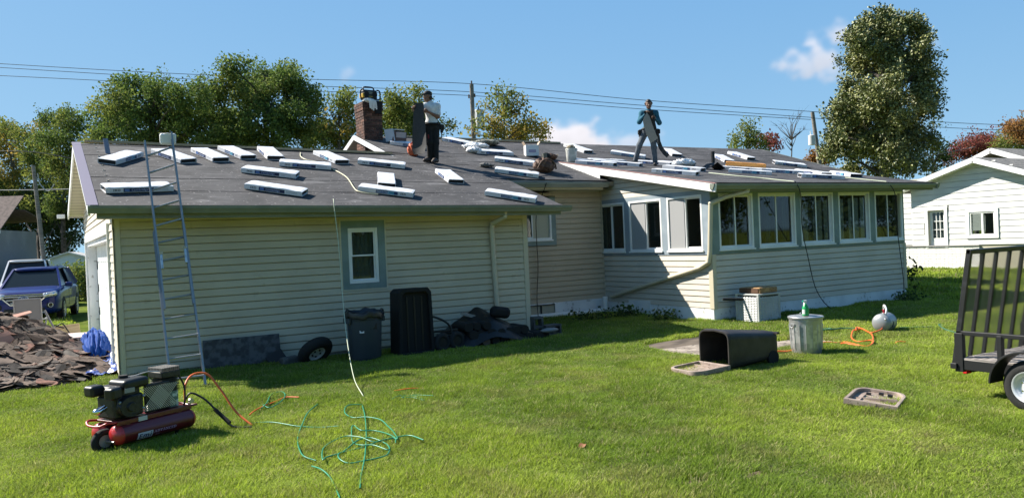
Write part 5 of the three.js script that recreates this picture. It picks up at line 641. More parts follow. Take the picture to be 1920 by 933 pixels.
  for (const a of [0.55, 3.7]) new B().add(new THREE.TorusGeometry(0.045, 0.006, 6, 16, Math.PI), M4(0.243 * Math.cos(a), 0.47, 0.243 * Math.sin(a), 0, -a + Math.PI / 2, Math.PI)).add(new THREE.BoxGeometry(0.12, 0.03, 0.006), M4(0.243 * Math.cos(a), 0.475, 0.243 * Math.sin(a), 0, -a + Math.PI / 2)).build('handle', MT.galv, c, { kind: 'stuff' });
  const sb = thing('spray_bottle', 'green trigger spray bottle standing on the trash can lid', 'spray bottle', [8.93, GY + 0.61, 5.80], 0.2); const gr = pmat([0.01, 0.36, 0.10], 0.35, { transmission: 0.15, thickness: 0.05 }); new B().lathe([[0, 0], [0.045, 0], [0.05, 0.01], [0.05, 0.10], [0.046, 0.12], [0.036, 0.15], [0.022, 0.165], [0.018, 0.18], [0, 0.18]], 0, 0, 0, 0, 0, 0, 20).build('bottle', gr, sb); new B().cone([0, 0.18, 0], [0, 0.205, 0], 0.02, 0.02, 14).rbox(0.09, 0.026, 0.026, 0.008, -0.012, 0.218, 0).build('spray_head', mat([0.8, 0.8, 0.8], 0.4), sb); new B().cone([-0.055, 0.22, 0], [-0.075, 0.22, 0], 0.013, 0.012, 10).build('nozzle', mat([0.02, 0.4, 0.25], 0.4), sb); new B().bar([-0.025, 0.205, 0], [-0.05, 0.16, 0], 0.014, 0.01).build('trigger', mat([0.8, 0.8, 0.8], 0.4), sb); new B().add(new THREE.CylinderGeometry(0.0508, 0.0508, 0.07, 16, 1, true, -2.3, 1.1), M4(0, 0.06, 0)).build('label', mat([0.55, 0.62, 0.55], 0.6, { side: THREE.DoubleSide }), sb);
  // wheeled cart lying on its back, mouth to the left, lid flopped open on the grass
  const bm = MT.plasticBrown, k = thing('wheeled_trash_cart', 'dark brown wheeled trash cart lying on its back with open mouth', 'trash cart', [7.08, GY, 5.74], -2 * R);
  { // cross sections along local +x (mouth at x=0, base at 0.98); y up, z across
    const sec = (w, h, n = 28, arch = 0.12) => { const o = []; for (let i = 0; i < n; i++) { const a = i / n * 6.283; const e = 0.28; const sx = Math.sign(Math.cos(a)) * Math.pow(Math.abs(Math.cos(a)), e), sy = Math.sign(Math.sin(a)) * Math.pow(Math.abs(Math.sin(a)), e); o.push([sx * w / 2, h / 2 + sy * h / 2 + (sy > 0 ? arch * h * (1 - (sx) * (sx)) * 0.5 : 0)]); } return o; };
    const st = [[0, 0.60, 0.53, 0.0], [0.05, 0.61, 0.54, 0.0], [0.07, 0.57, 0.51, 0.015], [0.2, 0.56, 0.50, 0.02], [0.95, 0.46, 0.37, 0.08], [1.0, 0.44, 0.35, 0.09]];
    const rings = st.map(([x, w, h, y0]) => sec(w, h).map(([z, y]) => [x, y + y0, z])); const inn = [[1e-4, 0.56, 0.495, 0.018], [0.9, 0.43, 0.33, 0.10]].map(([x, w, h, y0]) => sec(w, h).map(([z, y]) => [x, y + y0, z]));
    const loft = (A, flip) => { const pos = []; for (let i = 0; i < A.length - 1; i++) for (let j = 0; j < A[i].length; j++) { const j2 = (j + 1) % A[i].length; const q = [A[i][j], A[i][j2], A[i + 1][j2], A[i + 1][j]]; if (flip) q.reverse(); pos.push(...q[0], ...q[1], ...q[2], ...q[0], ...q[2], ...q[3]); } const g2 = new THREE.BufferGeometry(); g2.setAttribute('position', new THREE.Float32BufferAttribute(pos, 3)); g2.computeVertexNormals(); return g2; };
    const cap = (Rr, flip) => { const c0 = Rr.reduce((s, q) => [s[0] + q[0] / Rr.length, s[1] + q[1] / Rr.length, s[2] + q[2] / Rr.length], [0, 0, 0]); const pos = []; for (let j = 0; j < Rr.length; j++) { const a = Rr[j], b2 = Rr[(j + 1) % Rr.length]; pos.push(...c0, ...(flip ? b2 : a), ...(flip ? a : b2)); } const g2 = new THREE.BufferGeometry(); g2.setAttribute('position', new THREE.Float32BufferAttribute(pos, 3)); g2.computeVertexNormals(); return g2; };
    new B().add(loft(rings)).add(loft([rings[0], inn[0]], true)).add(loft(inn, true)).add(cap(rings[rings.length - 1])).add(cap(inn[1], true)).build('cart_body', bm, k);
    new B().add(new THREE.BoxGeometry(0.05, 0.03, 0.5), M4(1.0, 0.44, 0)).build('bottom_bar', bm, k); for (const z of [-0.22, 0.22]) new B().add(new THREE.CylinderGeometry(0.1, 0.1, 0.05, 20), M4(0.9, 0.1, z, Math.PI / 2)).build('wheel', MT.rubber, k); new B().cone([0.02, 0.05, -0.28], [0.02, 0.05, 0.28], 0.018).build('hinge_bar', bm, k);
    const lidM = mapped(mottle([0.26, 0.20, 0.165], [0.36, 0.285, 0.24], { f: 5, tile: 0.6, seed: 97, c: [0.16, 0.12, 0.10], cth: 0.68 }), 0.65);
    const dish = (L, W2, h) => { const s = new THREE.Shape(), w = W2 / 2; s.moveTo(0, -w); s.lineTo(L * 0.72, -w); s.quadraticCurveTo(L, -w * 0.95, L, -w * 0.45); s.lineTo(L, w * 0.45); s.quadraticCurveTo(L, w * 0.95, L * 0.72, w); s.lineTo(0, w); s.closePath(); const rim = s.clone(), ho = new THREE.Path(), q = 0.035, w3 = w - q; ho.moveTo(q, -w3); ho.lineTo(q, w3); ho.lineTo(L * 0.7, w3); ho.quadraticCurveTo(L - q, w3 * 0.95, L - q, w3 * 0.45); ho.lineTo(L - q, -w3 * 0.45); ho.quadraticCurveTo(L - q, -w3 * 0.95, L * 0.7, -w3); ho.closePath(); rim.holes.push(ho); const b2 = new B(); const up = M4(0, 0, 0, -Math.PI / 2); b2.add(new THREE.ExtrudeGeometry(s, { depth: 0.012, bevelEnabled: true, bevelSize: 0.008, bevelThickness: 0.006, bevelSegments: 2, bevelOffset: -0.012 }), up); b2.add(new THREE.ExtrudeGeometry(rim, { depth: h, bevelEnabled: true, bevelSize: 0.006, bevelThickness: 0.006, bevelSegments: 2, bevelOffset: -0.006 }), up); return b2; };
    const l1 = sub('lid', k); const lb = dish(0.62, 0.6, 0.055); const g1 = lb.build('lid_shell', lidM, l1); g1.position.set(-0.03, 0.045, 0.04); g1.rotation.set(0, Math.PI + 0.05, -0.04); const rb = new B(); rb.box(0.03, 0.02, 0.5, 0.12, 0.035, 0).build('lid_rib', lidM, l1); l1.children[1].position.set(-0.30, 0.03, 0.04);
    // second lid alone on the grass
    const l2 = thing('trash_lid', 'loose brown trash cart lid lying upturned on the near lawn', 'lid', [6.62, GY + 0.055, 8.60], 0.45); const s2 = dish(0.72, 0.52, 0.05).build('lid_shell', lidM, l2); s2.position.set(-0.35, 0.0, 0); s2.rotation.x = 0.1; for (const [x, z] of [[0.12, 0.12], [0.2, 0.02], [0.16, -0.1]]) new B().rbox(0.03, 0.03, 0.05, 0.005, x, 0.04, z, 0.1).build('hinge_clip', MT.black, l2); new B().box(0.014, 0.03, 0.44, -0.08, 0.03, 0).build('lid_rib', lidM, l2); new B().box(0.36, 0.03, 0.014, -0.06, 0.03, -0.13).build('lid_rib', lidM, l2);
  }
  // portable air tank
  const tk = thing('air_tank', 'small grey portable air tank with white handle on the lawn', 'air tank', [11.95, GY, 5.0], 18 * R); const tm = mat([0.30, 0.32, 0.33], 0.4, { metalness: 0.35 }); { const pr2 = []; for (let i = 0; i <= 12; i++) { const a = i / 12 * Math.PI / 2; pr2.push([0.165 * Math.sin(a), -0.155 - 0.09 * Math.cos(a)]); } for (let i = 0; i <= 12; i++) { const a = i / 12 * Math.PI / 2; pr2.push([0.165 * Math.cos(a), 0.155 + 0.09 * Math.sin(a)]); } new B().lathe(pr2, 0, 0.19, 0, 0, 0, Math.PI / 2, 36).build('tank_shell', tm, tk); new B().torus(0.166, 0.004, 0.15, 0.19, 0, 0, Math.PI / 2).build('weld_seam', tm, tk); }
  for (const x of [-0.1, 0.1]) new B().rbox(0.05, 0.04, 0.24, 0.01, x, 0.02, 0).build('foot', tm, tk); new B().tube([[-0.11, 0.33, 0.06], [-0.10, 0.42, 0.07], [-0.04, 0.48, 0.03], [0.06, 0.48, -0.02], [0.12, 0.43, -0.04], [0.13, 0.33, -0.03]], 0.016, 36, 8).build('handle', mat([0.78, 0.78, 0.78], 0.4), tk); new B().cone([0.0, 0.34, 0.0], [0.0, 0.40, 0.0], 0.02).add(new THREE.CylinderGeometry(0.03, 0.03, 0.02, 14), M4(0.0, 0.405, 0.0)).build('valve_knob', mat([0.35, 0.02, 0.04], 0.4), tk); new B().cone([-0.15, 0.30, 0.04], [-0.26, 0.26, 0.1], 0.014, 0.012, 8).cone([-0.06, 0.35, 0.03], [-0.18, 0.36, 0.05], 0.012, 0.012, 8).build('valve_body', MT.galv, tk, { kind: 'stuff' });
  new B().tube([[-0.1, 0.34, 0.06], [-0.14, 0.29, 0.11], [-0.05, 0.2, 0.165], [-0.1, 0.12, 0.16]], 0.008, 24, 6).build('hose_lead', MT.black, tk);
}
// ---------------------------------------------------------------- hoses and cords
{
  const green = mat([0.015, 0.22, 0.12], 0.4), pale = mat([0.50, 0.55, 0.40], 0.5), orange = mat([0.75, 0.13, 0.02], 0.5);
  const lay = (name, label, cat, pts, r, m, y = GY + 0.045, n = 0) => { const q = pts.map(([x, z], i) => [x, y + 0.012 * Math.sin(i * 1.7) + (i / pts.length) * 0.012, z]); return tag(new B().tube(q, r, n || pts.length * 7, 6).build(name, m), label, cat); };
  lay('green_hose', 'tangled coil of green air hose in the middle of the near lawn', 'hose', [[2.23,4.86],[2.08,4.84],[1.92,5.15],[1.92,5.46],[2.01,5.60],[2.08,5.85],[2.06,6.12],[2.02,6.35],[1.89,6.81],[1.91,6.55],[1.87,6.22],[1.76,6.17],[1.75,5.94],[1.62,6.26],[1.53,6.58],[1.54,6.78],[1.62,6.88],[1.69,7.08],[1.76,6.85],[1.69,6.57],[1.60,6.57],[1.31,6.87],[1.14,6.97],[1.07,7.11],[1.20,6.68],[1.35,6.43],[1.52,6.34],[1.62,6.51],[1.69,6.72],[1.85,6.70],[2.02,6.75],[2.07,7.02]], 0.0066, green, GY + 0.055);
  lay('green_hose', 'smaller loop of green hose under the tangled coil', 'hose', [[1.70,7.09],[1.57,7.29],[1.39,7.27],[1.26,7.23],[1.22,7.10],[1.27,6.94],[1.40,6.84],[1.56,6.80],[1.73,6.76],[1.89,6.73],[1.85,6.86]], 0.0066, green, GY + 0.05);
  lay('green_hose', 'single curved run of green hose left of the tangled coil', 'hose', [[1.82,4.43],[1.57,4.90],[1.33,5.49],[1.16,5.96],[1.02,6.53],[0.98,6.87],[1.04,6.99]], 0.0066, green, GY + 0.05);
  lay('green_hose', 'straight thin green hose half sunk in grass toward the compressor', 'hose', [[0.89,4.90],[1.10,5.10],[1.31,5.47],[1.49,5.65],[1.64,5.81]], 0.0064, green, GY + 0.042);
  lay('green_hose', 'piece of green hose running out at the bottom edge of the lawn', 'hose', [[0.96,7.14],[0.98,7.33],[0.99,7.51],[0.94,7.84],[0.86,8.21]], 0.0066, green, GY + 0.05);
  lay('green_hose', 'small green hose loop crossed by the orange cord near the compressor', 'hose', [[1.20,4.23],[1.32,3.98],[1.55,3.32],[1.68,3.20],[1.64,3.61],[1.43,4.13],[1.29,4.25],[1.26,4.04]], 0.0064, green, GY + 0.055);
  lay('green_hose', 'flat little bunch of green hose right of the hanging hose', 'hose', [[2.58,4.85],[2.77,4.73],[2.93,4.81],[2.92,5.12],[2.84,4.92],[2.73,4.88],[2.92,4.73],[3.11,4.97]], 0.0066, green, GY + 0.055);
  lay('green_hose', 'green hose running from the grey air tank toward the trailer', 'hose', [[12.3, 5.05],[12.5, 5.3],[12.75, 5.42],[12.93,5.48],[13.1, 5.3],[12.8, 5.5],[12.5,5.8],[12.16,6.23]], 0.012, mat([0.03, 0.12, 0.07], 0.5), GY + 0.06);
  lay('green_hose', 'dark green hose coiled in the grass behind the orange cord', 'hose', [[10.9,4.2],[11.2,4.35],[11.5,4.2],[11.3,3.95],[11.0,4.1],[11.3,4.4],[11.65,4.35],[11.8,4.6]], 0.013, mat([0.03, 0.12, 0.06], 0.5), GY + 0.06);
  const rise = [[1.05,4.43],[1.25,4.09],[1.46,3.85],[1.60,3.76],[1.74,3.91]];
  lay('extension_cable', 'orange cord end in the grass right of the compressor', 'cord', [[1.00,4.50], ...rise], 0.008, orange, GY + 0.05);
  lay('extension_cable', 'faint orange cord showing in the grass below the woodpile shadow', 'cord', [[2.90,4.22],[3.07,4.28],[3.26,4.34]], 0.007, orange, GY + 0.04);
  lay('extension_cable', 'orange extension cord looped on the grass right of the metal trash can', 'cord', [[8.31,5.59],[8.58,5.48],[8.78,5.54],[9.20,5.39],[9.61,5.30],[9.92,5.42],[10.03,5.48],[10.18,5.50],[10.00,5.80],[9.93,5.99],[10.05,6.05],[10.34,5.90],[10.99,5.44],[11.40,5.08],[11.75,4.68],[11.54,4.70],[10.95,5.07],[10.54,5.39],[10.33,5.67],[10.48,5.77],[10.19,6.01],[9.94,6.07],[9.93,5.85],[9.92,5.71],[9.88,5.66]], 0.012, orange, GY + 0.06);
  lay('extension_cable', 'orange cord end leading up to the grey air tank', 'cord', [[11.36,4.85],[11.70,4.62],[11.66,4.75],[11.34,5.18],[11.49,5.20],[11.82,5.06]], 0.011, orange, GY + 0.08);
  lay('extension_cable', 'short bit of orange cord in the grass in front of the air tank', 'cord', [[10.60,6.12],[10.70,6.11],[10.80,6.16]], 0.009, orange, GY + 0.05);
  const free = (name, label, cat, pts, r, m) => tag(new B().tube(pts, r, 70, 7).build(name, m), label, cat);
  free('hanging_hose', 'pale hose hanging from the garage gutter down to the lawn', 'hose', [[3.42, 2.70, 0.42], [3.38, 2.69, 0.56], [3.36, 2.59, 0.63], [3.35, 1.99, 0.8], [3.19, 1.02, 1.4], [2.90, 0.45, 2.4], [2.61, 0.06, 3.5], [2.40, -0.035, 4.45], [2.25, -0.05, 4.82]], 0.0062, pale);
  lay('green_hose', 'straight green hose running from the coil toward the bottom edge', 'hose', [[2.22, 4.90], [2.03, 5.51], [1.83, 6.10], [1.69, 6.49], [1.52, 6.94], [1.42, 7.20], [1.30, 7.48], [1.21, 7.69], [1.06, 8.09]], 0.0066, green, GY + 0.05);
  free('roof_cable', 'pale cord wandering down the garage roof between the bundles', 'cord', [[4.12, -3.96], [4.0, -3.5], [4.02, -3.2], [4.17, -3.0], [4.25, -2.59], [4.34, -2.1], [4.36, -1.61], [4.29, -1.16], [4.2, -0.72], [4.17, -0.42], [4.3, -0.26], [4.48, -0.18]].map(([x, z]) => [x, FY(x, z) + 0.03, z]), 0.012, mat([0.55, 0.52, 0.35], 0.5));
  free('roof_cable', 'pale cord on the sunroom roof above the second front window', 'cord', [[13.0, -0.3], [13.1, 0.5], [13.3, 1.1], [13.35, 1.5], [13.4, 1.9]].map(([x, z]) => [x, SY(x, z) + 0.035, z]), 0.011, pale);
  free('roof_cable', 'pale cord on the sunroom roof above the last front window', 'cord', [[16.5, 0.2], [16.55, 0.8], [16.6, 1.4], [16.65, 1.9]].map(([x, z]) => [x, SY(x, z) + 0.035, z]), 0.011, pale);
  free('black_cable', 'black cord hanging from the sunroom gutter past the third front window', 'cord', [[13.4, 2.89, 1.93], [13.45, 2.69, 2.0], [13.79, 1.82, 1.75], [14.09, 1.21, 1.62], [14.34, 0.46, 1.6], [14.47, 0.14, 1.7], [14.52, -0.05, 1.9]], 0.010, MT.black);
  free('black_cable', 'black cord hanging down the last front window at the right corner', 'cord', [[16.68, 2.87, 1.93], [16.8, 2.62, 2.0], [17.28, 1.85, 1.7], [17.52, 1.18, 1.6], [17.64, 0.51, 1.58], [17.64, -0.03, 1.6]], 0.010, MT.black);
  free('black_cable', 'thin black cord hanging down the tan wall past the curtained window', 'cord', [[9.2, 3.16, -1.66], [9.2, 2.47, -2.15], [9.2, 1.84, -2.2], [9.22, 1.2, -2.22], [9.14, 0.44, -2.2], [9.0, -0.03, -1.95]], 0.009, MT.black);
}
// ---------------------------------------------------------------- compressor
const CP = [-0.15, GY, 4.90];
{
  const t = thing('air_compressor', 'red twin tank petrol air compressor on the grass by the ladder', 'air compressor', CP, 30 * R);
  const red = pmat([0.13, 0.008, 0.013], 0.36, { clearcoat: 0.3, clearcoatRoughness: 0.25 }), redCap = pmat([0.42, 0.02, 0.022], 0.35, { clearcoat: 0.4 });
  const engM = mapped(mottle([0.006, 0.006, 0.007], [0.022, 0.021, 0.021], { f: 10, tile: 0.3, seed: 101, c: [0.09, 0.08, 0.07], cth: 0.72 }), 0.5), steel = mat([0.45, 0.44, 0.42], 0.4, { metalness: 0.8 });
  for (const z of [0.14, -0.14]) { const k = sub('tank', t, z > 0 ? 'front red tank with white lettering' : null); new B().add(new THREE.CylinderGeometry(0.115, 0.115, 0.80, 32, 1, true), M4(0.02, 0.20, z, 0, 0, Math.PI / 2)).build('tank_shell', red, k); for (const s of [-1, 1]) { const g = new THREE.SphereGeometry(0.115, 28, 10, 0, 6.2832, 0, Math.PI / 2); g.scale(1, 0.62, 1); new B().add(g, M4(0.02 + s * 0.40, 0.20, z, 0, 0, -s * Math.PI / 2)).build('end_cap', redCap, k); new B().torus(0.1155, 0.003, 0.02 + s * 0.40, 0.2, z, 0, Math.PI / 2).build('weld_seam', red, k); } }
  // lettering on the front tank
  { const cv = document.createElement('canvas'); cv.width = 512; cv.height = 128; const c = cv.getContext('2d'); c.fillStyle = '#5d1822'; c.fillRect(0, 0, 512, 128); c.fillStyle = '#cfcbd6'; c.fillRect(8, 14, 190, 100); c.fillStyle = '#1c2450'; c.font = 'bold 92px sans-serif'; c.fillText('Emi', 22, 98); c.fillStyle = '#b9a4cc'; c.font = 'bold 50px serif'; c.fillText('ADVANCED', 212, 58); c.font = '34px sans-serif'; c.fillText('AIR', 240, 104); const tx = new THREE.CanvasTexture(cv); tx.colorSpace = THREE.SRGBColorSpace; const g = new THREE.CylinderGeometry(0.1162, 0.1162, 0.46, 24, 1, true, -0.5, 1.0); { const u = g.attributes.uv; for (let i = 0; i < u.count; i++) { const a = u.getX(i), b = u.getY(i); u.setXY(i, b, 1 - a); } } const b = new B(); b.add(g, new THREE.Matrix4().makeTranslation(-0.02, 0.20, 0.14).multiply(new THREE.Matrix4().makeRotationX(0.45)).multiply(new THREE.Matrix4().makeRotationZ(-Math.PI / 2)).multiply(new THREE.Matrix4().makeRotationY(0))); b.build('lettering', mapped(tx, 0.4), t, { uv: true }); }
  new B().rbox(0.86, 0.028, 0.36, 0.008, 0.02, 0.345, 0).rbox(0.86, 0.05, 0.02, 0.005, 0.02, 0.335, 0.18).build('deck_plate', red, t); new B().rbox(0.1, 0.05, 0.004, 0.002, -0.14, 0.335, 0.193).build('data_plate', mat([0.6, 0.58, 0.52], 0.5), t);
  for (const x of [-0.3, 0.3]) for (const z of [-0.14, 0.14]) new B().rbox(0.05, 0.06, 0.1, 0.01, x, 0.31, z).build('bracket', red, t);
  // wheel and handles
  { const w = sub('wheel', t); new B().torus(0.10, 0.038, -0.44, 0.135, 0.0, 0, 0, 0, 32, 12).build('tyre', MT.rubber, w); new B().add(new THREE.CylinderGeometry(0.07, 0.07, 0.05, 20), M4(-0.44, 0.135, 0, Math.PI / 2)).build('rim', mat([0.35, 0.33, 0.31], 0.6), w); new B().cone([-0.44, 0.135, -0.16], [-0.44, 0.135, 0.16], 0.012).build('axle', steel, w); }
  new B().tube([[-0.36, 0.34, -0.16], [-0.50, 0.36, -0.16], [-0.54, 0.33, -0.10], [-0.54, 0.33, 0.10], [-0.50, 0.36, 0.16], [-0.36, 0.34, 0.16]], 0.014, 40, 8).build('handle', redCap, t); new B().tube([[0.42, 0.34, -0.15], [0.54, 0.34, -0.15], [0.56, 0.32, 0], [0.54, 0.34, 0.15], [0.42, 0.34, 0.15]], 0.013, 30, 8).build('handle', red, t); for (const z of [-0.13, 0.13]) new B().cone([0.3, 0.0, z], [0.3, 0.12, z], 0.025, 0.02, 10).build('foot', MT.rubber, t);
  // engine
  const e = sub('engine', t); e.scale.set(1.12, 1.06, 1.15); e.position.set(0.0, -0.01, 0); new B().rbox(0.30, 0.24, 0.25, 0.03, -0.22, 0.48, 0).rbox(0.26, 0.18, 0.24, 0.03, -0.22, 0.62, -0.01, 0, 0, 0.08).build('engine_block', engM, e); new B().add(new THREE.CylinderGeometry(0.105, 0.115, 0.07, 24), M4(-0.24, 0.48, 0.145, Math.PI / 2)).add(new THREE.CylinderGeometry(0.04, 0.05, 0.02, 16), M4(-0.24, 0.48, 0.19, Math.PI / 2)).build('recoil_cover', engM, e);
  new B().rbox(0.26, 0.11, 0.25, 0.04, -0.15, 0.71, 0.03, 0, 0, 0.06, 4).build('fuel_tank', MT.black, e); new B().add(new THREE.CylinderGeometry(0.04, 0.042, 0.03, 16), M4(-0.17, 0.777, -0.02)).build('fuel_cap', MT.blackMatt, e);
  new B().rbox(0.13, 0.12, 0.13, 0.03, -0.40, 0.665, -0.10, 0, 0, 0.05, 3).build('air_cleaner', MT.black, e); new B().rbox(0.12, 0.13, 0.11, 0.03, -0.37, 0.645, 0.12, 0, 0.2, 0.05, 3).build('muffler_box', MT.black, e); new B().rbox(0.1, 0.05, 0.004, 0.002, -0.24, 0.655, 0.165).build('decal', mat([0.25, 0.25, 0.26], 0.4), e);
  new B().cone([-0.42, 0.50, 0.06], [-0.50, 0.48, 0.08], 0.035, 0.035, 14).sph(0.036, -0.50, 0.48, 0.08).build('chrome_cap', MT.chrome, e); for (const [x, y, z] of [[-0.1, 0.43, 0.14], [-0.3, 0.41, 0.14], [-0.08, 0.56, 0.13], [-0.33, 0.54, 0.15]]) new B().sph(0.016, x, y, z).build('bolt', steel, e);
  new B().tube([[-0.34, 0.6, 0.14], [-0.36, 0.5, 0.18], [-0.3, 0.42, 0.17], [-0.2, 0.40, 0.18]], 0.006, 24, 5).build('fuel_line', MT.black, e); for (let i = 0; i < 5; i++) new B().rbox(0.20, 0.006, 0.2, 0.002, -0.24, 0.545 + i * 0.018, -0.04).build('cooling_fin', engM, e);
  // belt guard: punched sheet as a lattice, then pump with fins
  const bg = sub('belt_guard', t); const lb = new B(); for (let i = 0; i < 10; i++) { lb.add(new THREE.BoxGeometry(0.006, 0.36, 0.004), M4(0.0 + i * 0.024, 0.53, 0.135, 0, 0, 0.7)); lb.add(new THREE.BoxGeometry(0.006, 0.36, 0.004), M4(0.0 + i * 0.024, 0.53, 0.138, 0, 0, -0.7)); } lb.build('guard_mesh', mat([0.55, 0.53, 0.50], 0.45, { metalness: 0.4 }), bg, { kind: 'stuff' }); new B().rbox(0.30, 0.34, 0.04, 0.02, 0.1, 0.53, 0.10).build('guard_back', engM, bg);
  const p = sub('pump', t); new B().rbox(0.2, 0.18, 0.2, 0.03, 0.27, 0.45, 0).build('crankcase', engM, p); for (let i = 0; i < 9; i++) new B().rbox(0.2, 0.009, 0.22, 0.003, 0.27, 0.555 + i * 0.019, 0).build('cooling_fin', engM, p); new B().rbox(0.23, 0.08, 0.24, 0.015, 0.27, 0.765, 0).build('pump_head', engM, p); for (let i = 0; i < 9; i++) new B().rbox(0.012, 0.05, 0.24, 0.003, 0.17 + i * 0.025, 0.825, 0).build('head_fin', mapped(mottle([0.03, 0.03, 0.03], [0.14, 0.13, 0.12], { f: 8, tile: 0.2, seed: 102 }), 0.7), p); new B().rbox(0.15, 0.19, 0.006, 0.003, 0.27, 0.46, 0.112).build('sticker_panel', mapped(mottle([0.10, 0.16, 0.14], [0.50, 0.56, 0.52], { f: 5, tile: 0.18, seed: 103, lo: 0.45, hi: 0.55 }), 0.5), p);
  new B().tube([[0.2, 0.8, 0.1], [0.05, 0.83, 0.06], [-0.1, 0.80, 0.0], [-0.2, 0.79, -0.06]], 0.008, 30, 6).build('cooling_pipe', steel, p); new B().tube([[0.38, 0.74, 0.08], [0.43, 0.6, 0.1], [0.42, 0.42, 0.12], [0.40, 0.34, 0.12]], 0.01, 24, 6).build('delivery_pipe', MT.black, p);
  new B().cone([0.46, 0.32, 0.14], [0.46, 0.38, 0.14], 0.018).add(new THREE.CylinderGeometry(0.032, 0.032, 0.02, 18), M4(0.47, 0.40, 0.155, Math.PI / 2)).build('gauge', steel, t);
  // whips from the compressor
  const L = (x, y, z) => [x, y, z]; t.scale.set(1, 0.88, 1); const whip = thing('whip_hose', 'orange and black whip hose arching off the compressor to the grass', 'hose', [CP[0] + 0.43, GY, CP[2] - 0.22]); new B().tube([L(0.0, 0.33, 0.06), L(0.02, 0.52, 0.02), L(0.12, 0.60, -0.1), L(0.26, 0.59, -0.12), L(0.38, 0.42, 0.0), L(0.50, 0.18, 0.22), L(0.62, 0.05, 0.4)], 0.012, 60, 7).build('orange_whip', mat([0.75, 0.14, 0.03], 0.45), whip); new B().tube([L(0.0, 0.34, 0.05), L(0.06, 0.42, 0.04), L(0.18, 0.36, 0.1), L(0.3, 0.22, 0.22), L(0.42, 0.07, 0.4), L(0.6, 0.05, 0.5)], 0.011, 50, 7).build('black_whip', MT.black, whip); new B().cone(L(0.28, 0.24, 0.2), L(0.40, 0.10, 0.36), 0.02, 0.022, 10).build('coupling', MT.blackMatt, whip);
}
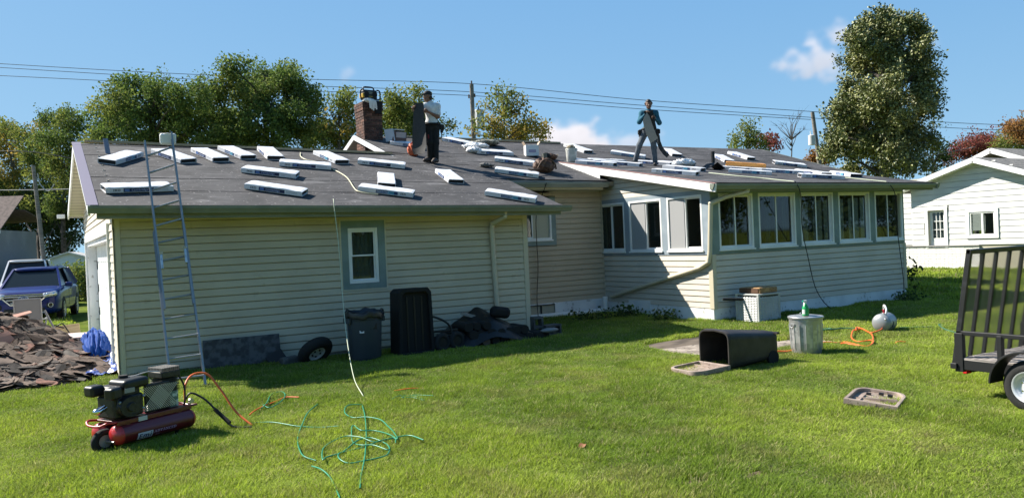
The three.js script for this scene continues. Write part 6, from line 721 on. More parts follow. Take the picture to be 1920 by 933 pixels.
// ---------------------------------------------------------------- heap of torn off shingles
{
  const t = thing('shingle_heap', 'big heap of torn off old roof shingles left of the garage', 'shingle heap', [-1.7, GY, -2.35]); const r = rnd(41);
  const hgt = (x, z) => { const q = Math.exp(-Math.pow(Math.abs(x + 0.15) / 1.25, 2.0) - Math.pow(Math.abs(z + 0.35) / 1.15, 2)); const skirt = 0.16 * sstep(2.4, 1.5, Math.hypot((x + 0.1) * 0.9, (z - 0.2) * 1.15)); return Math.max(0, 0.84 * q + skirt * 0.8 + 0.06 * (fbm(x * 2.5 + 9, z * 2.5 + 4, 6, 3) - 0.5)); };
  const core = new THREE.PlaneGeometry(5.2, 4.8, 70, 64); core.rotateX(-Math.PI / 2); { const p = core.attributes.position; for (let i = 0; i < p.count; i++) p.setY(i, hgt(p.getX(i), p.getZ(i)) - 0.05); core.computeVertexNormals(); } new B().add(core).build('heap_core', mat([0.035, 0.03, 0.028], 0.95), t);
  const cols = [[0.095, 0.068, 0.055], [0.070, 0.052, 0.044], [0.13, 0.092, 0.075], [0.050, 0.040, 0.036], [0.15, 0.112, 0.09], [0.085, 0.075, 0.068], [0.16, 0.078, 0.058], [0.038, 0.032, 0.030]]; const ms = cols.map((c, i) => mapped(mottle(c.map(v => v * 0.75), c.map(v => v * 1.25), { f: 10, tile: 0.5, seed: 110 + i }), 0.95, { bumpMap: bGrit, bumpScale: 0.003 }));
  const shapes = []; for (let k = 0; k < 16; k++) { // torn sheets: ragged outline, slight curl, real thickness
    const w = 0.22 + r() * 0.34, d = 0.13 + r() * 0.17, n = 11, pts = []; for (let i = 0; i < n; i++) { const a = i / n * 6.283, q = 0.78 + 0.4 * r(); const sx = Math.sign(Math.cos(a)) * Math.pow(Math.abs(Math.cos(a)), 0.55), sy = Math.sign(Math.sin(a)) * Math.pow(Math.abs(Math.sin(a)), 0.55); pts.push(new THREE.Vector2(sx * w / 2 * q, sy * d / 2 * q)); }
    const g = new THREE.ExtrudeGeometry(new THREE.Shape(pts), { depth: 0.006, bevelEnabled: false, steps: 1 }); g.rotateX(-Math.PI / 2); const p = g.attributes.position, cu = (r() - 0.5) * 1.6, ph = r() * 6; for (let i = 0; i < p.count; i++) p.setY(i, p.getY(i) + cu * p.getX(i) * p.getX(i) + 0.012 * Math.sin(p.getX(i) * 14 + ph) + 0.01 * Math.sin(p.getZ(i) * 17 + ph)); g.computeVertexNormals(); shapes.push(uvBox(clean(g)));
  }
  const place = (vis) => { let x, z, k = 0; do { if (vis) { x = -0.9 + r() * 2.9; z = -0.6 + r() * 2.75; } else { x = -2.4 + r() * 4.6; z = -2.2 + r() * 4.2; } k++; } while (hgt(x, z) < 0.02 && k < 30); const h = hgt(x, z), e = 0.05, nx = -(hgt(x + e, z) - h) / e, nz = -(hgt(x, z + e) - h) / e; const nrm = V(nx + (r() - 0.5) * 0.55, 1, nz + (r() - 0.5) * 0.55).normalize(); const q = new THREE.Quaternion().setFromUnitVectors(V(0, 1, 0), nrm).multiply(new THREE.Quaternion().setFromAxisAngle(V(0, 1, 0), r() * 6.283)); return new THREE.Matrix4().compose(V(x, h + 0.005 + r() * 0.05, z), q, V(1, 1, 1).multiplyScalar(0.8 + r() * 0.5)); };
  for (let i = 0; i < 290; i++) { const o = new THREE.Mesh(shapes[(r() * 16) | 0], ms[(r() * ms.length) | 0]); o.name = 'shingle_scrap'; o.applyMatrix4(place(true)); o.castShadow = o.receiveShadow = true; t.add(o); }
  for (let c = 0; c < ms.length; c++) { const im = new THREE.InstancedMesh(shapes[c * 2], ms[c], 150); for (let i = 0; i < 150; i++) im.setMatrixAt(i, place(i % 2)); im.name = 'loose_scraps'; im.userData.kind = 'stuff'; im.castShadow = im.receiveShadow = true; t.add(im); }
  const pk = mapped(mottle([0.30, 0.14, 0.11], [0.42, 0.22, 0.17], { f: 5, tile: 0.6, seed: 120 }), 0.9); for (const [x, y, z, a, b2, s] of [[-0.1, 0.60, 0.55, 1.0, 0.3, 1.7], [-0.35, 0.98, -0.2, 0.25, 0.5, 1.5], [0.3, 0.98, -0.4, 0.3, 0.2, 1.0]]) { const o = new THREE.Mesh(shapes[3], pk); o.name = 'shingle_scrap'; o.position.set(x, y, z); o.rotation.set(a, b2, 0.1); o.scale.setScalar(s); o.userData.label = 'large pinkish red shingle piece'; t.add(o); }
}
{ // crumpled blue tarp by the garage door
  const t = thing('blue_tarp', 'crumpled blue plastic tarp against the garage door side', 'tarp', [-0.25, GY, -2.25]); const tm = pmat([0.006, 0.050, 0.25], 0.7, { specularIntensity: 0.25, side: THREE.DoubleSide }); const g = new THREE.SphereGeometry(1, 120, 80), p = g.attributes.position; for (let k2 = 0; k2 < p.count; k2++) { const x = p.getX(k2), y = p.getY(k2), z = p.getZ(k2); const n = Math.abs(fbm(x * 1.6 + 5 + y * 0.6, z * 1.9 + y * 1.1, 3, 3) - 0.5) * 2, m = Math.abs(fbm(x * 3.4 + 2 - y, y * 3.4 + z * 3.4, 8, 3) - 0.5) * 2; const q = 1 - 0.30 * n - 0.12 * m; p.setXYZ(k2, x * 0.27 * q, Math.max(0, (y * 0.62 + 0.38) * 0.70 * q), z * 0.95 * q); } g.computeVertexNormals(); new B().add(g).build('tarp_pile', tm, t);
  const g2 = new THREE.PlaneGeometry(0.5, 1.5, 40, 90); g2.rotateX(-Math.PI / 2); { const q = g2.attributes.position; for (let i = 0; i < q.count; i++) { const x = q.getX(i), z = q.getZ(i); q.setY(i, 0.03 + 0.16 * Math.abs(fbm(x * 5 + 3, z * 4, 11, 4) - 0.5) * 2 + 0.22 * sstep(-0.1, 0.25, x) * sstep(0.75, -0.3, z)); } g2.computeVertexNormals(); } new B().add(g2, M4(0.02, 0.03, 1.05)).build('tarp_tail', mapped(mottle([0.012, 0.05, 0.26], [0.10, 0.16, 0.42], { f: 4, tile: 0.9, seed: 122, lo: 0.4, hi: 0.7 }), 0.4, { side: THREE.DoubleSide }), t);
}
// ---------------------------------------------------------------- vehicles
function loftGeo(st) { // st: [z, halfWidth, y0, y1, roundness]; superellipse sections
  const n = 36, rings = st.map(([z, w, y0, y1, e]) => { const o = []; for (let i = 0; i < n; i++) { const a = i / n * 6.2832, c = Math.cos(a), s = Math.sin(a); o.push([Math.sign(c) * Math.pow(Math.abs(c), e) * w, (y0 + y1) / 2 + Math.sign(s) * Math.pow(Math.abs(s), e) * (y1 - y0) / 2, z]); } return o; });
  const pos = [], idx = []; rings.forEach(q => q.forEach(v => pos.push(...v))); for (let i = 0; i < rings.length - 1; i++) for (let j = 0; j < n; j++) { const a = i * n + j, b = i * n + (j + 1) % n, c = a + n, d = b + n; idx.push(a, b, d, a, d, c); }
  for (const [k, f] of [[0, 1], [rings.length - 1, 0]]) { const c0 = pos.length / 3; const z = rings[k][0][2]; pos.push(0, rings[k].reduce((s, v) => s + v[1], 0) / n, z); for (let j = 0; j < n; j++) { const a = k * n + j, b = k * n + (j + 1) % n; f ? idx.push(c0, b, a) : idx.push(c0, a, b); } }
  const g = new THREE.BufferGeometry(); g.setAttribute('position', new THREE.Float32BufferAttribute(pos, 3)); g.setIndex(idx); g.computeVertexNormals(); return g;
}
function vehicle(name, label, pos, turn, paint, { roofY = 1.72, len = 1, plate = true, emblem = true, dark = [0.015, 0.018, 0.022] } = {}) {
  const t = thing(name, label, 'car', pos, turn); const glassM = pmat([0.012, 0.018, 0.024], 0.08, { specularIntensity: 0.6 });
  new B().add(loftGeo([[2.40 * len, 0.66, 0.42, 0.82, 0.5], [2.36 * len, 0.82, 0.30, 0.94, 0.42], [2.22 * len, 0.92, 0.26, 1.01, 0.38], [1.9, 0.955, 0.25, 1.06, 0.34], [1.2, 0.965, 0.25, 1.12, 0.32], [0.4, 0.965, 0.25, 1.13, 0.3], [-1.4, 0.965, 0.25, 1.14, 0.3], [-2.1, 0.94, 0.28, 1.12, 0.34], [-2.32, 0.86, 0.38, 1.05, 0.42], [-2.38, 0.7, 0.45, 0.95, 0.5]])).build('body', paint, t);
  // greenhouse: glass block, pillars and roof skin
  const b0 = [[-0.84, 1.06, 1.25], [0.84, 1.06, 1.25], [0.86, 1.08, -2.15], [-0.86, 1.08, -2.15]], r0 = [[-0.62, roofY - 0.05, 0.28], [0.62, roofY - 0.05, 0.28], [0.64, roofY - 0.07, -1.75], [-0.64, roofY - 0.07, -1.75]];
  new B().quad(b0[0], b0[1], r0[1], r0[0]).build('windscreen', glassM, t); new B().quad(b0[1], b0[2], r0[2], r0[1]).build('side_window', glassM, t); new B().quad(b0[3], b0[0], r0[0], r0[3]).build('side_window', glassM, t); new B().quad(b0[2], b0[3], r0[3], r0[2]).build('rear_window', glassM, t);
  new B().add(loftGeo([[0.42, 0.55, roofY - 0.11, roofY - 0.03, 0.5], [0.2, 0.655, roofY - 0.1, roofY, 0.4], [-0.8, 0.68, roofY - 0.1, roofY + 0.02, 0.4], [-1.75, 0.66, roofY - 0.12, roofY - 0.02, 0.4], [-1.9, 0.6, roofY - 0.14, roofY - 0.06, 0.5]])).build('roof', paint, t);
  for (const s of [-1, 1]) { new B().bar([s * 0.855, 1.05, 1.28], [s * 0.635, roofY - 0.05, 0.28], 0.06, 0.05).build('pillar', paint, t); new B().bar([s * 0.87, 1.08, -0.35], [s * 0.652, roofY - 0.06, -0.5], 0.03, 0.09).build('pillar', MT.black, t); new B().bar([s * 0.87, 1.08, -2.1], [s * 0.65, roofY - 0.08, -1.72], 0.05, 0.16).build('pillar', paint, t); }
  for (const s of [-1, 1]) { const m = sub('mirror', t); new B().rbox(0.22, 0.15, 0.13, 0.05, s * 1.04, 1.13, 0.85, 0, 0, 0, 4).build('mirror_shell', paint, m); new B().rbox(0.1, 0.03, 0.06, 0.01, s * 0.92, 1.09, 0.87).build('mirror_arm', MT.black, m); }
  for (const [x, z] of [[0.83, 1.45], [-0.83, 1.45], [0.83, -1.4], [-0.83, -1.4]]) { const w = sub('wheel', t), s = Math.sign(x); new B().add(new THREE.CylinderGeometry(0.40, 0.40, 0.18, 28), M4(x + s * 0.045, 0.36, z, 0, 0, Math.PI / 2)).build('wheel_arch', MT.blackMatt, w); new B().torus(0.275, 0.09, x + s * 0.06, 0.355, z, 0, Math.PI / 2, 0, 32, 12).build('tyre', MT.rubber, w); const b = new B(); b.add(new THREE.CylinderGeometry(0.06, 0.06, 0.1, 14), M4(x + s * 0.1, 0.355, z, 0, 0, Math.PI / 2)); for (let i = 0; i < 10; i++) { const a = i / 10 * 6.283; b.bar([x + s * 0.13, 0.355, z], [x + s * 0.13, 0.355 + 0.24 * Math.sin(a), z + 0.24 * Math.cos(a)], 0.03, 0.03); } b.torus(0.24, 0.016, x + s * 0.13, 0.355, z, 0, Math.PI / 2); b.build('rim', mat([0.6, 0.6, 0.62], 0.3, { metalness: 0.7 }), w); }
  // face
  const gr = sub('grille', t); const zf = 2.445 * len; new B().prism([[-0.52, 0.80], [-0.62, 0.88], [-0.40, 0.70], [-0.32, 0.62], [0.32, 0.62], [0.40, 0.70], [0.62, 0.88], [0.52, 0.90], [-0.52, 0.90]].slice(1), 0.02, M4(0, 0, zf - 0.05)).build('grille_back', MT.black, gr); for (const [y, w] of [[0.66, 0.36], [0.755, 0.47], [0.85, 0.58]]) new B().rbox(w * 2, 0.038, 0.03, 0.008, 0, y, zf - 0.01).build('grille_bar', mat([0.5, 0.5, 0.52], 0.25, { metalness: 0.9 }), gr); new B().bar([-0.36, 0.60, zf], [0.36, 0.60, zf], 0.03, 0.03).bar([-0.36, 0.60, zf], [-0.66, 0.89, zf - 0.06], 0.03, 0.03).bar([0.36, 0.60, zf], [0.66, 0.89, zf - 0.06], 0.03, 0.03).bar([-0.66, 0.905, zf - 0.06], [0.66, 0.905, zf - 0.06], 0.03, 0.025).build('grille_frame', MT.chrome, gr);
  if (emblem) { const cv = document.createElement('canvas'); cv.width = 256; cv.height = 128; const c = cv.getContext('2d'); c.fillStyle = '#12306e'; c.fillRect(0, 0, 256, 128); c.fillStyle = '#f0f2f6'; c.font = 'italic bold 82px serif'; c.fillText('Ford', 48, 92); const tx = new THREE.CanvasTexture(cv); tx.colorSpace = THREE.SRGBColorSpace; const em = sub('emblem', t); const g = new THREE.CircleGeometry(1, 36), u = g.attributes.uv; g.scale(0.14, 0.062, 1); new B().add(g, M4(0, 0.785, zf + 0.026)).build('emblem_face', mapped(tx, 0.35), em, { uv: true }); const ring = new THREE.TorusGeometry(1, 0.08, 6, 40); ring.scale(0.142, 0.065, 0.1); new B().add(ring, M4(0, 0.785, zf + 0.022)).add(new THREE.CylinderGeometry(1, 1, 1, 32).rotateX(Math.PI / 2).scale(0.14, 0.062, 0.03), M4(0, 0.785, zf + 0.01)).build('emblem_ring', MT.chrome, em); }
  for (const s of [-1, 1]) { const h = sub('headlight', t); new B().add(new RoundedBoxGeometry(0.40, 0.15, 0.2, 4, 0.06), M4(s * 0.70, 0.88, 2.33 * len, 0, s * 0.42, s * 0.12)).build('lens', pmat([0.6, 0.62, 0.65], 0.08, { clearcoat: 1, metalness: 0.3 }), h); for (const dx of [-0.08, 0.08]) new B().sph(0.045, s * 0.73 + dx * s, 0.88, 2.42 * len - dx * 0.45, 1, 1, 0.6).build('lamp_bulb', MT.chrome, h); const f = sub('fog_light', t); new B().rbox(0.24, 0.15, 0.06, 0.03, s * 0.72, 0.55, 2.36 * len, 0, s * 0.4).build('fog_bezel', MT.black, f); new B().torus(0.065, 0.01, s * 0.72, 0.55, 2.40 * len, 0, s * 0.4).build('fog_ring', MT.chrome, f); }
  new B().rbox(1.1, 0.13, 0.05, 0.03, 0, 0.42, 2.40 * len).build('air_intake', MT.black, t); new B().rbox(1.2, 0.03, 0.05, 0.01, 0, 0.33, 2.40 * len).build('bumper_strip', mat([0.45, 0.45, 0.46], 0.4), t);
  if (plate) new B().rbox(0.31, 0.155, 0.012, 0.004, 0, 0.53, zf + 0.01).build('number_plate', mat([0.72, 0.72, 0.75], 0.5), t);
  for (const s of [-1, 1]) { new B().rbox(0.012, 0.03, 0.22, 0.008, s * 0.975, 0.98, -0.1).build('door_handle', paint, t); new B().box(0.004, 0.62, 0.008, s * 0.967, 0.72, 0.35).build('door_seam', MT.black, t); }
  return t;
}
const sp0 = foot(68, 25.2); vehicle('parked_car', 'dark blue crossover parked nose forward left of the garage', [sp0[0], GY, sp0[2] - 2.2], -9 * R, pmat([0.003, 0.016, 0.13], 0.4, { clearcoat: 0.5, clearcoatRoughness: 0.04, specularIntensity: 0.3 }));
const sp1 = foot(50, 32); vehicle('parked_car', 'white vehicle parked behind the dark blue crossover', [sp1[0], GY, sp1[2] - 2.2], -4 * R, pmat([0.7, 0.7, 0.72], 0.3, { clearcoat: 1, clearcoatRoughness: 0.05 }), { roofY: 2.02, plate: false, emblem: false });
{ // grey sling patio chair seen from behind, bits of lumber beside it
  const p = foot(51, 17.6), t = thing('patio_chair', 'grey mesh sling patio chair in front of the blue car', 'chair', [p[0], GY, p[2]], -6 * R); const fm = mat([0.26, 0.26, 0.27], 0.4, { metalness: 0.5 }), sling = pmat([0.10, 0.10, 0.105], 0.9, { transmission: 0.30, thickness: 0, side: THREE.DoubleSide });
  for (const s of [-1, 1]) { new B().tube([[s * 0.24, 0.0, 0.16], [s * 0.245, 0.42, 0.12], [s * 0.25, 0.7, 0.2], [s * 0.255, 1.12, 0.3]], 0.014, 24, 8).build('back_post', fm, t); new B().tube([[s * 0.25, 0.0, -0.36], [s * 0.25, 0.42, -0.32], [s * 0.29, 0.64, -0.3], [s * 0.29, 0.66, 0.1], [s * 0.25, 0.66, 0.2]], 0.014, 30, 8).build('arm_frame', fm, t); }
  new B().cone([-0.255, 1.12, 0.3], [0.255, 1.12, 0.3], 0.014).build('top_rail', fm, t); new B().cone([-0.25, 0.5, 0.15], [0.25, 0.5, 0.15], 0.02).build('cross_rail', fm, t); new B().quad([-0.245, 0.5, 0.15], [0.245, 0.5, 0.15], [0.25, 1.11, 0.3], [-0.25, 1.11, 0.3]).build('sling_back', sling, t); new B().quad([-0.245, 0.42, -0.33], [0.245, 0.42, -0.33], [0.245, 0.45, 0.13], [-0.245, 0.45, 0.13]).build('sling_seat', sling, t);
  const q = foot(112, 17), bd = thing('wood_board', 'pale yellow wooden board lying behind the shingle heap', 'board', [q[0], GY, q[2]], 12 * R); new B().rbox(0.95, 0.24, 0.06, 0.01, -0.15, 0.42, 0, -0.2, 0, 0.04).build('board', MT.wood, bd); for (const x of [-0.5, 0.2]) new B().rbox(0.2, 0.34, 0.3, 0.02, x, 0.15, -0.1).build('prop_block', MT.concrete, bd);
  const q2 = foot(128, 15.9), fs = thing('foam_sheet', 'flat pinkish grey foam sheet on the ground beside the heap', 'foam sheet', [q2[0], GY, q2[2]], -15 * R); new B().rbox(0.6, 0.07, 0.5, 0.015, 0, 0.4, 0, 0.1).build('sheet', mat([0.45, 0.38, 0.38], 0.9), fs); new B().rbox(0.5, 0.36, 0.4, 0.03, 0, 0.17, 0).build('rubble_base', MT.concrete, fs);
  const q3 = foot(98, 16.6), fr = thing('folding_frame', 'bent black metal folding frame sticking out of the heap', 'metal frame', [q3[0], GY, q3[2]]); new B().cone([-0.18, 0.92, 0], [0.1, 0.22, 0.05], 0.02).build('bar', mat([0.2, 0.2, 0.21], 0.5), fr); new B().tube([[0.0, 0.55, 0], [0.12, 0.62, 0.02], [0.2, 0.5, 0.03], [0.3, 0.3, 0.02]], 0.014, 20, 6).build('bent_leg', MT.black, fr); new B().cone([-0.05, 0.6, 0], [0.16, 0.52, 0.05], 0.013).build('cross_bar', MT.black, fr);
  const q4 = foot(4, 16), cr = thing('white_carton', 'white carton at the left edge on top of the heap', 'carton', [q4[0], 0.58, q4[2]], 10 * R); new B().rbox(0.34, 0.2, 0.3, 0.008, 0, 0.1, 0).build('carton_body', MT.white, cr); new B().box(0.345, 0.004, 0.05, 0, 0.202, 0).build('tape', mat([0.5, 0.45, 0.35], 0.4), cr);
}
// ---------------------------------------------------------------- utility trailer at the right
{
  const t = thing('utility_trailer', 'black utility trailer with mesh ramp gate at the right edge', 'trailer', [7.56, GY, 8.93]); const bk = mat([0.007, 0.007, 0.008], 0.5), W = 1.36, Lz = 3.0;
  const bed = 0.40, rl = 0.72; // bed and rail heights above the ground
  new B().rbox(0.05, 0.11, Lz, 0.006, 0.025, bed - 0.02, Lz / 2).build('side_frame', bk, t); new B().rbox(0.05, 0.11, Lz, 0.006, W - 0.025, bed - 0.02, Lz / 2).build('side_frame', bk, t); new B().rbox(W, 0.10, 0.05, 0.006, W / 2, bed - 0.03, 0.025).build('rear_frame', bk, t);
  for (const x of [0.02, W - 0.02]) { new B().rbox(0.04, 0.045, Lz, 0.006, x, rl, Lz / 2).build('top_rail', bk, t); for (const z of [0.03, 0.46, 1.25, 2.1, 2.97]) new B().rbox(0.06, rl - bed + 0.10, z < 0.1 ? 0.09 : 0.05, 0.005, x, (rl + bed - 0.1) / 2, z).build('upright', bk, t); }
  for (let i = 0; i < 9; i++) new B().rbox(0.138, 0.035, Lz - 0.06, 0.004, 0.07 + i * 0.152, bed + 0.035 + (i % 3) * 0.003, Lz / 2 + 0.02).build('deck_board', mapped(grainTex([0.14, 0.125, 0.115], [0.36, 0.32, 0.29], 130 + (i % 3), 1.4), 0.9), t);
  const tl = sub('tail_light', t); new B().rbox(0.10, 0.095, 0.05, 0.01, 0.20, bed - 0.10, -0.005).build('lens', pmat([0.55, 0.008, 0.012], 0.25, { clearcoat: 0.6 }), tl); new B().rbox(0.16, 0.06, 0.06, 0.01, 0.29, bed - 0.1, 0.03).build('bracket', bk, tl);
  new B().torus(0.03, 0.008, 0.52, bed - 0.02, -0.01, 0, 0.3).build('tie_ring', mat([0.55, 0.5, 0.42], 0.5), t); new B().bar([0.25, bed - 0.09, 0.02], [0.6, bed - 0.06, 0.02], 0.04, 0.04).build('light_wire_tube', bk, t);
  for (const s of [0, 1]) { const x = s ? W + 0.14 : -0.14, w = sub('wheel', t), z = 0.83; new B().torus(0.185, 0.075, x, 0.26, z, 0, Math.PI / 2, 0, 40, 14).build('tyre', MT.rubber, w); new B().add(new THREE.LatheGeometry([[0.0, 0.03], [0.04, 0.045], [0.05, 0.03], [0.11, 0.015], [0.125, 0.055], [0.155, 0.07], [0.16, 0.06], [0.15, -0.05], [0, -0.05]].map(q => new THREE.Vector2(...q)), 30), M4(x, 0.26, z, 0, 0, s ? -Math.PI / 2 : Math.PI / 2)).build('rim', mat([0.62, 0.63, 0.65], 0.4, { metalness: 0.4 }), w); for (let i = 0; i < 5; i++) { const a = i * 1.2566; new B().add(new THREE.CylinderGeometry(0.009, 0.009, 0.03, 6), M4(x + (s ? 0.04 : -0.04), 0.26 + 0.07 * Math.sin(a), z + 0.07 * Math.cos(a), 0, 0, Math.PI / 2)).build('lug_nut', MT.chrome, w); }
    const fs = new THREE.Shape(); fs.absarc(0, 0, 0.345, 0.0, Math.PI, false); fs.absarc(0, 0, 0.33, Math.PI, 0, true); fs.closePath(); new B().add(new THREE.ExtrudeGeometry(fs, { depth: 0.24, bevelEnabled: true, bevelSize: 0.003, bevelThickness: 0.003, bevelSegments: 1, curveSegments: 24 }), M4(s ? W + 0.02 : -0.27, 0.27, z, 0, Math.PI / 2)).build('fender', bk, t); }
  new B().cone([-0.12, 0.26, 0.83], [W + 0.12, 0.26, 0.83], 0.03, 0.03, 10).build('axle', bk, t);
  // ramp gate, leaning in a little: frame, uprights, expanded mesh
  const g = sub('ramp_gate', t); g.position.set(0, 0.34, -0.035); g.rotation.x = 9.3 * R; const Hg = 1.30, steel = mapped(mottle([0.010, 0.010, 0.011], [0.026, 0.026, 0.03], { f: 6, tile: 0.4, seed: 140 }), 0.45);
  for (const x of [0.02, W - 0.02]) new B().rbox(0.04, Hg, 0.055, 0.004, x, Hg / 2, 0).build('gate_post', steel, g); new B().rbox(W, 0.05, 0.04, 0.004, W / 2, Hg - 0.025, 0).build('gate_top_bar', steel, g); new B().rbox(W, 0.05, 0.04, 0.004, W / 2, 0.03, 0.01).build('gate_bottom_bar', steel, g); for (let i = 1; i < 5; i++) new B().rbox(0.035, Hg - 0.1, 0.035, 0.003, 0.02 + i * (W - 0.04) / 5, Hg / 2, 0).build('gate_upright', steel, g);
  const mesh = new B(); const st = 0.031, sl = 0.62; for (const s of [1, -1]) for (let i = -50; i < 100; i++) { const c = i * st * 1.55; let pts = []; const y0 = 0.05, y1 = Hg - 0.05, x0 = 0.04, x1 = W - 0.04; let xa = c, xb = c + s * (y1 - y0) / sl, ya = y0, yb = y1; const clip = (X, lo) => { }; const ev = (y) => c + s * (y - y0) / sl; let lo = y0, hi = y1; const yAt = (x) => y0 + (x - c) * sl / s; const q = [yAt(x0), yAt(x1)].sort((p, r2) => p - r2); lo = Math.max(lo, q[0]); hi = Math.min(hi, q[1]); if (hi - lo < 0.01) continue; mesh.bar([ev(lo), lo, 0.022 + s * 0.001], [ev(hi), hi, 0.022 + s * 0.001], 0.0044, 0.003); } mesh.build('expanded_mesh', steel, g, { kind: 'stuff' });
  new B().rbox(0.05, 0.06, 0.07, 0.006, -0.01, 0.36, -0.02).build('gate_latch', bk, t);
}
// ---------------------------------------------------------------- shingle bundles on the roof
{
  const cv = document.createElement('canvas'); cv.width = 1024; cv.height = 96; const c = cv.getContext('2d'); c.fillStyle = '#d9d9dc'; c.fillRect(0, 0, 1024, 96); c.fillStyle = '#17181c'; c.font = 'bold 64px sans-serif'; c.fillText('IKO', 92, 70); c.fillStyle = '#1b2c52'; c.fillRect(250, 10, 470, 78); c.fillStyle = '#aebbd8'; c.font = 'bold 50px sans-serif'; c.fillText('Cambridge', 372, 66); c.fillStyle = '#5d7fb8'; c.fillRect(268, 22, 74, 54); c.fillStyle = '#9aa0ab'; c.font = '22px sans-serif'; for (let i = 0; i < 3; i++) c.fillRect(750, 22 + i * 20, 200, 7);
  const tx = new THREE.CanvasTexture(cv); tx.colorSpace = THREE.SRGBColorSpace;
  const cv2 = document.createElement('canvas'); cv2.width = 1024; cv2.height = 96; const c2 = cv2.getContext('2d'); c2.fillStyle = '#cfd0d4'; c2.fillRect(0, 0, 1024, 96); c2.fillStyle = '#1d3f6a'; c2.fillRect(330, 12, 420, 74); c2.fillStyle = '#4d92ad'; c2.fillRect(560, 12, 120, 74); c2.fillStyle = '#c3d0e2'; c2.font = 'bold 46px sans-serif'; c2.fillText('Cambridge', 346, 64); c2.fillStyle = '#17181c'; c2.font = 'bold 60px sans-serif'; c2.fillText('IKO', 800, 68); const tx2 = new THREE.CanvasTexture(cv2); tx2.colorSpace = THREE.SRGBColorSpace;
  const wrapM = mapped(mottle([0.64, 0.64, 0.66], [0.80, 0.80, 0.82], { f: 5, tile: 0.4, seed: 150, c: [0.5, 0.5, 0.53], cth: 0.72 }), 0.38, { bumpMap: bMid, bumpScale: 0.006 });
  const L = 1.04, D = 0.345, H = 0.10;
  function proto(kind, seed) {
    const o = new THREE.Group(); const r = rnd(seed);
    // sleeve of wrapping: rounded ring drawn along the length, ends left open
    const ring = (w, h, q) => { const s = new THREE.Shape(); const x = w / 2, y = h / 2; s.moveTo(-x + q, -y); s.lineTo(x - q, -y); s.quadraticCurveTo(x, -y, x, -y + q); s.lineTo(x, y - q); s.quadraticCurveTo(x, y, x - q, y); s.lineTo(-x + q, y); s.quadraticCurveTo(-x, y, -x, y - q); s.lineTo(-x, -y + q); s.quadraticCurveTo(-x, -y, -x + q, -y); return s; };
    const s = ring(D, H, 0.018), hole = new THREE.Path(); const pts = ring(D - 0.012, H - 0.012, 0.014).getPoints(5); hole.setFromPoints(pts.reverse()); s.holes.push(hole);
    const g = new THREE.ExtrudeGeometry(s, { depth: L, bevelEnabled: false, steps: 26, curveSegments: 4 }); g.translate(0, 0, -L / 2); g.rotateY(Math.PI / 2); const p = g.attributes.position; for (let i = 0; i < p.count; i++) { const x = p.getX(i), y = p.getY(i), z = p.getZ(i); const e = Math.abs(x) / (L / 2), n = fbm(x * 5 + seed * 3, z * 8 + seed, seed, 3) - 0.5; p.setY(i, y + (y > 0 ? n * 0.022 : 0) - (e > 0.93 ? (e - 0.93) * (y > 0 ? 0.12 : 0) : 0)); p.setZ(i, z * (1 + 0.02 * (fbm(x * 7, y * 20 + seed, 3, 2) - 0.5))); p.setX(i, x * (1 + 0.02 * n)); } g.computeVertexNormals();
    new B().add(g, M4(0, H / 2, 0)).build('wrapper', wrapM, o);
    const st = sub('shingle_stack', o); for (let i = 0; i < 6; i++) new B().rbox(L - 0.05 - r() * 0.02, 0.0125, D - 0.02, 0.003, (r() - 0.5) * 0.012, 0.014 + i * 0.0142, 0).build('shingle', MT.feltDark, st);
    for (const sd of [1, -1]) { const b = new B(); const pg = new THREE.PlaneGeometry(L * 0.97, 0.078); b.add(pg, M4(0, H / 2, sd * (D / 2 + 0.0045), 0, sd < 0 ? Math.PI : 0)); b.build('printed_band', mapped(kind ? tx2 : tx, 0.42), o, { uv: true }); }
    return o;
  }
  const protos = [proto(0, 1), proto(1, 2), proto(0, 3)];
  const G1 = 'wrapped shingle bundles lying on the stripped roof';
  const put = (fn, x, z, deg, label, k = 0, lift = 0, tilt = 0) => { const o = protos[k].clone(); o.name = numbered('shingle_bundle'); scene.add(o); const e = 0.02, n = V(-(fn(x + e, z) - fn(x - e, z)) / (2 * e), 1, -(fn(x, z + e) - fn(x, z - e)) / (2 * e)).normalize(); const a = deg * R, d = V(Math.cos(a), 0, -Math.sin(a)); const xx = d.clone().addScaledVector(n, -d.dot(n)).normalize(), zz = xx.clone().cross(n); o.quaternion.setFromRotationMatrix(new THREE.Matrix4().makeBasis(xx, n, zz)); if (tilt) o.rotateZ(tilt); o.position.set(x, fn(x, z), z).addScaledVector(n, 0.016 + lift); return tag(o, label, 'shingle bundle', G1); };
  const W = 'white wrapped shingle bundle ';
  const F = FY, S = SY;
  put(F, 0.37, -2.78, 59, W + 'lying askew near the left rake, left of the ladder', 1); put(F, 0.40, -0.42, 10, W + 'lying crosswise low on the garage roof, crossed by the ladder', 0); put(F, 1.33, -3.06, -67, W + 'near the garage ridge, just right of the ladder top', 2); put(F, 2.05, -3.28, -76, W + 'second right of the ladder along the garage ridge', 0); put(F, 2.65, -3.60, -75, W + 'third right of the ladder along the garage ridge', 1);
  put(F, 3.36, -3.63, -91, W + 'fourth right of the ladder, pointing straight up to the ridge', 2); put(F, 3.81, -2.55, -17, W + 'lying crosswise just left of the pale roof cord', 0); put(F, 2.90, -1.78, -29, W + 'mid garage roof, upper of two left of the cord', 0); put(F, 2.66, -0.43, -35, W + 'low on the roof above the garage window', 2); put(F, 4.63, -3.39, -80, W + 'pointing up at the ridge under the small gable', 1);
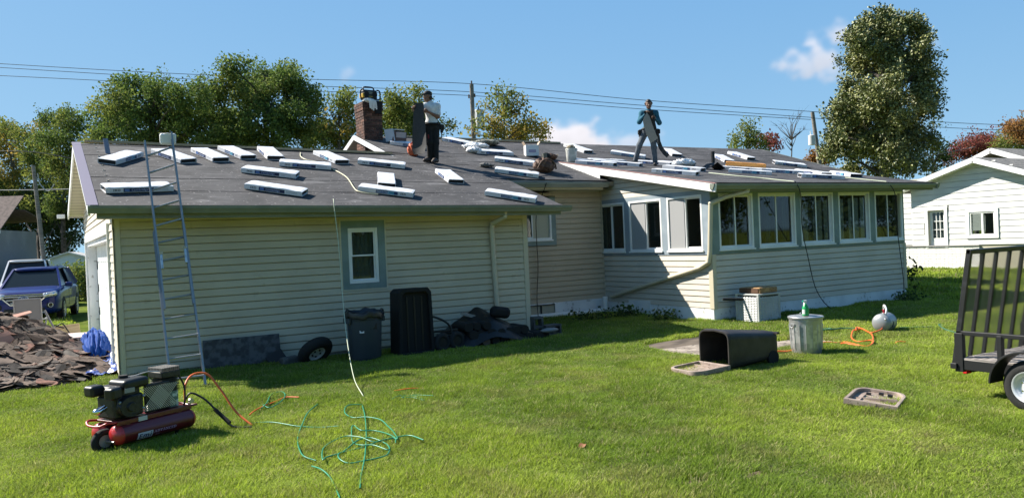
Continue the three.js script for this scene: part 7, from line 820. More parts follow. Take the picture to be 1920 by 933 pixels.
  put(F, 5.63, -2.89, -26, W + 'lying crosswise below the chimney and gable', 0); put(F, 5.07, -1.25, -109, W + 'standing end on above the one at the cord end', 2); put(F, 4.72, -0.36, -32, W + 'beside the lower end of the pale roof cord', 1); put(F, 6.70, -1.69, -98, W + 'below the feet of the worker in the white shirt', 2); put(F, 7.26, -0.02, -40, W + 'at the right front corner of the garage roof', 1);
  put(F, 8.75, -2.25, -35, W + 'beside the brown tool bag near the main eave', 1); put(F, 9.49, -3.57, -31, W + 'above the tool bag, on the main roof', 0); put(F, 9.51, -4.71, -10, W + 'with torn plastic at its left end, high on the main roof', 0); put(F, 9.23, -6.06, -58, W + 'at the ridge right behind the utility pole foot', 2); put(F, 7.41, -5.37, -28, 'blue wrapped shingle bundle beyond the worker in the white shirt', 1);
  put(F, 12.99, -5.71, -88, W + 'near the ridge in front of the white cloud', 2); put(F, 14.27, -4.95, -45, W + 'behind the legs of the worker in teal', 1); put(F, 16.41, -5.43, -110, W + 'at the ridge right of the worker in teal', 2); put(S, 12.55, -3.75, -24, W + 'right of the white bucket on the sunroom roof', 1); put(S, 11.75, -3.55, -38, W + 'with a torn blue band next to the white bucket', 1);
  put(S, 11.45, -2.75, -56, W + 'at the white rake edge below the bucket', 1); put(S, 12.25, -2.70, -56, W + 'left of the striding foot of the worker in teal', 2); put(S, 13.71, -3.15, -60, W + 'between the feet of the worker in teal', 0); put(S, 14.38, -3.0, -66, W + 'just right of the forward leg of the worker in teal', 0); put(S, 13.15, -1.33, -66, W + 'under the crumpled white plastic on the sunroom roof', 1);
  put(S, 11.75, -0.10, -58, W + 'lowest at the left eave corner of the sunroom roof', 0); put(F, 17.84, -4.61, -112, W + 'right of the black vent pipe', 2); put(F, 19.20, -5.15, -97, W + 'highest near the right end of the ridge', 0); put(F, 20.10, -3.94, -34, W + 'lying crosswise alone high on the right roof', 0); put(S, 15.2, -1.3, -58, W + 'under the orange bundle', 0);
  const og = put(S, 15.45, -1.45, -44, 'orange wrapped shingle bundle stacked on a white one', 2, 0.105); const om = mapped(mottle([0.50, 0.20, 0.04], [0.65, 0.32, 0.08], { f: 5, tile: 0.4, seed: 160 }), 0.45); og.traverse(q => { if (q.isMesh && q.name !== 'shingle') q.material = om; });
  put(S, 14.45, -0.35, -50, W + 'with pale blue print in front of the orange bundle', 1); put(S, 15.95, -0.62, -49, W + 'just right of the orange bundle', 1); put(S, 16.69, -0.27, -100, W + 'end on, middle of the right sunroom roof', 2); put(S, 15.6, 0.85, -34, W + 'with round end opening near the front eave at the right', 0); put(S, 17.48, 0.14, -112, W + 'rightmost, by the right edge of the sunroom roof', 1);
  for (const p of protos) p.traverse(q => { if (q.isMesh) q.castShadow = q.receiveShadow = true; });
}
// ---------------------------------------------------------------- other things on the roof
{
  const on = (fn, x, z, d = 0) => [x, fn(x, z) + 0.014 + d, z]; const slope = Math.atan(0.32), s2 = Math.atan(0.182); const plastic = pmat([0.74, 0.75, 0.77], 0.35, { side: THREE.DoubleSide });
  let t = thing('metal_sleeve', 'blue grey metal flashing piece standing on the roof left of the ladder', 'flashing', on(FY, 0.17, -3.35)); new B().add(new THREE.BoxGeometry(0.085, 0.30, 0.03, 2, 6, 1), M4(0, 0.14, 0, 0, 0, 0.12)).build('sheet', mat([0.16, 0.20, 0.30], 0.4, { metalness: 0.5 }), t);
  // radio and cloths on the chimney
  t = thing('jobsite_radio', 'black and yellow jobsite radio sitting on top of the chimney', 'radio', [6.66, 5.72, -6.25], 0.12); const yl = mat([0.55, 0.33, 0.02], 0.5);
  new B().rbox(0.42, 0.27, 0.22, 0.05, 0, 0.15, 0, 0, 0, 0, 4).build('radio_body', MT.black, t); for (const s of [-1, 1]) { new B().tube([[s * 0.19, 0.03, 0.1], [s * 0.27, 0.05, 0.1], [s * 0.285, 0.15, 0.1], [s * 0.27, 0.26, 0.1], [s * 0.19, 0.28, 0.1]], 0.02, 24, 8).build('side_guard', MT.black, t); new B().add(new THREE.CylinderGeometry(0.07, 0.07, 0.02, 24), M4(s * 0.12, 0.16, 0.108, Math.PI / 2)).build('speaker_cone', MT.blackMatt, t); new B().torus(0.072, 0.008, s * 0.12, 0.16, 0.115).build('speaker_ring', MT.black, t); } new B().rbox(0.12, 0.07, 0.02, 0.006, 0, 0.20, 0.108).build('display', mat([0.12, 0.13, 0.10], 0.3), t); new B().rbox(0.12, 0.03, 0.02, 0.005, 0, 0.10, 0.11).build('badge', mat([0.25, 0.16, 0.02], 0.5), t); new B().rbox(0.05, 0.12, 0.2, 0.015, -0.21, 0.12, 0.02).build('corner_guard', yl, t); new B().tube([[-0.16, 0.28, 0], [-0.14, 0.35, 0], [0, 0.37, 0], [0.14, 0.35, 0], [0.16, 0.28, 0]], 0.02, 30, 8).build('carry_handle', MT.black, t);
  t = thing('work_gloves', 'white cloth gloves draped on the chimney edge under the radio', 'gloves', [6.56, 5.64, -6.03]); new B().add(crumple(0.17, 0.07, 0.10, 12, 0.6), M4(0.02, 0.0, -0.03)).build('glove_cuff', mat([0.70, 0.68, 0.64], 0.9), t); for (let k = 0; k < 5; k++) new B().tube([[-0.02 + k * 0.035, 0.06, 0.02], [0.0 + k * 0.04, 0.03, 0.09], [0.01 + k * 0.042, -0.08 - (k % 2) * 0.03, 0.10], [0.02 + k * 0.042, -0.16 - (k % 3) * 0.03, 0.09]], 0.02, 16, 7).build('glove_finger', mat([0.72, 0.70, 0.66], 0.9), t);
  t = thing('wire_roll', 'pale coil of strapping beneath the radio on the chimney', 'coil', [6.78, 5.655, -6.2]); for (let i = 0; i < 3; i++) new B().torus(0.13, 0.012, 0, 0.016 + i * 0.02, 0, Math.PI / 2).build('coil_turn', mat([0.5, 0.5, 0.52], 0.5), t);
  // power saw and orange bag by the gable
  t = thing('power_saw', 'open cased saw with grey cover on the roof beside the chimney', 'saw', on(FY, 7.15, -5.6), 0.2); new B().rbox(0.42, 0.26, 0.3, 0.03, 0, 0.2, 0, slope * 0.5).build('saw_case', mat([0.10, 0.06, 0.055], 0.6), t); new B().rbox(0.02, 0.32, 0.3, 0.005, -0.24, 0.22, 0.02, 0, 0.3, 0.2).build('case_lid', mat([0.35, 0.42, 0.50], 0.4), t); new B().rbox(0.3, 0.14, 0.01, 0.004, 0.02, 0.22, 0.155, slope * 0.5).build('case_label', mat([0.42, 0.36, 0.34], 0.6), t); for (const x of [-0.15, 0.15]) new B().rbox(0.05, 0.1, 0.28, 0.01, x, 0.04, 0).build('case_foot', MT.black, t); new B().rbox(0.3, 0.03, 0.2, 0.01, 0.05, 0.37, -0.02).build('paper', mat([0.6, 0.58, 0.52], 0.8), t);
  t = thing('orange_bag', 'orange red nail bag on the roof behind the held felt strip', 'bag', on(FY, 6.95, -4.1)); new B().add(crumple(0.17, 0.19, 0.14, 21, 0.45)).build('bag_body', mat([0.50, 0.10, 0.035], 0.6), t);
  // plastic rubbish high on the main roof, box, bucket, tool bag and small bits
  t = thing('torn_plastic', 'heap of torn clear white wrapping by the ridge near the utility pole', 'plastic wrap', on(FY, 9.25, -5.2)); new B().add(crumple(0.42, 0.11, 0.30, 31, 0.75)).build('wrap', plastic, t);
  t = thing('torn_plastic', 'grey green folded wrapper lying at the ridge right of the utility pole', 'plastic wrap', on(FY, 9.95, -5.95)); new B().add(crumple(0.5, 0.09, 0.34, 33, 0.6)).build('wrap', mat([0.26, 0.26, 0.22], 0.5), t);
  t = thing('torn_plastic', 'crumpled white plastic on the sunroom roof right of the worker in teal', 'plastic wrap', on(SY, 13.55, -1.75, 0.06)); new B().add(crumple(0.40, 0.12, 0.22, 35, 0.75)).build('wrap', plastic, t);
  t = thing('torn_plastic', 'white wrapping scrap at the left end of the bundle near the ridge', 'plastic wrap', on(FY, 8.95, -4.75)); new B().add(crumple(0.22, 0.10, 0.2, 37, 0.75)).build('wrap', plastic, t);
  t = thing('cardboard_box', 'white cardboard nail box standing on the roof near the tool bag', 'box', on(FY, 10.62, -4.55), -0.35); new B().rbox(0.36, 0.30, 0.30, 0.006, 0, 0.15, 0).build('carton', mat([0.70, 0.69, 0.68], 0.7), t); for (const s of [-1, 1]) new B().rbox(0.005, 0.13, 0.28, 0.002, s * 0.20, 0.34, 0, 0, 0, -s * 0.5).build('box_flap', mat([0.45, 0.34, 0.25], 0.8), t); new B().rbox(0.20, 0.08, 0.004, 0.001, 0, 0.13, 0.152).build('print', mat([0.35, 0.30, 0.42], 0.7), t);
  t = thing('brown_pouch', 'brown leather tool pouch lying beside the white box', 'tool pouch', on(FY, 10.95, -4.15)); new B().add(crumple(0.24, 0.10, 0.16, 41, 0.5)).build('pouch', mat([0.10, 0.05, 0.03], 0.75), t); new B().add(crumple(0.14, 0.10, 0.12, 43, 0.5), M4(-0.2, 0, 0.12)).build('strap_heap', MT.blackMatt, t); new B().cone([-0.1, 0.08, 0.0], [0.3, 0.14, -0.05], 0.02).build('hammer_handle', MT.wood, t);
  t = thing('white_bucket', 'dirty white bucket full of scraps at the top of the sunroom rake', 'bucket', on(SY, 11.35, -3.7)); new B().lathe([[0, 0.005], [0.13, 0.005], [0.15, 0.33], [0.158, 0.335], [0.158, 0.36], [0.147, 0.36], [0.128, 0.02], [0, 0.02]], 0, 0, 0, 0, 0, 0, 32).build('bucket_body', mapped(mottle([0.50, 0.50, 0.46], [0.68, 0.67, 0.62], { f: 5, tile: 0.4, seed: 170 }), 0.5), t); new B().add(crumple(0.13, 0.09, 0.13, 45, 0.6), M4(0, 0.32, 0)).build('scraps', mat([0.22, 0.19, 0.14], 0.9), t); new B().tube([[-0.158, 0.34, 0], [-0.12, 0.30, 0.12], [0, 0.27, 0.18], [0.12, 0.30, 0.12], [0.158, 0.34, 0]], 0.004, 24, 5).build('bail', MT.galv, t);
  t = thing('nail_gun', 'black nail gun lying at the foot of the white bucket', 'nail gun', on(SY, 11.6, -3.2)); new B().rbox(0.26, 0.09, 0.09, 0.03, 0, 0.06, 0, 0, 0.3).build('gun_body', MT.black, t); new B().cone([0.1, 0.06, -0.04], [0.14, 0.03, 0.18], 0.03, 0.025, 10).build('grip', MT.blackMatt, t); new B().add(new THREE.CylinderGeometry(0.07, 0.07, 0.05, 20), M4(-0.06, 0.07, 0.08)).build('coil_magazine', MT.black, t);
  t = thing('tool_bag', 'brown leather tool belt bag slumped at the main eave', 'tool bag', on(FY, 9.72, -2.55), 0.2); new B().add(crumple(0.34, 0.20, 0.22, 51, 0.4)).build('bag_body', mapped(mottle([0.07, 0.035, 0.022], [0.15, 0.08, 0.05], { f: 6, tile: 0.3, seed: 171 }), 0.7), t); new B().tube([[-0.30, 0.08, 0.1], [-0.22, 0.24, 0.16], [0, 0.30, 0.18], [0.18, 0.2, 0.2], [0.22, 0.06, 0.2]], 0.022, 30, 7).build('belt', mat([0.10, 0.055, 0.035], 0.7), t); new B().tube([[-0.3, 0.06, 0.16], [-0.5, 0.03, 0.2], [-0.72, 0.03, 0.22]], 0.018, 20, 6).build('strap', mat([0.08, 0.045, 0.03], 0.7), t);
  t = thing('glove_bundle', 'small dark glove lying left of the bundle beside the tool bag', 'glove', on(FY, 8.3, -2.95)); new B().add(crumple(0.16, 0.07, 0.12, 55, 0.6)).build('glove_body', mat([0.12, 0.12, 0.12], 0.9), t); for (let k = 0; k < 4; k++) new B().cone([0.1, 0.05, -0.05 + k * 0.03], [0.22, 0.03 + (k % 2) * 0.02, -0.07 + k * 0.045], 0.016, 0.012, 7).build('glove_finger', mat([0.10, 0.10, 0.10], 0.9), t);
  t = thing('felt_scrap', 'small black scrap of felt tented on the sunroom roof left of the orange bundle', 'felt scrap', on(SY, 14.35, -1.55)); const fg = new THREE.PlaneGeometry(0.7, 0.4, 12, 4); fg.rotateX(-Math.PI / 2); { const p = fg.attributes.position; for (let i = 0; i < p.count; i++) p.setY(i, 0.17 * Math.max(0, 1 - Math.abs(p.getX(i)) / 0.3) + 0.01); fg.computeVertexNormals(); } new B().add(fg).build('felt_piece', mat([0.03, 0.03, 0.032], 0.9, { side: THREE.DoubleSide }), t);
}
// ---------------------------------------------------------------- people: bodies grown as one surface round a skeleton
function grow(prims, cell, k = 0.04, seedN = 0) { // prims: [ax,ay,az, bx,by,bz, ra, rb]; smooth union, meshed with surface nets
  let lo = [1e9, 1e9, 1e9], hi = [-1e9, -1e9, -1e9]; for (const p of prims) for (const o of [0, 3]) for (let a = 0; a < 3; a++) { const r = Math.max(p[6], p[7]) + cell * 3 + k * 0.5; lo[a] = Math.min(lo[a], p[o + a] - r); hi[a] = Math.max(hi[a], p[o + a] + r); }
  const N = lo.map((v, a) => Math.ceil((hi[a] - v) / cell) + 1), [nx, ny, nz] = N, F = new Float32Array(nx * ny * nz).fill(1); const id = (i, j, l) => (l * ny + j) * nx + i;
  for (const [ax, ay, az, bx, by, bz, ra, rb] of prims) {
    const m = Math.max(ra, rb) + k + cell * 2, dx = bx - ax, dy = by - ay, dz = bz - az, L2 = dx * dx + dy * dy + dz * dz || 1e-9; const R0 = [0, 1, 2].map(a => [Math.max(0, Math.floor((Math.min([ax, ay, az][a], [bx, by, bz][a]) - m - lo[a]) / cell)), Math.min(N[a] - 1, Math.ceil((Math.max([ax, ay, az][a], [bx, by, bz][a]) + m - lo[a]) / cell))]);
    for (let l = R0[2][0]; l <= R0[2][1]; l++) for (let j = R0[1][0]; j <= R0[1][1]; j++) for (let i = R0[0][0]; i <= R0[0][1]; i++) {
      const x = lo[0] + i * cell - ax, y = lo[1] + j * cell - ay, z = lo[2] + l * cell - az; const t = Math.max(0, Math.min(1, (x * dx + y * dy + z * dz) / L2)); const d = Math.hypot(x - dx * t, y - dy * t, z - dz * t) - (ra + (rb - ra) * t); const q = id(i, j, l), e = F[q], h = Math.max(0, k - Math.abs(d - e)) / (k || 1); F[q] = Math.min(d, e) - h * h * k * 0.25;
    }
  }
  const vi = new Int32Array(nx * ny * nz).fill(-1), pos = [], idx = [];
  for (let l = 0; l < nz - 1; l++) for (let j = 0; j < ny - 1; j++) for (let i = 0; i < nx - 1; i++) {
    let c = 0, sx = 0, sy = 0, sz = 0; const v = [];
    for (let q = 0; q < 8; q++) v[q] = F[id(i + (q & 1), j + ((q >> 1) & 1), l + (q >> 2))];
    for (const [a, b] of [[0, 1], [2, 3], [4, 5], [6, 7], [0, 2], [1, 3], [4, 6], [5, 7], [0, 4], [1, 5], [2, 6], [3, 7]]) if ((v[a] < 0) !== (v[b] < 0)) { const t = v[a] / (v[a] - v[b]); sx += (a & 1) + t * ((b & 1) - (a & 1)); sy += ((a >> 1) & 1) + t * (((b >> 1) & 1) - ((a >> 1) & 1)); sz += (a >> 2) + t * ((b >> 2) - (a >> 2)); c++; }
    if (c) { vi[id(i, j, l)] = pos.length / 3; pos.push(lo[0] + (i + sx / c) * cell, lo[1] + (j + sy / c) * cell, lo[2] + (l + sz / c) * cell); }
  }
  const quad = (a, b, c, d, f) => { if (a < 0 || b < 0 || c < 0 || d < 0) return; f ? idx.push(a, b, c, a, c, d) : idx.push(a, c, b, a, d, c); };
  for (let l = 1; l < nz - 1; l++) for (let j = 1; j < ny - 1; j++) for (let i = 1; i < nx - 1; i++) { const s = F[id(i, j, l)] < 0; if (s !== F[id(i + 1, j, l)] < 0) quad(vi[id(i, j - 1, l - 1)], vi[id(i, j, l - 1)], vi[id(i, j, l)], vi[id(i, j - 1, l)], s); if (s !== F[id(i, j + 1, l)] < 0) quad(vi[id(i - 1, j, l - 1)], vi[id(i - 1, j, l)], vi[id(i, j, l)], vi[id(i, j, l - 1)], s); if (s !== F[id(i, j, l + 1)] < 0) quad(vi[id(i - 1, j - 1, l)], vi[id(i, j - 1, l)], vi[id(i, j, l)], vi[id(i - 1, j, l)], s); }
  const g = new THREE.BufferGeometry(); g.setAttribute('position', new THREE.Float32BufferAttribute(pos, 3)); g.setIndex(idx); g.computeVertexNormals(); return g;
}
const cap = (a, b, ra, rb = ra) => [...a, ...b, ra, rb];
const ad = (a, d, s) => [a[0] + d[0] * s, a[1] + d[1] * s, a[2] + d[2] * s];
const nrmz = (v) => { const l = Math.hypot(...v) || 1; return v.map(q => q / l); }, crs = (a, b) => [a[1] * b[2] - a[2] * b[1], a[2] * b[0] - a[0] * b[2], a[0] * b[1] - a[1] * b[0]];
// a hand: wrist, direction of the fingers, palm side, curl 0..1, thumb side
function handPrims(w, dir, palm, curl, side) {
  const d = nrmz(dir), s0 = nrmz(crs(d, palm)), p = crs(s0, d).map(v => v), out = []; const s = s0.map(v => v * side);
  const knuck = []; for (let i = 0; i < 4; i++) { const off = (i - 1.5) * 0.0195; const k = ad(ad(w, d, 0.088 - Math.abs(i - 1.2) * 0.004), s, -off); knuck.push(k); out.push(cap(ad(ad(w, d, 0.01), s, -off * 0.6), k, 0.0155, 0.0125)); }
  const len = [[0.042, 0.026, 0.02], [0.046, 0.030, 0.021], [0.043, 0.028, 0.02], [0.033, 0.021, 0.018]];
  for (let i = 0; i < 4; i++) { let a = 0.25 + curl * (0.9 + 0.1 * i), q = knuck[i]; for (let j = 0; j < 3; j++) { const dd = [0, 1, 2].map(n => d[n] * Math.cos(a) + p[n] * Math.sin(a)); const e = ad(q, dd, len[i][j]); out.push(cap(q, e, 0.0098 - j * 0.0009, 0.0090 - j * 0.0009)); q = e; a += curl * 0.95 + 0.1; } }
  let q = ad(ad(w, d, 0.03), s, 0.026); for (const [a, l] of [[0.75, 0.042], [0.35, 0.032], [0.15, 0.026]]) { const dd = [0, 1, 2].map(n => d[n] * Math.cos(a) + s[n] * Math.sin(a) * 0.8 + p[n] * (0.25 + curl * 0.5)); const e = ad(q, nrmz(dd), l); out.push(cap(q, e, 0.0115, 0.0098)); q = e; }
  return out;
}
function headPrims(c, fwd, up = [0, 1, 0]) { // c = middle of the head
  const f = nrmz(fwd), s = nrmz(crs(up, f)), P = (x, y, z) => ad(ad(ad(c, s, x), up, y), f, z);
  return [cap(P(0, 0.035, -0.018), P(0, 0.035, 0.012), 0.083, 0.078), cap(P(0, -0.03, 0.02), P(0, -0.06, 0.03), 0.060, 0.048), cap(P(0, -0.088, 0.052), P(0, -0.082, 0.048), 0.028, 0.026), cap(P(-0.04, -0.06, 0.02), P(0.04, -0.06, 0.02), 0.032), cap(P(0, 0.012, 0.086), P(0, -0.024, 0.103), 0.009, 0.014), cap(P(-0.014, -0.028, 0.09), P(0.014, -0.028, 0.09), 0.010), cap(P(-0.032, 0.022, 0.078), P(0.032, 0.022, 0.078), 0.013), cap(P(-0.018, -0.054, 0.080), P(0.018, -0.054, 0.080), 0.010), cap(P(-0.018, -0.064, 0.078), P(0.018, -0.064, 0.078), 0.009), cap(P(-0.078, 0.012, -0.005), P(-0.08, -0.02, 0.0), 0.015, 0.011), cap(P(0.078, 0.012, -0.005), P(0.08, -0.02, 0.0), 0.015, 0.011), cap(P(0.03, -0.01, 0.07), P(0.05, -0.012, 0.05), 0.02), cap(P(-0.03, -0.01, 0.07), P(-0.05, -0.012, 0.05), 0.02)];
}
function person(label, pos, turn, J, look, col) {
  const t = thing('person', label, 'person', pos, turn); const skin = mat(col.skin, 0.55), put = (name, prims, cell, k, m) => new B().add(grow(prims, cell, k)).build(name, m, t);
  const mid = (a, b, q = 0.5) => [0, 1, 2].map(i => a[i] + (b[i] - a[i]) * q); const pel = mid(J.hipL, J.hipR), chest = [J.neck[0] * 0.75 + pel[0] * 0.25, J.neck[1] - 0.17, J.neck[2] * 0.75 + pel[2] * 0.25], waist = mid(pel, chest, 0.4);
  const arm = (S) => [cap(J['sh' + S], J['el' + S], 0.048, 0.040), cap(J['el' + S], J['ha' + S], 0.040, 0.026)], leg = (S) => [cap(J['hip' + S], J['kn' + S], 0.082, 0.056), cap(J['kn' + S], J['an' + S], 0.054, 0.040), cap(J['an' + S], J['toe' + S], 0.042, 0.034)];
  const torso = [cap(J.shL, J.shR, 0.062), cap(mid(J.shL, chest, 0.55), mid(J.shR, chest, 0.55), 0.10), cap(chest, waist, 0.115, 0.105), cap(mid(J.hipL, waist, 0.4), mid(J.hipR, waist, 0.4), 0.098), cap(J.hipL, J.hipR, 0.095)];
  const hd = [0, 1, 2].map(i => J.head[i]);
  // one continuous body: limbs and trunk on a coarse grid, head and hands on fine ones
  const b = new B(); b.add(grow([...torso, ...arm('L'), ...arm('R'), ...leg('L'), ...leg('R'), cap(J.neck, [hd[0], hd[1] - 0.05, hd[2] - 0.01], 0.055, 0.052)], 0.014, 0.05)); b.add(grow([...headPrims(hd, look), cap(mid(J.neck, hd, 0.35), [hd[0], hd[1] - 0.04, hd[2]], 0.05)], 0.0055, 0.014));
  for (const S of ['L', 'R']) { const h = J['ha' + S], dir = J['hd' + S] || [0, 1, 2].map(i => h[i] - J['el' + S][i]); b.add(grow([cap(ad(h, nrmz(dir), -0.04), ad(h, nrmz(dir), 0.01), 0.027), ...handPrims(h, dir, J['pa' + S], J.curl || 0.8, S === 'L' ? 1 : -1)], 0.0042, 0.006)); }
  b.build('body', skin, t);
  const f = nrmz(look), s = nrmz(crs([0, 1, 0], f)); for (const q of [-1, 1]) { const e = ad(ad([hd[0], hd[1] + 0.006, hd[2]], s, q * 0.031), f, 0.083); new B().sph(0.0095, ...e).build('eye', mat([0.03, 0.02, 0.018], 0.25), t); }
  // clothes follow the body a little outside it
  const fat = (l, d) => l.map(p => { const c = p.slice(); c[6] += d; c[7] += d; return c; }); const cut = (a, b2, q) => mid(a, b2, q);
  const sleeves = (S) => col.longSleeve ? [cap(J['sh' + S], J['el' + S], 0.070, 0.058), cap(J['el' + S], cut(J['el' + S], J['ha' + S], 0.86), 0.058, 0.042)] : [cap(J['sh' + S], cut(J['sh' + S], J['el' + S], 0.72), 0.073, 0.072)];
  put('shirt', [...fat(torso.slice(0, 4), 0.018), ...sleeves('L'), ...sleeves('R'), cap(J.neck, ad(J.neck, [0, 1, 0], 0.01), 0.068)], 0.011, 0.045, mapped(mottle(col.shirt.map(v => v * 0.9), col.shirt.map(v => Math.min(0.85, v * 1.08)), { f: 6, tile: 0.3, seed: 180 + col.seed }), 0.9));
  const pl = (S) => [cap(J['hip' + S], J['kn' + S], 0.102, 0.076), cap(J['kn' + S], [J['an' + S][0], J['an' + S][1] + 0.02, J['an' + S][2]], 0.074, 0.066)]; put('trousers', [cap(J.hipL, J.hipR, 0.114), cap(mid(J.hipL, waist, 0.35), mid(J.hipR, waist, 0.35), 0.112), ...pl('L'), ...pl('R')], 0.011, 0.04, mapped(mottle(col.trousers.map(v => v * 0.8), col.trousers.map(v => v * 1.25), { f: 5, tile: 0.3, seed: 190 + col.seed }), 0.9));
  for (const S of ['L', 'R']) { const a = J['an' + S], o = J['toe' + S], hl = ad(a, [a[0] - o[0], 0, a[2] - o[2]], 0.25); const fl = o[1] - 0.035; put('shoe', [cap([hl[0], hl[1] - 0.03, hl[2]], mid(a, o, 0.5), 0.05, 0.052), cap(mid(a, o, 0.5), o, 0.052, 0.042), cap(a, [a[0], a[1] + 0.05, a[2]], 0.054)], 0.009, 0.03, mat(col.shoe, 0.6)); }
  const belt = sub('tool_belt', t); const bc = mid(pel, waist, 0.35); const ux = nrmz([J.hipR[0] - J.hipL[0], 0, J.hipR[2] - J.hipL[2]]), uz = crs(ux, [0, 1, 0]); const ring = []; for (let i = 0; i < 20; i++) { const a = i / 20 * 6.283; ring.push([bc[0] + ux[0] * 0.195 * Math.cos(a) + uz[0] * 0.155 * Math.sin(a), bc[1], bc[2] + ux[2] * 0.195 * Math.cos(a) + uz[2] * 0.155 * Math.sin(a)]); } new B().tube(ring, 0.022, 60, 7, true).build('belt_strap', MT.blackMatt, belt); for (const q of [-1, 1]) { const c = ad(ad(bc, ux, q * 0.235), [0, 1, 0], -0.1); new B().rbox(0.07, 0.2, 0.15, 0.025, ...c).rbox(0.05, 0.12, 0.1, 0.02, c[0] + q * ux[0] * 0.04, c[1] + 0.02, c[2] + 0.05).build('pouch', mat([0.022, 0.02, 0.02], 0.8), belt); new B().cone(ad(c, [0, 1, 0], 0.06), [c[0] - q * 0.01, c[1] - 0.32, c[2] + 0.02], 0.015, 0.013, 8).build('hammer', MT.woodGrey, belt); }
  return [t, put, skin];
}
{ // worker in the white shirt, by the chimney
  const face = -25 * R, x = 7.12, z = -3.35; const y = FY(x, z) + 0.015; const sl = (dz) => -dz * 0.32;
  const J = { head: [-0.075, 1.555, 0.03], neck: [-0.02, 1.405, 0.0], shL: [-0.14, 1.335, 0.05], shR: [0.145, 1.335, -0.03], elL: [-0.30, 1.10, 0.16], haL: [-0.395, 1.20, 0.235], elR: [0.155, 1.075, 0.05], haR: [-0.085, 1.175, 0.245], hipL: [-0.085, 0.85, 0.02], hipR: [0.085, 0.85, -0.02], knL: [-0.075, 0.47, 0.06], anL: [-0.08, 0.085, 0.02], toeL: [-0.21, 0.05, 0.10], knR: [0.075, 0.46, 0.04], anR: [0.065, 0.07, 0.06], toeR: [-0.01, 0.005, 0.21], hdL: [-0.2, 0.45, 0.1], paL: [0.5, 0, 0.5], hdR: [-0.6, 0.3, 0.35], paR: [0, -0.2, 1], curl: 0.9 };
  const [t, put] = person('roofer in white shirt, black trousers and black cap, holding an upright strip', [x, y, z], face, J, [-0.85, -0.05, 0.5], { skin: [0.20, 0.10, 0.065], shirt: [0.62, 0.62, 0.63], trousers: [0.012, 0.012, 0.013], shoe: [0.05, 0.035, 0.03], longSleeve: false, seed: 1 });
  const h = J.head, f = nrmz([-0.85, -0.05, 0.5]), s = nrmz(crs([0, 1, 0], f)); const Pt = (a, b, c) => ad(ad(ad(h, s, a), [0, 1, 0], b), f, c);
  put('cap', [cap(Pt(0, 0.062, -0.03), Pt(0, 0.066, 0.012), 0.088, 0.083), cap(Pt(-0.03, 0.068, 0.085), Pt(-0.026, 0.058, 0.135), 0.014, 0.010), cap(Pt(0.03, 0.068, 0.085), Pt(0.026, 0.058, 0.135), 0.014, 0.010), cap(Pt(0, 0.072, 0.085), Pt(0, 0.06, 0.145), 0.014, 0.010)], 0.007, 0.02, mat([0.012, 0.012, 0.014], 0.8)); put('hair', [cap(Pt(-0.05, -0.02, -0.055), Pt(0.05, -0.02, -0.055), 0.045), cap(Pt(0, 0.0, -0.07), Pt(0, -0.06, -0.075), 0.05, 0.04)], 0.007, 0.02, mat([0.012, 0.010, 0.009], 0.7));
  const sr = sub('red_rag', t, 'red rag hanging at the hip'); new B().rbox(0.03, 0.10, 0.02, 0.009, -0.09, 0.60, 0.13).build('rag_cloth', mat([0.22, 0.015, 0.02], 0.8), sr);
  // the strip of felt he holds, twisting toward the left near its foot
  const st = thing('felt_strip', 'stiff dark felt strip held upright by the worker in white, pale at its foot', 'felt strip', [x, y, z], face); const NX = 10, NY = 30, pos = [], idx = []; for (let l = 0; l < 2; l++) for (let j = 0; j <= NY; j++) for (let i = 0; i <= NX; i++) { const u = i / NX, v = j / NY; const cx = -0.285 - 0.03 * v, w = 0.22 + 0.16 * v, a = -0.10 - 1.12 * sstep(0.25 + 0.35 * (1 - u), 1.05, v); pos.push(cx + (u - 0.5) * w / Math.max(0.55, Math.cos(a) * 0.9 + 0.1) * Math.cos(a) + l * 0.004, 1.385 - v * 1.20 - 0.02 * u, 0.262 + 0.03 * u - (u - 0.5) * w * Math.sin(a) + 0.05 * v - l * 0.004); } const M = (NX + 1) * (NY + 1); for (let l = 0; l < 2; l++) for (let j = 0; j < NY; j++) for (let i = 0; i < NX; i++) { const a = l * M + j * (NX + 1) + i, b = a + 1, c = a + NX + 1, d = c + 1; l ? idx.push(a, b, d, a, d, c) : idx.push(a, d, b, a, c, d); } const g = new THREE.BufferGeometry(); g.setAttribute('position', new THREE.Float32BufferAttribute(pos, 3)); g.setIndex(idx); g.computeVertexNormals(); new B().add(g).build('strip', mapped(mottle([0.030, 0.029, 0.030], [0.042, 0.041, 0.041], { f: 24, tile: 0.3, seed: 200 }), 0.85, { side: THREE.DoubleSide }), st);
}
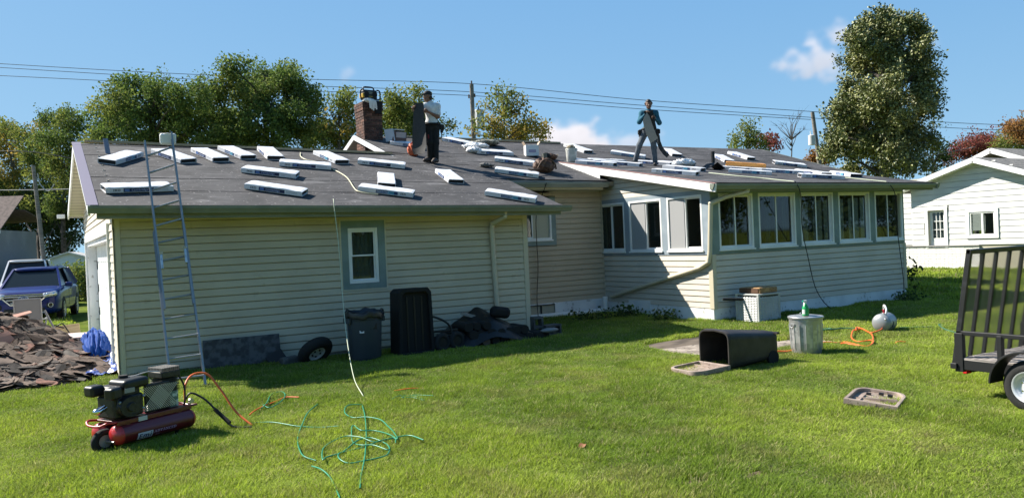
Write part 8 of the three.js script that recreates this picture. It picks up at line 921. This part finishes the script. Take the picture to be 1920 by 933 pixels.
{ // worker in teal, striding on the sunroom roof
  const face = -33 * R, x = 13.18, z = -2.85; const y = SY(x, z) + 0.015; const g0 = (zz) => -zz * 0.182 * 0.85;
  const J = { head: [0.145, 1.63, 0.04], neck: [0.14, 1.475, 0.0], shL: [-0.045, 1.40, 0.02], shR: [0.325, 1.395, 0.0], elL: [-0.135, 1.16, 0.12], haL: [0.035, 1.355, 0.20], elR: [0.41, 1.12, 0.05], haR: [0.27, 1.235, 0.215], hipL: [0.035, 0.915, 0.0], hipR: [0.205, 0.915, 0.0], knL: [-0.155, 0.54, 0.10], anL: [-0.27, 0.105, -0.02], toeL: [-0.43, 0.055, 0.08], knR: [0.235, 0.46, 0.08], anR: [0.25, 0.045, 0.10], toeR: [0.215, -0.005, 0.28], hdL: [0.25, 0.5, 0.15], paL: [0.4, -0.2, 0.8], hdR: [-0.5, 0.4, 0.25], paR: [0, 0, 1], curl: 0.9 };
  const [t, put] = person('roofer in teal long sleeved shirt and grey trousers striding on the sunroom roof', [x, y, z], face, J, [-0.05, -0.12, 1], { skin: [0.17, 0.085, 0.055], shirt: [0.012, 0.095, 0.145], trousers: [0.085, 0.10, 0.115], shoe: [0.018, 0.018, 0.02], longSleeve: true, seed: 2 });
  const h = J.head, f = nrmz([-0.05, -0.12, 1]), s = nrmz(crs([0, 1, 0], f)); const Pt = (a, b, c) => ad(ad(ad(h, s, a), [0, 1, 0], b), f, c); put('hair', [cap(Pt(0, 0.065, -0.025), Pt(0, 0.072, 0.022), 0.082, 0.070), cap(Pt(-0.06, 0.03, -0.03), Pt(0.06, 0.03, -0.03), 0.05)], 0.006, 0.02, mat([0.010, 0.008, 0.008], 0.6));
  // shingle strip slanting down from his hands, dark back folded at the chest
  const band = (pts, w, m, name, label, thick = 0.005) => { const s2 = thing('shingle_strip', label, 'shingle strip', [x, y, z], face); const pos = [], idx = []; pts.forEach(([px, py, pz, wx, wy, wz]) => { pos.push(px - wx * w / 2, py - wy * w / 2, pz - wz * w / 2, px + wx * w / 2, py + wy * w / 2, pz + wz * w / 2, px - wx * w / 2, py - wy * w / 2, pz - wz * w / 2 - thick, px + wx * w / 2, py + wy * w / 2, pz + wz * w / 2 - thick); }); for (let i = 0; i < pts.length - 1; i++) { const a = i * 4; idx.push(a, a + 4, a + 5, a, a + 5, a + 1, a + 2, a + 3, a + 7, a + 2, a + 7, a + 6, a, a + 2, a + 6, a, a + 6, a + 4, a + 1, a + 5, a + 7, a + 1, a + 7, a + 3); } let g = new THREE.BufferGeometry(); g.setAttribute('position', new THREE.Float32BufferAttribute(pos, 3)); g.setIndex(idx); g = g.toNonIndexed(); g.computeVertexNormals(); new B().add(g).build('strip', m, s2); };
  const grit = mapped(mottle([0.24, 0.225, 0.195], [0.29, 0.275, 0.24], { f: 30, tile: 0.25, seed: 201 }), 0.9, { side: THREE.DoubleSide });
  band([[0.02, 1.33, 0.27, 0.3, 0.5, 0], [0.03, 1.22, 0.28, 0.75, 0.55, 0], [0.07, 1.05, 0.29, 0.85, 0.5, 0.1], [0.13, 0.85, 0.29, 0.86, 0.5, 0.1], [0.225, 0.62, 0.27, 0.86, 0.5, 0.1]], 0.235, grit, 'strip', 'pale grey shingle strip slanting down from the hands of the worker in teal');
  band([[0.10, 1.44, 0.235, 1, 0.05, 0], [0.13, 1.30, 0.245, 1, 0, 0], [0.17, 1.12, 0.25, 0.9, -0.1, 0], [0.24, 0.92, 0.24, 0.6, -0.1, 0]], 0.24, mat([0.018, 0.018, 0.018], 0.85, { side: THREE.DoubleSide }), 'strip', 'black felt piece held against the chest of the worker in teal');
  band([[0.35, 0.80, 0.02, 1, 0, 0], [0.37, 0.62, 0.02, 0.95, 0.2, 0], [0.43, 0.44, 0.03, 0.85, 0.5, 0], [0.54, 0.28, 0.05, 0.75, 0.65, 0], [0.61, 0.215, 0.06, 0.7, 0.7, 0]], 0.115, mat([0.03, 0.032, 0.033], 0.85, { side: THREE.DoubleSide }), 'strip', 'dark curved shingle strip trailing behind the right leg of the worker in teal');
}
renderer.render(scene, camera);
